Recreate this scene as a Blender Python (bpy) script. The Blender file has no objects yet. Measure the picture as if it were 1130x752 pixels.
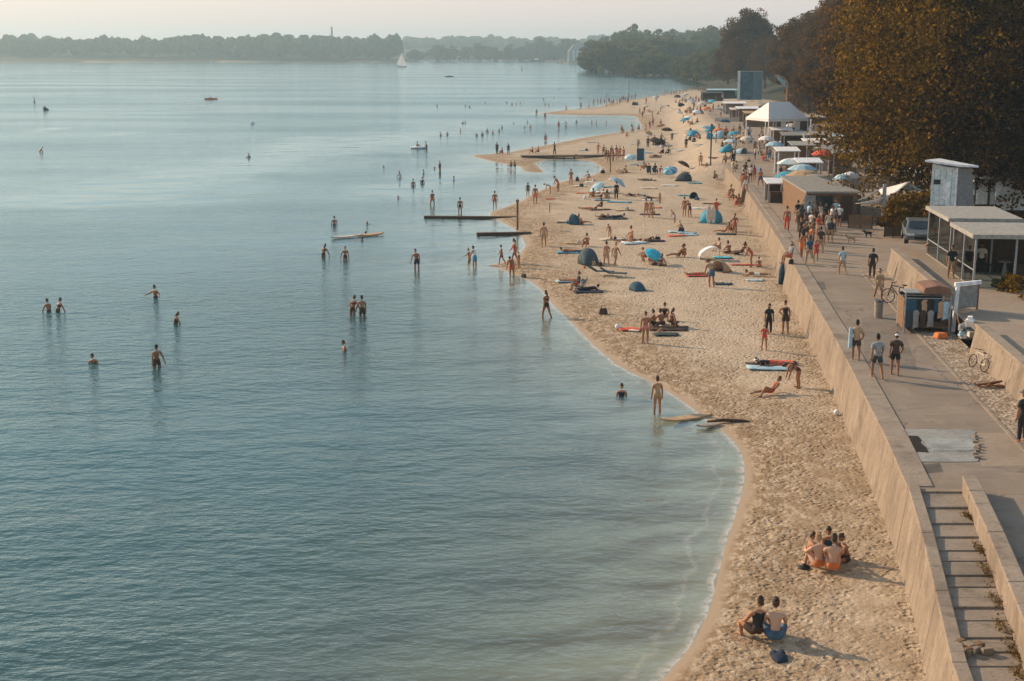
import bpy, bmesh, math, random
import numpy as np
from mathutils import Vector, Matrix
random.seed(7); R = np.random.default_rng(11)
S = bpy.context.scene
C = S.collection
# ------------------------------------------------------------------ camera
CAM_H, F, HZ = 16.0, 1500.0, 56.0
PITCH = math.atan((376 - HZ) / F)
cd = bpy.data.cameras.new('camera'); cam = bpy.data.objects.new('camera', cd); C.objects.link(cam)
cam.location = (0, 0, CAM_H); cam.rotation_euler = (math.pi / 2 - PITCH, 0, 0)
cd.sensor_width = 36; cd.sensor_fit = 'HORIZONTAL'; cd.lens = 36 * F / 1130
cd.clip_start = 0.5; cd.clip_end = 30000
S.camera = cam
cp, sp = math.cos(PITCH), math.sin(PITCH)
def ray(px, py):
    u, v = px - 565.0, 376.0 - py
    return (u, F * cp + v * sp, -F * sp + v * cp)
def P(px, py, z=0.0):
    a = ray(px, py); t = (z - CAM_H) / a[2]
    return (a[0] * t, a[1] * t)
def G(px, py):
    """ground point (terrain, promenade or terrace) that shows at a pixel of the photograph"""
    z = 0.3
    for _ in range(12):
        x, y = P(px, py, z); z = 0.5 * z + 0.5 * surf_z(x, y)
    x, y = P(px, py, z)
    return x, y, surf_z(x, y)
def at_depth(px, py, y):
    """world x, z of a pixel at ground distance y"""
    a = ray(px, py); t = y / a[1]
    return a[0] * t, CAM_H + a[2] * t
# ------------------------------------------------------------------ shader helpers
def mat(name):
    m = bpy.data.materials.new(name); m.use_nodes = True
    n = m.node_tree; n.nodes.clear()
    o = n.nodes.new('ShaderNodeOutputMaterial')
    return m, n, o
def nd(n, t, **kw):
    x = n.nodes.new('ShaderNode' + t)
    for k, v in kw.items():
        if k in x.inputs: x.inputs[k].default_value = v
        else: setattr(x, k, v)
    return x
def lk(n, a, b): n.links.new(a, b)
def ramp(n, fac, stops, interp='LINEAR'):
    r = n.nodes.new('ShaderNodeValToRGB'); r.color_ramp.interpolation = interp
    e = r.color_ramp.elements
    while len(e) < len(stops): e.new(0.5)
    for i, (p, c) in enumerate(stops):
        e[i].position = p
        e[i].color = (c, c, c, 1) if isinstance(c, (int, float)) else (*c, 1)
    lk(n, fac, r.inputs[0]); return r.outputs[0]
def mixc(n, f, a, b, mode='MIX'):
    m = n.nodes.new('ShaderNodeMix'); m.data_type = 'RGBA'; m.blend_type = mode
    for k, v in ((0, f), (6, a), (7, b)):
        s = m.inputs[k]
        if isinstance(v, bpy.types.NodeSocket): lk(n, v, s)
        elif isinstance(v, (int, float)): s.default_value = v if k == 0 else (v, v, v, 1)
        else: s.default_value = (*v, 1)
    return m.outputs[2]
def mth(n, op, a, b=0.0, c=0.0):
    m = n.nodes.new('ShaderNodeMath'); m.operation = op
    for s, v in zip(m.inputs, (a, b, c)):
        if isinstance(v, bpy.types.NodeSocket): lk(n, v, s)
        else: s.default_value = v
    return m.outputs[0]
def coords(n, scale=(1, 1, 1), rot=0.0, kind='Object'):
    t = nd(n, 'TexCoord'); m = nd(n, 'Mapping')
    m.inputs['Scale'].default_value = scale; m.inputs['Rotation'].default_value = (0, 0, rot)
    lk(n, t.outputs[kind], m.inputs[0]); return m.outputs[0]
def noise(n, vec, scale, detail=3.0, rough=0.55, out='Fac'):
    t = nd(n, 'TexNoise'); t.inputs['Scale'].default_value = scale
    t.inputs['Detail'].default_value = detail; t.inputs['Roughness'].default_value = rough
    if vec is not None: lk(n, vec, t.inputs['Vector'])
    return t.outputs[out]
def bump(n, h, strength, dist, prev=None):
    b = nd(n, 'Bump'); b.inputs['Strength'].default_value = strength if not isinstance(strength, bpy.types.NodeSocket) else 1
    if isinstance(strength, bpy.types.NodeSocket): lk(n, strength, b.inputs['Strength'])
    b.inputs['Distance'].default_value = dist
    lk(n, h, b.inputs['Height'])
    if prev is not None: lk(n, prev, b.inputs['Normal'])
    return b.outputs[0]
def principled(n, o, col, rough=0.8, normal=None, spec=0.3, metal=0.0):
    p = nd(n, 'BsdfPrincipled')
    if isinstance(col, bpy.types.NodeSocket): lk(n, col, p.inputs['Base Color'])
    else: p.inputs['Base Color'].default_value = (*col, 1)
    if isinstance(rough, bpy.types.NodeSocket): lk(n, rough, p.inputs['Roughness'])
    else: p.inputs['Roughness'].default_value = rough
    p.inputs['Specular IOR Level'].default_value = spec; p.inputs['Metallic'].default_value = metal
    if normal is not None: lk(n, normal, p.inputs['Normal'])
    if o is not None: lk(n, p.outputs[0], o.inputs[0])
    return p
_mats = {}
def M(name, col=None, rough=0.7, spec=0.3, var=0.25, scale=4.0, metal=0.0):
    """a plain procedural material: base colour broken up by noise"""
    if name in _mats: return _mats[name]
    m, n, o = mat(name)
    v = coords(n)
    f = noise(n, v, scale, 4.0)
    c = mixc(n, ramp(n, f, [(0.3, 0.0), (0.7, 1.0)]), tuple(x * (1 - var) for x in col), tuple(min(1, x * (1 + var)) for x in col))
    principled(n, o, c, rough, bump(n, noise(n, v, scale * 8, 2), 0.15, 0.02), spec, metal)
    _mats[name] = m; return m
# ------------------------------------------------------------------ mesh helpers
class MB:
    def __init__(s): s.v = []; s.f = []; s.m = []
    def face(s, pts, m=0):
        i = len(s.v); s.v += [tuple(p) for p in pts]; s.f.append(tuple(range(i, i + len(pts)))); s.m.append(m)
    def box(s, cx, cy, cz, sx, sy, sz, rz=0.0, m=0, taper=1.0, shear=(0, 0)):
        c, q = math.cos(rz), math.sin(rz); i = len(s.v)
        for k, (dx, dy, dz) in enumerate([(-1,-1,-1),(1,-1,-1),(1,1,-1),(-1,1,-1),(-1,-1,1),(1,-1,1),(1,1,1),(-1,1,1)]):
            t = taper if dz > 0 else 1.0
            x, y = dx * sx / 2 * t, dy * sy / 2 * t
            if dz > 0: x += shear[0]; y += shear[1]
            s.v.append((cx + c * x - q * y, cy + q * x + c * y, cz + dz * sz / 2))
        for f in ((0,3,2,1),(4,5,6,7),(0,1,5,4),(1,2,6,5),(2,3,7,6),(3,0,4,7)):
            s.f.append(tuple(i + a for a in f)); s.m.append(m)
        return s
    def tube(s, pts, rad, n=8, m=0, cap=True):
        pts = [Vector(p) for p in pts]
        if isinstance(rad, (int, float)): rad = [rad] * len(pts)
        rings = []
        for k, p in enumerate(pts):
            d = (pts[min(k + 1, len(pts) - 1)] - pts[max(k - 1, 0)])
            d = d.normalized() if d.length > 1e-9 else Vector((0, 0, 1))
            a = d.cross(Vector((0, 0, 1)) if abs(d.z) < 0.9 else Vector((1, 0, 0))).normalized(); b = d.cross(a)
            i = len(s.v)
            for j in range(n):
                t = 2 * math.pi * j / n
                s.v.append(tuple(p + (a * math.cos(t) + b * math.sin(t)) * rad[k]))
            rings.append(i)
        for a, b in zip(rings, rings[1:]):
            for j in range(n):
                j2 = (j + 1) % n
                s.f.append((a + j, a + j2, b + j2, b + j)); s.m.append(m)
        if cap:
            s.f.append(tuple(rings[0] + j for j in range(n))[::-1]); s.m.append(m)
            s.f.append(tuple(rings[-1] + j for j in range(n))); s.m.append(m)
        return s
    def ell(s, c, r, nu=12, nv=8, m=0, top=1.0, bot=-1.0):
        i0 = len(s.v)
        for a in range(nv + 1):
            th = math.asin(max(-1, min(1, bot))) + (math.asin(max(-1, min(1, top))) - math.asin(max(-1, min(1, bot)))) * a / nv
            for b in range(nu):
                ph = 2 * math.pi * b / nu
                s.v.append((c[0] + r[0] * math.cos(th) * math.cos(ph), c[1] + r[1] * math.cos(th) * math.sin(ph), c[2] + r[2] * math.sin(th)))
        for a in range(nv):
            for b in range(nu):
                b2 = (b + 1) % nu
                s.f.append((i0 + a * nu + b, i0 + a * nu + b2, i0 + (a + 1) * nu + b2, i0 + (a + 1) * nu + b)); s.m.append(m)
        return s
    def prism(s, poly, z0, z1, m=0):
        n = len(poly); i = len(s.v)
        zb = z0 if hasattr(z0, '__len__') else [z0] * n; zt = z1 if hasattr(z1, '__len__') else [z1] * n
        s.v += [(x, y, zb[k]) for k, (x, y) in enumerate(poly)] + [(x, y, zt[k]) for k, (x, y) in enumerate(poly)]
        s.f.append(tuple(range(i, i + n))[::-1]); s.f.append(tuple(range(i + n, i + 2 * n))); s.m += [m, m]
        for k in range(n):
            k2 = (k + 1) % n
            s.f.append((i + k, i + k2, i + n + k2, i + n + k)); s.m.append(m)
        return s
    def build(s, name, mats, parent=None, smooth=False, loc=(0, 0, 0), rz=0.0, bevel=0.0):
        me = bpy.data.meshes.new(name); me.from_pydata(s.v, [], s.f)
        if not isinstance(mats, (list, tuple)): mats = [mats]
        for x in mats: me.materials.append(x)
        me.polygons.foreach_set('material_index', s.m)
        if smooth: me.polygons.foreach_set('use_smooth', [True] * len(s.f))
        bm = bmesh.new(); bm.from_mesh(me)
        bmesh.ops.recalc_face_normals(bm, faces=bm.faces); bm.to_mesh(me); bm.free()
        me.update()
        o = bpy.data.objects.new(name, me); C.objects.link(o); o.parent = parent
        o.location = loc; o.rotation_euler = (0, 0, rz)
        if bevel:
            b = o.modifiers.new('bevel', 'BEVEL'); b.width = bevel; b.segments = 2; b.limit_method = 'ANGLE'
        return o
def tag(o, label=None, cat=None, group=None, kind=None):
    if label: o['label'] = label
    if cat:
        o['category'] = cat
        if not kind: o['kind'] = 'thing'
    if group: o['group'] = group
    if kind: o['kind'] = kind
    return o
def empty(name, loc, rz=0.0, label=None, cat=None, group=None):
    o = bpy.data.objects.new(name, None); C.objects.link(o); o.location = loc; o.rotation_euler = (0, 0, rz)
    o.empty_display_size = 0.3
    return tag(o, label, cat, group)
KIDS = {}
def dup(o, parent=None):
    c = o.copy(); C.objects.link(c); c.parent = parent
    for ch in [x for x in S.objects if x.parent == o]: dup(ch, c)
    return c
# ------------------------------------------------------------------ light, sky
SUN_EL, SUN_AZ = math.radians(24), math.radians(-56)          # azimuth from +Y, clockwise positive
sd_ = Vector((math.sin(SUN_AZ) * math.cos(SUN_EL), math.cos(SUN_AZ) * math.cos(SUN_EL), math.sin(SUN_EL)))
sl = bpy.data.lights.new('sun', 'SUN'); sl.energy = 4.8; sl.angle = math.radians(0.6); sl.color = (1.0, 0.74, 0.49)
so = bpy.data.objects.new('sun', sl); C.objects.link(so); so.rotation_euler = sd_.to_track_quat('Z', 'Y').to_euler()
so.location = (-60, 60, 80)
w = bpy.data.worlds.new('World'); S.world = w; w.use_nodes = True
wn = w.node_tree; wn.nodes.clear()
sky = wn.nodes.new('ShaderNodeTexSky'); sky.sky_type = 'NISHITA'; sky.sun_disc = False
sky.sun_elevation = SUN_EL; sky.sun_rotation = SUN_AZ
sky.air_density = 1.0; sky.dust_density = 1.6; sky.ozone_density = 1.2; sky.altitude = 0
bg = wn.nodes.new('ShaderNodeBackground'); bg.inputs[1].default_value = 0.15
wo = wn.nodes.new('ShaderNodeOutputWorld')
tint = mixc(wn, 1.0, sky.outputs[0], (0.98, 0.97, 0.98), 'MULTIPLY')
# creamy summer haze low in the sky
wg = wn.nodes.new('ShaderNodeTexCoord'); wsx = wn.nodes.new('ShaderNodeSeparateXYZ'); wn.links.new(wg.outputs['Generated'], wsx.inputs[0])
wz_ = ramp(wn, wsx.outputs['Z'], [(0.0, 0.85), (0.055, 0.75), (0.13, 0.22), (0.4, 0.0)])
tint = mixc(wn, ramp(wn, wsx.outputs['Z'], [(0.05, 0.0), (0.14, 0.6), (0.45, 0.45), (1.0, 0.15)]), tint, (3.9, 4.9, 5.35))
tint = mixc(wn, wz_, tint, (6.2, 5.05, 4.75))
wn.links.new(tint, bg.inputs[0]); wn.links.new(bg.outputs[0], wo.inputs[0])
S.view_settings.view_transform = 'Standard'; S.view_settings.look = 'None'
S.view_settings.exposure = 0.10; S.view_settings.gamma = 1.0; S.view_settings.use_curve_mapping = False
S.cycles.volume_bounces = 0; S.cycles.max_bounces = 6; S.cycles.transparent_max_bounces = 12
S.cycles.diffuse_bounces = 3; S.cycles.glossy_bounces = 3; S.cycles.transmission_bounces = 4
S.cycles.use_denoising = True
S.cycles.sample_clamp_indirect = 4.0
S.cycles.caustics_reflective = False; S.cycles.caustics_refractive = False
# ------------------------------------------------------------------ shoreline and heights
shore_px = [(640,830),(690,785),(733,748),(763,713),(783,674),(791,640),(801,600),(815,558),(822,530),(821,508),(812,490),(799,478),(788,469),
 (754,443.5),(730,428),(682,404),(656,382.5),(638,364),(620,346),(609,335),(600,322),(586,311),(566,303),(552,297),(536,293),(552,290.5),(570,284),
 (580,272),(577,262),(569,254),(557,247),(541,239.5),(541,234.5),(560,228),(577,221),(592,212),(622,200),(650,195),(663,189.5),(664,185),(653,178.5),(630,175.6),
 (606,176.5),(590,180),(601,191),(579,190),(574,184),(545,179),(519,172),(560,168.5),(600,161),(640,153),(664,149),(690,145.5),(708,143.5),(707,138),
 (702,129),(690,127.7),(640,127.2),(594,125.8),(620,122.2),(648,120),(664,118),(668,115.5),(684,112),(720,107),(750,101.5),(768,97.5),(783,94),(776,91.5),(745,84.8),(695,84),
 (691,80.5),(693,77),(665,73.6),(640,71.4),(620,69.8),(590,67.4),(540,66.7),(466,66.7),(461,68.6),(300,68.9),(120,69.2),(0,69.4),(-500,69.6)]
shore = [P(a, b, 0.0) for a, b in shore_px]
land = shore + [(-6500, shore[-1][1]), (-6500, 9000), (9000, 9000), (9000, -400), (shore[0][0] - 6, -400)]
SH = np.array(shore); LAND = np.array(land)
def seg_dist(pts, poly, closed=False):
    a = poly if closed else poly[:-1]; b = np.roll(poly, -1, 0) if closed else poly[1:]
    d = np.full(len(pts), 1e9)
    for p, q in zip(a, b):
        e = q - p; t = np.clip(((pts - p) @ e) / max(e @ e, 1e-9), 0, 1)
        d = np.minimum(d, np.hypot(*(pts - p - t[:, None] * e).T))
    return d
def inside(pts, poly):
    r = np.zeros(len(pts), bool); x, y = pts.T
    for (x1, y1), (x2, y2) in zip(poly, np.roll(poly, -1, 0)):
        k = (y1 > y) != (y2 > y)
        with np.errstate(divide='ignore', invalid='ignore'):
            r ^= k & (x < (x2 - x1) * (y - y1) / (y2 - y1) + x1)
    return r
def sdist(pts):
    pts = np.asarray(pts, float).reshape(-1, 2)
    d = seg_dist(pts, SH); return np.where(inside(pts, LAND), d, -d)
# sea wall base line (x as a function of distance), from the photograph
WY = np.array([0, 28, 33, 37, 41.5, 45.5, 53, 61, 70, 96, 109, 124, 140, 166, 400])
WX = np.array([6.6, 9.7, 10.7, 11.5, 12.3, 12.9, 13.85, 14.9, 15.9, 18.9, 20.3, 21.8, 23.4, 25.4, 50])
def wall_x(y): return np.interp(y, WY, WX)
PROM, TERR = 2.5, 3.45
WALL_END = 166.0
def terr_x(y): return 14.45 + 0.105 * np.asarray(y)            # foot of the terrace wall
def sstep(a, b, x):
    t = np.clip((np.asarray(x, float) - a) / (b - a), 0, 1); return t * t * (3 - 2 * t)
def fnoise(x, y, s, seed=0):
    x, y = np.asarray(x) / s + seed * 7.3, np.asarray(y) / s + seed * 3.1
    return (np.sin(x * 1.3 + 1.7 * np.sin(y * 0.9)) + np.sin(y * 1.7 + 1.3 * np.sin(x * 1.1 + 2)) + np.sin((x + y) * 2.3 + seed) * 0.5) / 2.5
def terrain_z(x, y, s=None):
    x = np.asarray(x, float); y = np.asarray(y, float)
    if s is None: s = sdist(np.stack([x.ravel(), y.ravel()], 1)).reshape(x.shape)
    zb = np.where(s > 0, 0.45 * (1 - np.exp(-np.maximum(s, 0) / 5.0)), -1.5 * (1 - np.exp(np.minimum(s, 0) / 12.0)))
    zb = zb + np.where(s > 1, 0.05 * fnoise(x, y, 2.3), 0) * np.clip(s - 1, 0, 1)
    # ground behind the wall, and the sand that rises to it past the end of the wall
    off = x - wall_x(y)
    up = sstep(-6, 2, off) * sstep(WALL_END - 1, WALL_END + 9, y) * (1 - sstep(330, 520, y))
    behind = sstep(0.6, 1.2, off) * (y <= WALL_END + 3)
    zb = zb * (1 - up) + (PROM - 0.06) * up
    zb = np.where(behind > 0.5, np.minimum(zb, 0.4), zb)
    # wooded slope on the right
    sl_ = np.clip(off - 34 - 0.02 * y, 0, None)
    zb = zb + np.where(y < 1700, 14 * (1 - np.exp(-sl_ / 45.0)), 0)
    # far hills
    far = sstep(1250, 1700, y)
    zb = zb + far * np.where(s > 0, (1 - np.exp(-np.maximum(s, 0) / 260.0)) * (17 + 5 * fnoise(x, y, 170, 2)) + 20 * sstep(600, 1300, s), 0)
    return zb
def surf_z(x, y):
    off = x - wall_x(y)
    if y <= WALL_END + 2 and off > 0.05:
        if x > terr_x(y) and y < 83: return TERR
        return PROM
    return float(terrain_z(np.array([x]), np.array([y]))[0])
# ------------------------------------------------------------------ terrain sheet + water sheet
rows = [14.0]
while rows[-1] < 5200:
    d = rows[-1]; rows.append(d * (1.006 if d < 260 else 1.008 if d < 1000 else 1.02) + 0.0)
rows = np.array(rows)
cols = np.concatenate([np.arange(-1.3, -0.44, 0.04), np.arange(-0.44, -0.12, 0.008), np.arange(-0.12, 0.40, 0.0026), np.arange(0.40, 1.0, 0.02)])
X = cols[None, :] * (rows[:, None] + 14.0); Y = np.repeat(rows[:, None], len(cols), 1)
SD = sdist(np.stack([X.ravel(), Y.ravel()], 1)).reshape(X.shape)
def sheet(name, X, Y, Z, keep, attrs):
    nr, nc = X.shape
    idx = np.arange(nr * nc).reshape(nr, nc)
    q = np.stack([idx[:-1, :-1], idx[:-1, 1:], idx[1:, 1:], idx[1:, :-1]], -1).reshape(-1, 4)
    if keep is not None: q = q[keep.ravel()[q].any(1)]
    used = np.zeros(nr * nc, bool); used[q.ravel()] = True
    remap = np.cumsum(used) - 1; q = remap[q]
    V = np.stack([X.ravel(), Y.ravel(), Z.ravel()], 1)[used].astype(np.float32)
    me = bpy.data.meshes.new(name)
    me.vertices.add(len(V)); me.vertices.foreach_set('co', V.ravel())
    me.loops.add(len(q) * 4); me.loops.foreach_set('vertex_index', q.ravel().astype(np.int32))
    me.polygons.add(len(q)); me.polygons.foreach_set('loop_start', np.arange(0, len(q) * 4, 4, dtype=np.int32))
    me.polygons.foreach_set('use_smooth', np.ones(len(q), bool))
    me.update(calc_edges=True)
    for k, a in attrs.items():
        at = me.attributes.new(k, 'FLOAT', 'POINT'); at.data.foreach_set('value', a.ravel()[used].astype(np.float32))
    o = bpy.data.objects.new(name, me); C.objects.link(o); return o
Z = terrain_z(X, Y, SD)
# --- sand / seabed / forest floor material
m_sand, n, o_ = mat('sand')
v = coords(n)
sda = nd(n, 'Attribute', attribute_name='shore'); sd = sda.outputs['Fac']
big = noise(n, v, 0.35, 4.0)
med = noise(n, v, 2.2, 4.0)
vor = nd(n, 'TexVoronoi'); vor.feature = 'SMOOTH_F1'; vor.inputs['Scale'].default_value = 4.4; vor.inputs['Smoothness'].default_value = 0.3
vd = nd(n, 'VectorMath', operation='ADD'); vs = nd(n, 'VectorMath', operation='SCALE'); vs.inputs['Scale'].default_value = 0.35
lk(n, noise(n, v, 1.3, 3, out='Color'), vs.inputs[0]); lk(n, v, vd.inputs[0]); lk(n, vs.outputs[0], vd.inputs[1]); lk(n, vd.outputs[0], vor.inputs['Vector'])
base = mixc(n, ramp(n, big, [(0.3, 0.0), (0.7, 1.0)]), (0.49, 0.38, 0.265), (0.575, 0.46, 0.33))
base = mixc(n, ramp(n, med, [(0.35, 0.55), (0.6, 0.0)]), base, (0.43, 0.33, 0.22))
# scattered dark bits of weed, thickest along the old tide line
wz = mth(n, 'ADD', sd, mth(n, 'MULTIPLY', big, 5.0))
band = ramp(n, mth(n, 'DIVIDE', wz, 12.0), [(0.18, 0.0), (0.25, 1.0), (0.45, 0.75), (0.68, 0.0)])
weed = ramp(n, noise(n, coords(n, (1, 0.6, 1)), 3.0, 5.0, 0.7), [(0.42, 0.0), (0.54, 1.0)])
base = mixc(n, mth(n, 'MULTIPLY', mth(n, 'MULTIPLY', band, weed), 0.95), base, (0.20, 0.125, 0.065))
base = mixc(n, mth(n, 'MULTIPLY', band, 0.35), base, (0.42, 0.29, 0.17))
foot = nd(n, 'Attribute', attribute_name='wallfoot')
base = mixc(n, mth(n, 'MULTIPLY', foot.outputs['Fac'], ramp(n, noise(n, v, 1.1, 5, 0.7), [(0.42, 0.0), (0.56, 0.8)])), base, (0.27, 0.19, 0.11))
# wet sand by the water
wet = ramp(n, mth(n, 'ADD', mth(n, 'MULTIPLY', sd, 0.25), mth(n, 'MULTIPLY', big, 0.18)), [(0.14, 1.0), (0.2, 0.0)])
base = mixc(n, wet, base, (0.42, 0.30, 0.19))
deep = ramp(n, mth(n, 'MULTIPLY', sd, -0.08), [(0.05, 0.0), (0.8, 1.0)])
bed = mixc(n, ramp(n, noise(n, coords(n, (0.5, 1, 1), 0.3), 0.5, 4), [(0.4, 0.0), (0.62, 1.0)]), (0.47, 0.36, 0.25), (0.27, 0.17, 0.10))
base = mixc(n, ramp(n, mth(n, 'MULTIPLY', sd, -1.0), [(0.0, 0.0), (1.0, 1.0)]), base, bed)
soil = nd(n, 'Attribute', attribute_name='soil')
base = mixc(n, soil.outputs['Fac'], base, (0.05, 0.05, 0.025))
pit_ = ramp(n, vor.outputs['Distance'], [(0.1, 0.0), (0.5, 1.0)])
hh = mth(n, 'ADD', mixc(n, ramp(n, noise(n, v, 1.6, 2), [(0.35, 0.9), (0.6, 0.15)]), pit_, 1.0), mth(n, 'MULTIPLY', noise(n, v, 6.0, 4.0, 0.65), 0.9))
dry = ramp(n, mth(n, 'MULTIPLY', sd, 0.2), [(0.05, 0.06), (0.16, 1.0)])
base = mixc(n, ramp(n, noise(n, v, 7.0, 5, 0.75), [(0.64, 0.0), (0.70, 0.75)]), base, (0.22, 0.15, 0.085))
path = ramp(n, noise(n, coords(n, (1, .35, 1), .11), 0.5, 3), [(0.36, 0.35), (0.5, 1.0)])
nrm = bump(n, hh, mth(n, 'MULTIPLY', dry, path), 0.135)
nrm = bump(n, noise(n, v, 18.0, 3.0), 0.35, 0.02, nrm)
rg = mixc(n, wet, (0.95,) * 3, (0.55,) * 3)
principled(n, o_, base, rg, nrm, 0.2)
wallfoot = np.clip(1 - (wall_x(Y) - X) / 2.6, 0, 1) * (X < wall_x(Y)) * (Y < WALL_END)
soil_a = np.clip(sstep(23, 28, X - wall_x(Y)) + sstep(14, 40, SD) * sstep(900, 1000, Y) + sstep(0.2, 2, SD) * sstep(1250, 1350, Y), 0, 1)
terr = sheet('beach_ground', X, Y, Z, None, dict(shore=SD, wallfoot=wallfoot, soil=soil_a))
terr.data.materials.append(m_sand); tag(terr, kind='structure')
# --- water
m_wat, n, o_ = mat('lake_water')
da = nd(n, 'Attribute', attribute_name='shore'); sdw = mth(n, 'MULTIPLY', da.outputs['Fac'], -1.0)
slick = ramp(n, noise(n, coords(n, (0.35, 1, 1), math.radians(-28)), 0.022, 4, 0.55), [(0.38, 1.0), (0.60, 0.3)])
sat = nd(n, 'Attribute', attribute_name='slick'); sk_ = ramp(n, mth(n, 'ADD', sat.outputs['Fac'], mth(n, 'MULTIPLY', mth(n, 'SUBTRACT', noise(n, coords(n), 0.12, 5, 0.6), 0.5), 1.5)), [(0.3, 1.0), (0.95, 0.1)])
slick = mth(n, 'MULTIPLY', slick, sk_)
calm = ramp(n, mth(n, 'MULTIPLY', sdw, 0.05), [(0.0, 0.3), (0.6, 1.0)])
vw = coords(n, (0.55, 1, 1), math.radians(-16))
wave = mth(n, 'ADD', noise(n, vw, 1.25, 4.0, 0.55), mth(n, 'MULTIPLY', noise(n, coords(n, (0.7, 1, 1), math.radians(24)), 2.6, 3.0, 0.55), 0.45))
swell = noise(n, coords(n, (0.5, 1, 1), math.radians(-20)), 0.16, 2.0)
wy = nd(n, 'SeparateXYZ'); lk(n, coords(n), wy.inputs[0])
lee = ramp(n, mth(n, 'DIVIDE', wy.outputs['Y'], 500.0), [(0.075, 1.0), (0.12, 0.66), (0.19, 0.42), (0.4, 0.34), (1.0, 0.32)])
st = mth(n, 'MULTIPLY', mth(n, 'MULTIPLY', slick, calm), lee)
nr = bump(n, swell, lee, 0.62)
nr = bump(n, wave, st, 0.52, nr)
# body of the water: sand shows through the shallows
opac = ramp(n, mth(n, 'MULTIPLY', sdw, 1 / 30.0), [(0.0, 0.03), (0.06, 0.14), (0.22, 0.38), (0.5, 0.72), (1.0, 0.94)])
tr = nd(n, 'BsdfTransparent'); tr.inputs[0].default_value = (0.76, 0.88, 0.88, 1)
df = nd(n, 'BsdfDiffuse'); df.inputs[0].default_value = (0.038, 0.110, 0.118, 1)
body = nd(n, 'MixShader'); lk(n, opac, body.inputs[0]); lk(n, tr.outputs[0], body.inputs[1]); lk(n, df.outputs[0], body.inputs[2])
gl = nd(n, 'BsdfGlossy'); gl.inputs['Roughness'].default_value = 0.09; gl.inputs['Color'].default_value = (0.82, 0.97, 1.0, 1); lk(n, nr, gl.inputs['Normal'])
fr = nd(n, 'Fresnel'); fr.inputs['IOR'].default_value = 1.40; lk(n, nr, fr.inputs['Normal'])
geo = nd(n, 'NewGeometry'); frf = mth(n, 'MULTIPLY', fr.outputs[0], mth(n, 'SUBTRACT', 1.0, geo.outputs['Backfacing']))
mx = nd(n, 'MixShader'); lk(n, frf, mx.inputs[0]); lk(n, body.outputs[0], mx.inputs[1]); lk(n, gl.outputs[0], mx.inputs[2])
# foam where ripples break on the sand
fo = nd(n, 'BsdfDiffuse'); fo.inputs[0].default_value = (0.74, 0.69, 0.62, 1)
fb = ramp(n, mth(n, 'ADD', sdw, mth(n, 'MULTIPLY', noise(n, coords(n), 0.5, 3, 0.5), 0.5)), [(0.2, 0.0), (0.28, 0.7), (0.40, 0.35), (0.56, 0.0)])
fb2 = ramp(n, mth(n, 'ADD', mth(n, 'MULTIPLY', sdw, 0.4), mth(n, 'MULTIPLY', noise(n, coords(n), 0.25, 3, 0.6), 1.1)), [(0.87, 0.0), (0.94, 0.16), (1.0, 0.0)])
fa = mth(n, 'MULTIPLY', mth(n, 'MAXIMUM', fb, fb2), ramp(n, noise(n, coords(n), 2.5, 4, 0.7), [(0.38, 0.0), (0.52, 1.0)]))
mf = nd(n, 'MixShader'); lk(n, fa, mf.inputs[0]); lk(n, mx.outputs[0], mf.inputs[1]); lk(n, fo.outputs[0], mf.inputs[2])
lk(n, mf.outputs[0], o_.inputs[0])
sl_line = np.array([P(*q) for q in [(90, 222), (170, 203), (250, 188), (330, 172), (400, 158), (470, 148), (530, 138)]]); sl_2 = np.array([P(*q) for q in [(300, 172), (330, 157), (350, 152)]]); sl_3 = np.array([P(*q) for q in [(430, 215), (500, 190), (540, 185)]])
QP = np.stack([X.ravel(), Y.ravel()], 1)
slk = np.clip(1 - np.minimum.reduce([seg_dist(QP, sl_line) / 26, seg_dist(QP, sl_2) / 12, seg_dist(QP, sl_3) / 12, seg_dist(QP, np.array([P(38, 146), P(58, 142)])) / 6, seg_dist(QP, np.array([P(120, 149), P(135, 147)])) / 6]), 0, 1)
water = sheet('water', X, Y, X * 0, SD < 0.6, dict(shore=SD, slick=slk))
water.data.materials.append(m_wat); tag(water, kind='structure')
# --- haze
m_h, n, o_ = mat('haze_air')
pv = nd(n, 'VolumePrincipled'); pv.inputs['Density'].default_value = 0.00026; pv.inputs['Color'].default_value = (0.64, 0.885, 1.0, 1)
pv.inputs['Anisotropy'].default_value = 0.35
lk(n, pv.outputs[0], o_.inputs['Volume'])
hz = MB().box(0, 2600, 41, 14000, 5320, 88).build('haze', m_h); tag(hz, kind='stuff', label='pale blue summer haze over the water and the far shores')
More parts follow.
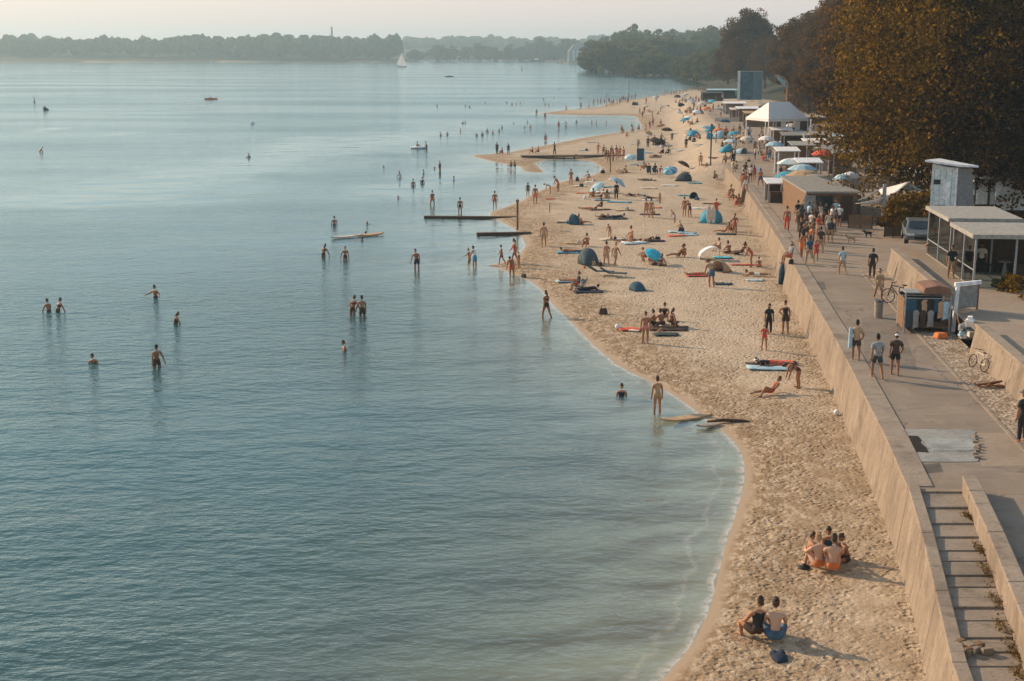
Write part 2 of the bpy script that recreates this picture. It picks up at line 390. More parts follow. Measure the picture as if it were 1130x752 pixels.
# ------------------------------------------------------------------ concrete
def concrete(name, c1, c2, streak=True, line=None):
    m, n, o = mat(name); v = coords(n)
    b = noise(n, v, 0.8, 5.0, 0.6)
    c = mixc(n, ramp(n, b, [(0.3, 0.0), (0.7, 1.0)]), c1, c2)
    if streak:
        s = noise(n, coords(n, (1, 1, 0.08)), 3.5, 4.0, 0.65)
        c = mixc(n, ramp(n, s, [(0.42, 0.32), (0.6, 0.0)]), c, tuple(x * 0.68 for x in c1))
        s2 = noise(n, coords(n, (1, 1, 0.12), 0.4), 1.3, 4.0, 0.65)
        c = mixc(n, ramp(n, s2, [(0.55, 0.0), (0.72, 0.35)]), c, tuple(min(1, x * 1.35) for x in c2))
    sj = nd(n, 'SeparateXYZ'); lk(n, v, sj.inputs[0]); jj = mth(n, 'ABSOLUTE', mth(n, 'SUBTRACT', mth(n, 'FRACT', mth(n, 'DIVIDE', sj.outputs['Y'], 2.45)), 0.5))
    c = mixc(n, ramp(n, jj, [(0.0, 0.75), (0.012, 0.0)]), c, tuple(x * 0.4 for x in c1))
    c = mixc(n, ramp(n, noise(n, v, 0.45, 5, 0.7), [(0.5, 0.0), (0.68, 0.65)]), c, tuple(x * 0.55 for x in c1))
    c = mixc(n, ramp(n, noise(n, v, 1.7, 6, 0.75), [(0.56, 0.0), (0.66, 0.6)]), c, tuple(x * 0.5 for x in c1))
    c = mixc(n, ramp(n, noise(n, v, 9, 4), [(0.35, 0.35), (0.5, 0.0)]), c, tuple(x * 0.6 for x in c1))
    nr = bump(n, noise(n, v, 6, 5), 0.5, 0.03)
    principled(n, o, c, 0.92, nr, 0.2); return m
m_wall = concrete('old_concrete', (0.265, 0.207, 0.152), (0.36, 0.288, 0.218))
m_cap = concrete('concrete_coping', (0.29, 0.23, 0.172), (0.365, 0.297, 0.228), False)
m_step = concrete('step_concrete', (0.26, 0.212, 0.165), (0.34, 0.283, 0.225), False)
# promenade asphalt: grey with repaired patches
m_asph, n, o_ = mat('worn_asphalt'); v = coords(n)
c = mixc(n, ramp(n, noise(n, v, 0.35, 4, 0.6), [(0.35, 0.0), (0.65, 1.0)]), (0.25, 0.193, 0.143), (0.312, 0.248, 0.188))
c = mixc(n, ramp(n, noise(n, coords(n, (0.25, 1.6, 1), 0.1), 1.2, 4, 0.6), [(0.36, 0.4), (0.48, 0.0)]), c, (0.175, 0.142, 0.112))
c = mixc(n, ramp(n, noise(n, v, 30, 2), [(0.4, 0.25), (0.6, 0.0)]), c, (0.10, 0.09, 0.08))
vc = nd(n, 'TexVoronoi'); vc.feature = 'DISTANCE_TO_EDGE'; vc.inputs['Scale'].default_value = 0.22
vdn = nd(n, 'VectorMath', operation='ADD'); vsn = nd(n, 'VectorMath', operation='SCALE'); vsn.inputs['Scale'].default_value = 1.6
lk(n, noise(n, v, 0.9, 4, out='Color'), vsn.inputs[0]); lk(n, v, vdn.inputs[0]); lk(n, vsn.outputs[0], vdn.inputs[1]); lk(n, vdn.outputs[0], vc.inputs['Vector'])
c = mixc(n, ramp(n, vc.outputs['Distance'], [(0.0, 0.6), (0.012, 0.0)]), c, (0.06, 0.055, 0.05))
sx_ = nd(n, 'SeparateXYZ'); lk(n, coords(n, (1, 1, 1), 0.1), sx_.inputs[0])
jf = mth(n, 'ABSOLUTE', mth(n, 'SUBTRACT', mth(n, 'FRACT', mth(n, 'ADD', mth(n, 'DIVIDE', sx_.outputs['Y'], 3.1), mth(n, 'MULTIPLY', noise(n, v, 0.5, 2), 0.08))), 0.5))
c = mixc(n, mth(n, 'MULTIPLY', ramp(n, jf, [(0.0, 0.9), (0.013, 0.0)]), ramp(n, noise(n, v, 0.8, 3), [(0.4, 0.0), (0.6, 1.0)])), c, (0.10, 0.085, 0.07))
c = mixc(n, ramp(n, noise(n, coords(n, (1, 0.5, 1)), 0.7, 6, 0.7), [(0.52, 0.0), (0.7, 0.6)]), c, (0.36, 0.28, 0.2))
principled(n, o_, c, 0.9, bump(n, noise(n, v, 14, 4), 0.4, 0.02), 0.25)
m_pave, n, o_ = mat('sandy_paving'); v = coords(n)
c = mixc(n, ramp(n, noise(n, v, 0.5, 5, 0.6), [(0.3, 0.0), (0.7, 1.0)]), (0.28, 0.215, 0.158), (0.36, 0.285, 0.212))
c = mixc(n, ramp(n, noise(n, v, 4, 4, 0.6), [(0.4, 0.35), (0.55, 0.0)]), c, (0.24, 0.19, 0.14))
principled(n, o_, c, 0.95, bump(n, noise(n, v, 12, 4), 0.4, 0.02), 0.2)
m_gravel, n, o_ = mat('gravel'); v = coords(n)
gv = nd(n, 'TexVoronoi'); gv.inputs['Scale'].default_value = 7.0; lk(n, v, gv.inputs['Vector'])
c = mixc(n, ramp(n, gv.outputs['Color'], [(0.2, 0.0), (0.8, 1.0)]), (0.26, 0.20, 0.14), (0.48, 0.39, 0.30))
c = mixc(n, ramp(n, noise(n, v, 1.5, 4), [(0.5, 0.0), (0.65, 0.7)]), c, (0.2, 0.13, 0.07))
principled(n, o_, c, 0.95, bump(n, gv.outputs['Distance'], 0.8, 0.06), 0.2)
# ------------------------------------------------------------------ sea wall (three runs, as in the photograph)
YE = 40.6                        # the stair slot runs along the wall nearer than this
def ramp_z(y): return PROM - 0.04 - 0.048 * (YE - y)
def wall_run(y0, y1, step, top, name, label, out0=0.0, out1=0.0, tw=0.62):
    ys = np.arange(y0, y1 + 0.01, (y1 - y0) / max(2, round((y1 - y0) / step)))
    e = empty(name, (float(wall_x(ys[0])), float(ys[0]), 0), 0, label, 'sea wall'); ox, oy = float(wall_x(ys[0])), float(ys[0])
    mb = MB(); cp_ = MB()
    for a, b in zip(ys, ys[1:]):
        b2 = b - 0.018
        xa, xb = float(wall_x(a)) + out0, float(wall_x(b)) + out0
        ta, tb = (top(a), top(b)) if callable(top) else (top, top)
        bat = 0.32          # the face leans back
        pts0 = [(xa - ox, a - oy, -0.7), (xb - ox, b2 - oy, -0.7)]
        mb.v += []
        poly = [(xa - bat * 0.3 - ox, a - oy), (xa + tw + bat - ox, a - oy), (xb + tw + bat - ox, b2 - oy), (xb - bat * 0.3 - ox, b2 - oy)]
        i = len(mb.v)
        mb.v += [(p[0], p[1], -0.7) for p in poly] + [(xa + bat - ox, a - oy, ta - 0.14), (xa + tw + bat - ox, a - oy, ta - 0.14), (xb + tw + bat - ox, b2 - oy, tb - 0.14), (xb + bat - ox, b2 - oy, tb - 0.14)]
        for f in ((0,3,2,1),(4,5,6,7),(0,1,5,4),(1,2,6,5),(2,3,7,6),(3,0,4,7)): mb.f.append(tuple(i + k for k in f)); mb.m.append(0)
        i = len(cp_.v); q = [(xa + bat - 0.05, a), (xa + tw + bat + 0.03, a), (xb + tw + bat + 0.03, b2), (xb + bat - 0.05, b2)]
        cp_.v += [(p[0] - ox, p[1] - oy, z) for z, k in ((-0.137, 0), (0.0, 0)) for p, z in zip(q, [ta + z, ta + z, tb + z, tb + z])]
        for f in ((0,3,2,1),(4,5,6,7),(0,1,5,4),(1,2,6,5),(2,3,7,6),(3,0,4,7)): cp_.f.append(tuple(i + k for k in f)); cp_.m.append(0)
    mb.build('wall_face', m_wall, e); cp_.build('coping', m_cap, e, bevel=0.02)
    return e
wall_run(14, 41.0, 4.0, lambda y: ramp_z(y) + 0.14, 'sea_wall', 'nearest run of concrete sea wall, a bare parapet beside the stepped ramp', 0.0, tw=0.28)
wall_run(41.06, 99.5, 6.0, PROM + 0.04, 'sea_wall', 'long middle run of pale concrete sea wall along the paved promenade', 0.0, tw=0.75)
wall_run(99.6, 140.0, 6.0, PROM + 0.04, 'sea_wall', 'run of weathered concrete sea wall beyond the step in its line, by the crowded kiosk', 0.45, tw=0.6)
wall_run(142.5, WALL_END, 6.0, PROM + 0.04, 'sea_wall', 'farthest short run of concrete sea wall, ending by the tall pole', 0.3, tw=0.6)
# ------------------------------------------------------------------ promenade
def strip(ya, yb, fx0, fx1, z, name, m, step=2.0):
    ys = np.linspace(ya, yb, max(2, int((yb - ya) / step) + 1)); mb = MB()
    for a, b in zip(ys, ys[1:]):
        zz = z if not callable(z) else None
        mb.face([(fx0(a), a, zz if zz is not None else z(a)), (fx1(a), a, zz if zz is not None else z(a)), (fx1(b), b, zz if zz is not None else z(b)), (fx0(b), b, zz if zz is not None else z(b))])
    o = mb.build(name, m); tag(o, kind='structure'); return o
SLOT = 1.55                      # width of the stepped ramp between its two walls
wi = lambda y: float(wall_x(y)) + 0.30
strip(14, YE, lambda y: wi(y) + SLOT + 0.3, lambda y: float(terr_x(y)) - 1.5, PROM, 'promenade', m_asph)
strip(YE, 84, wi, lambda y: float(terr_x(y)) - 1.5, PROM, 'promenade', m_asph)
strip(84, WALL_END + 2, wi, lambda y: wi(y) + 27, PROM, 'promenade', m_pave)
strip(14, 84, lambda y: float(terr_x(y)) - 1.5, lambda y: float(terr_x(y)) + 0.3, PROM, 'gravel_verge', m_gravel)
strip(WALL_END + 2, 330, lambda y: wi(y) + 3, lambda y: wi(y) + 24 + (y - 166) * .03, PROM + 0.02, 'promenade', m_pave, 4)
kb = MB()
for a in np.arange(14, 83, 3.0):
    b = a + 2.97; xa, xb = float(terr_x(a)) - 1.5, float(terr_x(b)) - 1.5
    kb.prism([(xa - 0.07, a), (xa + 0.07, a), (xb + 0.07, b), (xb - 0.07, b)], PROM - 0.2, PROM + 0.035)
tag(kb.build('kerb', m_cap), kind='structure')
# asphalt patches, paler slab strip along the wall, manhole covers
m_patch = concrete('fresh_asphalt', (0.12, 0.105, 0.09), (0.16, 0.14, 0.12), False)
m_slab = concrete('pale_slab', (0.27, 0.265, 0.24), (0.36, 0.355, 0.325), False)
def quad(pxs, z, name, m):
    mb = MB(); mb.face([(*P(a, b, z), z) for a, b in pxs]); o = mb.build(name, m); tag(o, kind='structure'); return o
quad([(956,408),(1012,408),(991,345),(951,352)], PROM + 0.004, 'asphalt_patch', concrete('dark_asphalt', (0.20, 0.165, 0.132), (0.245, 0.205, 0.166), False))
quad([(1012,523),(1041,521),(1037,511),(1009,514)], PROM + 0.004, 'asphalt_patch', m_patch)
quad([(893,320),(912,320),(909,311),(890,311)], PROM + 0.004, 'asphalt_patch', m_patch)
for a, b, c_, d_ in ((986, 484, 1.0, 0), (990, 500, 1.0, 1)): pass
# pale concrete landing with the hole's shade painted as a flat dark patch
quad([(1078,478),(1130,478),(1140,514),(1083,515)], PROM + 0.004, 'sandy_patch', m_pave)
sb = MB(); sb.prism([P(q[0], q[1], PROM) for q in [(986, 474.5), (1030, 474), (1069, 474.5), (1077, 477), (1075, 481), (1079, 485), (1080, 493), (1077, 499), (1081, 506), (1079, 510), (1046, 510.5), (1012, 510), (1003, 500), (995, 488)]], PROM - .1, PROM + .02)
slab_o = sb.build('concrete_slab', m_slab); tag(slab_o, 'broken pale concrete slab in the promenade around a flat dark patch painted for a hole by the sea wall', 'slab')
m_pit_shade = M('pit_shade', (0.035, 0.03, 0.025), 0.95, 0.1)
mb = MB(); mb.prism([P(q[0], q[1], PROM + .02) for q in [(996, 482), (1004, 481), (1013, 481.5), (1017, 486), (1016, 489), (1022, 494), (1025, 499.5), (1014, 499), (1006, 500), (1002, 493), (998, 489)]], PROM, PROM + .026); tag(mb.build('pit_shade_patch', m_pit_shade), kind='structure')
mb = MB(); mb.prism([P(q[0], q[1], PROM + .02) for q in [(1018, 484), (1070, 484.5), (1075, 487), (1077, 496), (1070, 498), (1030, 498), (1024, 492)]], PROM + .01, PROM + .035); sl2 = mb.build('top_slab', concrete('wet_slab', (.30, .315, .295), (.38, .39, .37), False)); sl2.parent = slab_o
rb_ = random.Random(3); mb = MB()
for k in range(8): x_, y_ = P(1077 + rb_.uniform(-2, 3), 483 + k * 3.3, PROM); mb.box(x_, y_, PROM + .05, rb_.uniform(.08, .22), rb_.uniform(.08, .2), .1, rb_.uniform(0, 3))
eo = mb.build('broken_edge', m_wall); eo.parent = slab_o; eo['kind'] = 'stuff'
# ------------------------------------------------------------------ stepped ramp between the sea wall and an inner wall
ys = [14.0]
while ys[-1] < YE - 1.3: ys.append(ys[-1] + random.choice([.7, .95, 1.0, 1.25]))
ys.append(YE)
mb = MB()
for a, b in zip(ys, ys[1:]):
    z = ramp_z(b); x0a, x0b = wi(a) + 0.28, wi(b) + 0.28
    mb.prism([(x0a, a), (x0a + SLOT - 0.2, a), (x0b + SLOT - 0.2, b - 0.004), (x0b, b - 0.004)], z - 0.8, z - 0.01 + 0.012 * random.random())
tag(mb.build('steps', m_step, bevel=0.015), 'wide shallow concrete steps of a ramp sloping down between two walls', 'steps')
iw = MB(); ic = MB()
for a in np.arange(14, YE - 0.5, 3.6):
    b = min(a + 3.58, YE); xa, xb = wi(a) + SLOT + 0.08, wi(b) + SLOT + 0.08
    iw.prism([(xa, a), (xa + 0.42, a), (xb + 0.42, b), (xb, b)], min(ramp_z(a), ramp_z(b)) - 1.0, PROM + 0.42)
    ic.prism([(xa - 0.03, a), (xa + 0.45, a), (xb + 0.45, b), (xb - 0.03, b)], PROM + 0.423, PROM + 0.52)
tag(MB().prism([(wi(YE) + .1, YE), (wi(YE) + SLOT + .4, YE), (wi(YE) + SLOT + .4, YE + .25), (wi(YE) + .1, YE + .25)], PROM - .4, PROM + .012).build('kerb', m_cap), kind='structure')
ie = empty('ramp_wall', (0, 0, 0), 0, 'low concrete wall with a crumbling top on the landward side of the stepped ramp', 'wall')
iw.build('wall_face', m_wall, ie); ic.build('coping', m_cap, ie, bevel=0.03)
# ------------------------------------------------------------------ terrace wall and terrace
strip(14, 83, lambda y: float(terr_x(y)) + 0.35, lambda y: 60 + 0.3 * y, TERR, 'terrace', m_pave, 3)
tw_ = MB(); tc = MB()
def tseg(ya, yb, top, sh=0.0):
    for a in np.arange(ya, yb - 0.1, 4.0):
        b = min(a + 3.97, yb); xa, xb = float(terr_x(a)) + sh, float(terr_x(b)) + sh
        i = len(tw_.v)
        tw_.v += [(xa, a, 2.3), (xa + 0.9, a, 2.3), (xb + 0.9, b, 2.3), (xb, b, 2.3), (xa + 0.28, a, top), (xa + 0.62, a, top), (xb + 0.62, b, top), (xb + 0.28, b, top)]
        for f in ((0,3,2,1),(4,5,6,7),(0,1,5,4),(1,2,6,5),(2,3,7,6),(3,0,4,7)): tw_.f.append(tuple(i + k for k in f)); tw_.m.append(0)
        tc.prism([(xa + 0.22, a), (xa + 0.72, a), (xb + 0.72, b), (xb + 0.22, b)], top + 0.003, top + 0.13)
tseg(14, 60.5, TERR + 0.30); 
te = empty('terrace_wall', (0, 0, 0), 0, 'low sloping concrete retaining wall with coping at the right edge, nearer than the clothes stall', 'wall')
tw_.build('wall_face', m_wall, te); tc.build('coping', m_cap, te, bevel=0.02)
tw_ = MB(); tc = MB(); tseg(67.5, 83.5, TERR + 0.45)
te = empty('terrace_wall', (0, 0, 0), 0, 'pale concrete retaining wall of the terrace, beyond the clothes stall', 'wall')
tw_.build('wall_face', m_wall, te); tc.build('coping', m_cap, te, bevel=0.02)
# ------------------------------------------------------------------ foliage
def leaf_mat(name, c1, c2, c3, trans=0.25, cl=0.9):
    m, n, o = mat(name); v = coords(n)
    f = noise(n, v, cl, 3.0); g = noise(n, v, cl * 6, 2.0)
    c = mixc(n, ramp(n, f, [(0.35, 0.0), (0.65, 1.0)]), c1, c2)
    c = mixc(n, ramp(n, g, [(0.5, 0.0), (0.7, 0.85)]), c, c3)
    d = nd(n, 'BsdfDiffuse'); lk(n, c, d.inputs[0]); t = nd(n, 'BsdfTranslucent'); lk(n, mixc(n, 1.0, c, (1.7, 1.5, 1.1), 'MULTIPLY'), t.inputs[0])
    x = nd(n, 'MixShader'); x.inputs[0].default_value = trans; lk(n, d.outputs[0], x.inputs[1]); lk(n, t.outputs[0], x.inputs[2])
    lk(n, x.outputs[0], o.inputs[0]); return m
m_leaf_near = leaf_mat('leaves_copper', (0.036, 0.021, 0.004), (0.135, 0.085, 0.012), (0.34, 0.205, 0.030), 0.42, 0.5)
m_leaf_mid = leaf_mat('leaves_brown', (0.042, 0.026, 0.012), (0.092, 0.056, 0.021), (0.23, 0.128, 0.04), 0.36, 0.3)
m_leaf_far = leaf_mat('leaves_hazy_green', (0.062, 0.088, 0.042), (0.105, 0.115, 0.046), (0.19, 0.15, 0.05), 0.35, 0.12)  # some haze put into the colour: greens lightened for the far trees
m_leaf_shaded = leaf_mat('leaves_copper_shaded', (0.014, 0.009, 0.005), (0.034, 0.020, 0.007), (0.13, 0.072, 0.02), 0.25, 0.5)  # darker copy of the copper leaves, crown shade put into the colour
m_bark = M('bark', (0.07, 0.05, 0.035), 0.95, 0.1, 0.35, 3.0)
def mesh_quads(name, V, m):
    """V: (n, 4, 3)"""
    k = len(V); me = bpy.data.meshes.new(name)
    me.vertices.add(k * 4); me.vertices.foreach_set('co', V.astype(np.float32).ravel())
    me.loops.add(k * 4); me.loops.foreach_set('vertex_index', np.arange(k * 4, dtype=np.int32))
    me.polygons.add(k); me.polygons.foreach_set('loop_start', np.arange(0, k * 4, 4, dtype=np.int32))
    me.update(calc_edges=True); me.materials.append(m); return me
def leaves(pos, nrm, size, rng):
    k = len(pos); nrm = nrm + rng.normal(0, 0.75, (k, 3)); nrm /= np.linalg.norm(nrm, axis=1, keepdims=True) + 1e-9
    a = np.cross(nrm, rng.normal(0, 1, (k, 3))); a /= np.linalg.norm(a, axis=1, keepdims=True) + 1e-9
    b = np.cross(nrm, a); s = (size * rng.uniform(0.6, 1.35, k))[:, None]
    return np.stack([pos - a * s, pos - b * s * 0.55, pos + a * s, pos + b * s * 0.55], 1)
def crown_pts(rx, ry, rz, nclump, per, rng, cr=(0.14, 0.34), flat=0.0):
    """clumps of leaves set around and inside an ellipsoid with its base cut off"""
    d = rng.normal(0, 1, (nclump, 3)); d /= np.linalg.norm(d, axis=1, keepdims=True)
    d[:, 2] = np.where(d[:, 2] < -0.82, -d[:, 2], d[:, 2])
    rad = np.where(rng.random(nclump) < .22, rng.uniform(0.95, 1.08, nclump), rng.uniform(0.6, 0.92, nclump))
    wob = 1 + 0.16 * np.sin(d[:, 0] * 4 + rng.uniform(0, 6)) * np.cos(d[:, 2] * 5 + rng.uniform(0, 6))
    c = d * (rad * wob)[:, None] * np.array([rx, ry, rz])
    r = rng.uniform(*cr, nclump) * min(rx, rz)
    e = rng.normal(0, 1, (nclump, per, 3)); e /= np.linalg.norm(e, axis=2, keepdims=True)
    u = rng.uniform(0.72, 1.05, (nclump, per, 1))
    p = c[:, None] + e * u * r[:, None, None] * np.array([1.15, 1.15, 0.8])
    out = e + 0.3 * d[:, None]
    return p.reshape(-1, 3), out.reshape(-1, 3), c
def tree(name, rx, rz, h, m, rng, nclump, per, leaf, trunk_r, bark=True, label=None, group=None, loc=(0, 0, 0), ry=None):
    """rx crown radius, rz half height of the crown, h height of the crown centre"""
    t = empty(name, loc, 0, label, 'tree', group)
    p, q, c = crown_pts(rx, ry or rx, rz, nclump, per, rng)
    p[:, 2] += h; c = c + np.array([0, 0, h])
    o = bpy.data.objects.new('crown', mesh_quads('crown', leaves(p, q, leaf, rng), m)); C.objects.link(o); o.parent = t
    if bark:
        mb = MB(); top = h + rz * 0.35
        mb.tube([(0, 0, -0.6), (0.05, 0, h * 0.3), (-0.1, 0.1, h * 0.7), (0, 0, top)], [trunk_r * 1.3, trunk_r, trunk_r * 0.75, trunk_r * 0.2], 9)
        for k in rng.choice(len(c), min(9, len(c)), False):
            e = Vector(c[k]); s = Vector((0, 0, h * 0.35 + 0.3 * (e.z - h * 0.35) * 0.6)); mid = (s + e) / 2 + Vector((0, 0, 0.4))
            mb.tube([s, mid, e], [trunk_r * 0.42, trunk_r * 0.26, trunk_r * 0.06], 6)
        mb.build('trunk', m_bark, t, smooth=True)
    return t
def put(proto, px, y, base_z, sx, sz, rz, label=None, group=None, sy=None):
    t = dup(proto); x, _ = at_depth(px, 100, y)
    t.location = (x, y, base_z); t.scale = (sx, sy or sx, sz); t.rotation_euler = (0, 0, rz)
    if label: t['label'] = label
    if group: t['group'] = group
    return t
# the big dark trees at the right edge, one mesh each
x, _ = at_depth(1052, 130, 116)
tree('copper_beech_tree', 9.3, 11.2, 11.0, m_leaf_near, np.random.default_rng(1), 330, 300, 0.185, 0.5,
     label='huge copper brown tree filling the upper right, in front of the white hut', loc=(x, 116, 2.3))
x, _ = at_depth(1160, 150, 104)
tree('copper_beech_tree', 7.6, 7.6, 8.2, m_leaf_shaded, np.random.default_rng(2), 200, 240, 0.185, 0.45,
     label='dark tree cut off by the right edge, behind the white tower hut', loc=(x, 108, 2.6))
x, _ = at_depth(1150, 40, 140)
tree('copper_beech_tree', 11, 12, 15, m_leaf_shaded, np.random.default_rng(3), 220, 220, 0.25, 0.6,
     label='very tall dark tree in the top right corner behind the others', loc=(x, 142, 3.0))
# brown trees along the beach road, by distance
pr = [tree('lime_tree', 7.0, 9.8, 10.5, m_leaf_mid, np.random.default_rng(10 + k), 150, 170, 0.30, 0.4) for k in range(3)]
mids = [(1000, 175, 1.2, -40, 2.9), (958, 195, 1.0, -22, 3), (990, 240, 1.3, -40, 6), (934, 235, .62, 45, 3), (920, 275, .8, 2, 4), (950, 300, 1.15, -18, 7),
        (893, 296, .5, 62, 3), (905, 330, .8, 9, 6), (882, 345, .72, 20, 4), (938, 380, 1.2, -8, 9), (868, 392, .72, 29, 5), (955, 420, 1.4, -20, 11), (897, 430, .95, 14, 9)]
labs = ['brown tree nearest behind the big copper tree, its left side glowing', 'tall brown tree left of the big copper tree, above the kiosks',
        'dark tree rising behind the tall brown tree left of the copper tree', 'rounded brown tree above the white marquee, at the row\'s near end',
        'tall brown tree with a broad lit top, right of the curved lamp post', 'dark tree standing up the slope behind the broad lit top',
        'slim brown tree behind the curved lamp post', 'tall brown tree right behind the slim tree by the lamp post', 'brown tree between the lamp post and the blue banner tower',
        'dark tree on the ridge behind the row of brown trees', 'lower brown tree just right of the blue banner tower', 'farthest dark tree on the ridge line at the upper right',
        'dark ridge tree above the curved lamp post']
for (px, y, sx, tp_, bz), lb in zip(mids, labs):
    sz = (at_depth(px, tp_, y)[1] - bz) / 20.3
    put(pr[random.randrange(3)], px, y, bz, sx, sz, random.uniform(0, 6), lb, 'brown trees along the beach road')
for (px, y, sx, tp_, bz), lb in zip([(824, 520, 1.25, 10, 3), (844, 500, 0.7, 44, 3), (803, 560, .75, 46, 3), (832, 600, 1.1, 22, 8), (796, 640, .8, 62, 3)],
        ['great rounded tree standing above the others beyond the banner tower', 'dark tree filling in behind the blue banner tower', 'low tree left of the blue banner tower',
         'tree at the back of the great rounded tree', 'small tree at the left foot of the great rounded tree']):
    sz = (at_depth(px, tp_, y)[1] - bz) / 20.3
    put(pr[random.randrange(3)], px, y, bz, sx, sz, random.uniform(0, 6), lb, 'brown trees along the beach road')
for p_ in pr:
    for ch in [c for c in S.objects if c.parent == p_]: bpy.data.objects.remove(ch)
    bpy.data.objects.remove(p_)
# hazy wooded shore behind the bay
pf = [tree('round_tree', 9.0, 9.2, 9.2, m_leaf_far, np.random.default_rng(30 + k), 46, 80, 0.95, 0.5, bark=True) for k in range(3)]
hz_l = 'hazy green tree in the wood on the shore beyond the far bay'
rr = random.Random(5)
def far_tree(px, y, s, top_py, label, group):
    _, zt = at_depth(px, top_py, y); x, _ = at_depth(px, top_py, y)
    bz = float(terrain_z(np.array([x]), np.array([y]))[0])
    bz = max(bz, 0.3); sz = (zt - bz) / 18.4
    t = dup(pf[rr.randrange(3)]); t.location = (x, y, bz); t.scale = (s, s, max(0.3, sz)); t.rotation_euler = (0, 0, rr.uniform(0, 6)); t['label'] = label; t['group'] = group
for px, y, s, tp in [(701, 880, 0.75, 67), (712, 870, 0.95, 61), (722, 876, 1.0, 58), (732, 868, 0.85, 62), (742, 862, 0.8, 66), (748, 852, 0.6, 72), (694, 886, 0.5, 74)]:
    far_tree(px, y, s, tp, 'dark green tree on the small headland that juts into the far bay', 'trees on the headland')
for k in range(14):
    px = 752 + k * 3.6; far_tree(px, 800 - k * 10 + rr.uniform(-15, 15), rr.uniform(0.5, 0.9), 66 - k * 0.7 + rr.uniform(-4, 4), 'brownish tree along the sandy edge of the far bay', 'trees along the far bay')
prof = [(648, 48), (656, 46), (668, 41), (680, 38), (690, 35), (700, 34), (715, 38), (730, 37), (745, 38), (760, 36), (775, 34), (790, 33), (810, 36)]
for k in range(46):
    px = 650 + 160 * (k / 45.0) + rr.uniform(-3, 3); tp = np.interp(px, [a for a, b in prof], [b for a, b in prof])
    y = rr.uniform(1120, 1500) if k % 2 else rr.uniform(960, 1120)
    far_tree(px, y, rr.uniform(0.9, 1.5), tp + (0 if k % 2 else rr.uniform(5, 14)) + rr.uniform(-1, 2), hz_l, 'trees in the wood beyond the far bay')
for px, tp in [(576, 53), (583, 50), (596, 42), (606, 47), (616, 50), (624, 44), (632, 47), (562, 52), (545, 53), (530, 51), (512, 53), (497, 52), (485, 51), (592, 50), (604, 52), (645, 50)]:
    far_tree(px, 2150 + rr.uniform(-60, 60), rr.uniform(1.2, 1.9), tp + rr.uniform(-1, 1), 'pale blue green tree on the far shore at the head of the lake', 'trees at the head of the lake')
for p_ in pf:
    for ch in [c for c in S.objects if c.parent == p_]: bpy.data.objects.remove(ch)
    bpy.data.objects.remove(p_)
# the far wooded bank: nobody could count its trees
rng = np.random.default_rng(77); pos = []
bm = bmesh.new(); bmesh.ops.create_icosphere(bm, subdivisions=2, radius=1.0); bm.verts.ensure_lookup_table()
ICO = np.array([v.co[:] for v in bm.verts]); ICF = np.array([[v.index for v in f.verts] for f in bm.faces]); bm.free()
def bank(px0, px1, y0, y1, n, prof, hmin):
    for k in range(n):
        px = rng.uniform(px0, px1); y = rng.uniform(y0, y1); tp = np.interp(px, [a for a, b in prof], [b for a, b in prof]) + rng.normal(0, 1.0)
        x, zt = at_depth(px, tp, y); bz = float(terrain_z(np.array([x]), np.array([y]))[0])
        if bz < 0.05: continue
        f = (y - y0) / (y1 - y0); zt = max(bz + hmin, bz + (zt - bz) * (0.72 + 0.28 * f)); r = rng.uniform(7, 13) * y / 1900
        hh_ = (zt - bz) / 2
        for j in range(5):
            e = rng.normal(0, 1, 3); e /= np.linalg.norm(e); e[2] = abs(e[2]) * 1.2 - 0.35; kk = rng.uniform(0.45, 0.7)
            cc = np.array([x, y, bz + hh_ * 0.95]) + e * np.array([r, r, hh_]) * 0.5
            pos.append(cc + ICO * np.array([r, r, hh_]) * kk * (1 + rng.uniform(-0.22, 0.22, (len(ICO), 1))))
pa = [(-250, 40), (0, 39), (20, 37), (45, 39), (90, 40), (150, 38), (200, 37), (270, 38), (310, 36), (350, 38), (400, 38), (425, 36), (432, 37), (445, 43), (455, 50), (462, 58)]
y_b = P(200, 68.7, 0)[1]
bank(-230, 463, y_b + 8, y_b + 110, 230, pa, 12)
bank(-230, 440, y_b + 110, y_b + 330, 170, pa, 12)
pb = [(430, 42), (470, 39.5), (500, 38.5), (540, 40), (580, 41), (620, 41), (660, 40), (700, 38)]
bank(440, 720, 2900, 3300, 170, pb, 14)
bank(455, 660, 2240, 2420, 70, [(455, 56), (500, 54), (560, 54), (660, 54)], 8)
nI = len(ICO); pos = np.array(pos)
ff = (ICF[None] + (np.arange(len(pos)) * nI)[:, None, None]).reshape(-1, 3)
me = bpy.data.meshes.new('far_wood'); me.from_pydata(pos.reshape(-1, 3).tolist(), [], ff.tolist()); me.materials.append(m_leaf_far)
fw = bpy.data.objects.new('far_wood', me); C.objects.link(fw)
tag(fw, 'blue green woods on the far bank of the lake, fading into haze', kind='stuff')

# undergrowth at the trees' feet
hedge_labels = ['brown hedge bush at the foot of the trees, first from the copper tree', 'brown hedge bush at the foot of the trees, second from the copper tree']
for k in range(22):
    y = 132 + k * 9.5 + rr.uniform(-2, 2); x = float(wall_x(y)) + 25.5 + rr.uniform(-1.5, 2.5) + (y - 132) * .01; r = rr.uniform(2.2, 3.6); rng = np.random.default_rng(300 + k)
    p, q, c_ = crown_pts(r, r, r * .8, 22, 60, rng, (.3, .5)); p[:, 2] += r * .5
    o = bpy.data.objects.new('hedge_bush', mesh_quads('hedge_bush', leaves(p, q, .3, rng), m_leaf_mid)); C.objects.link(o); o.location = (x, y, PROM)
    tag(o, 'brown bush in the undergrowth at the feet of the brown trees, behind the stalls', 'bush', 'undergrowth behind the stalls')
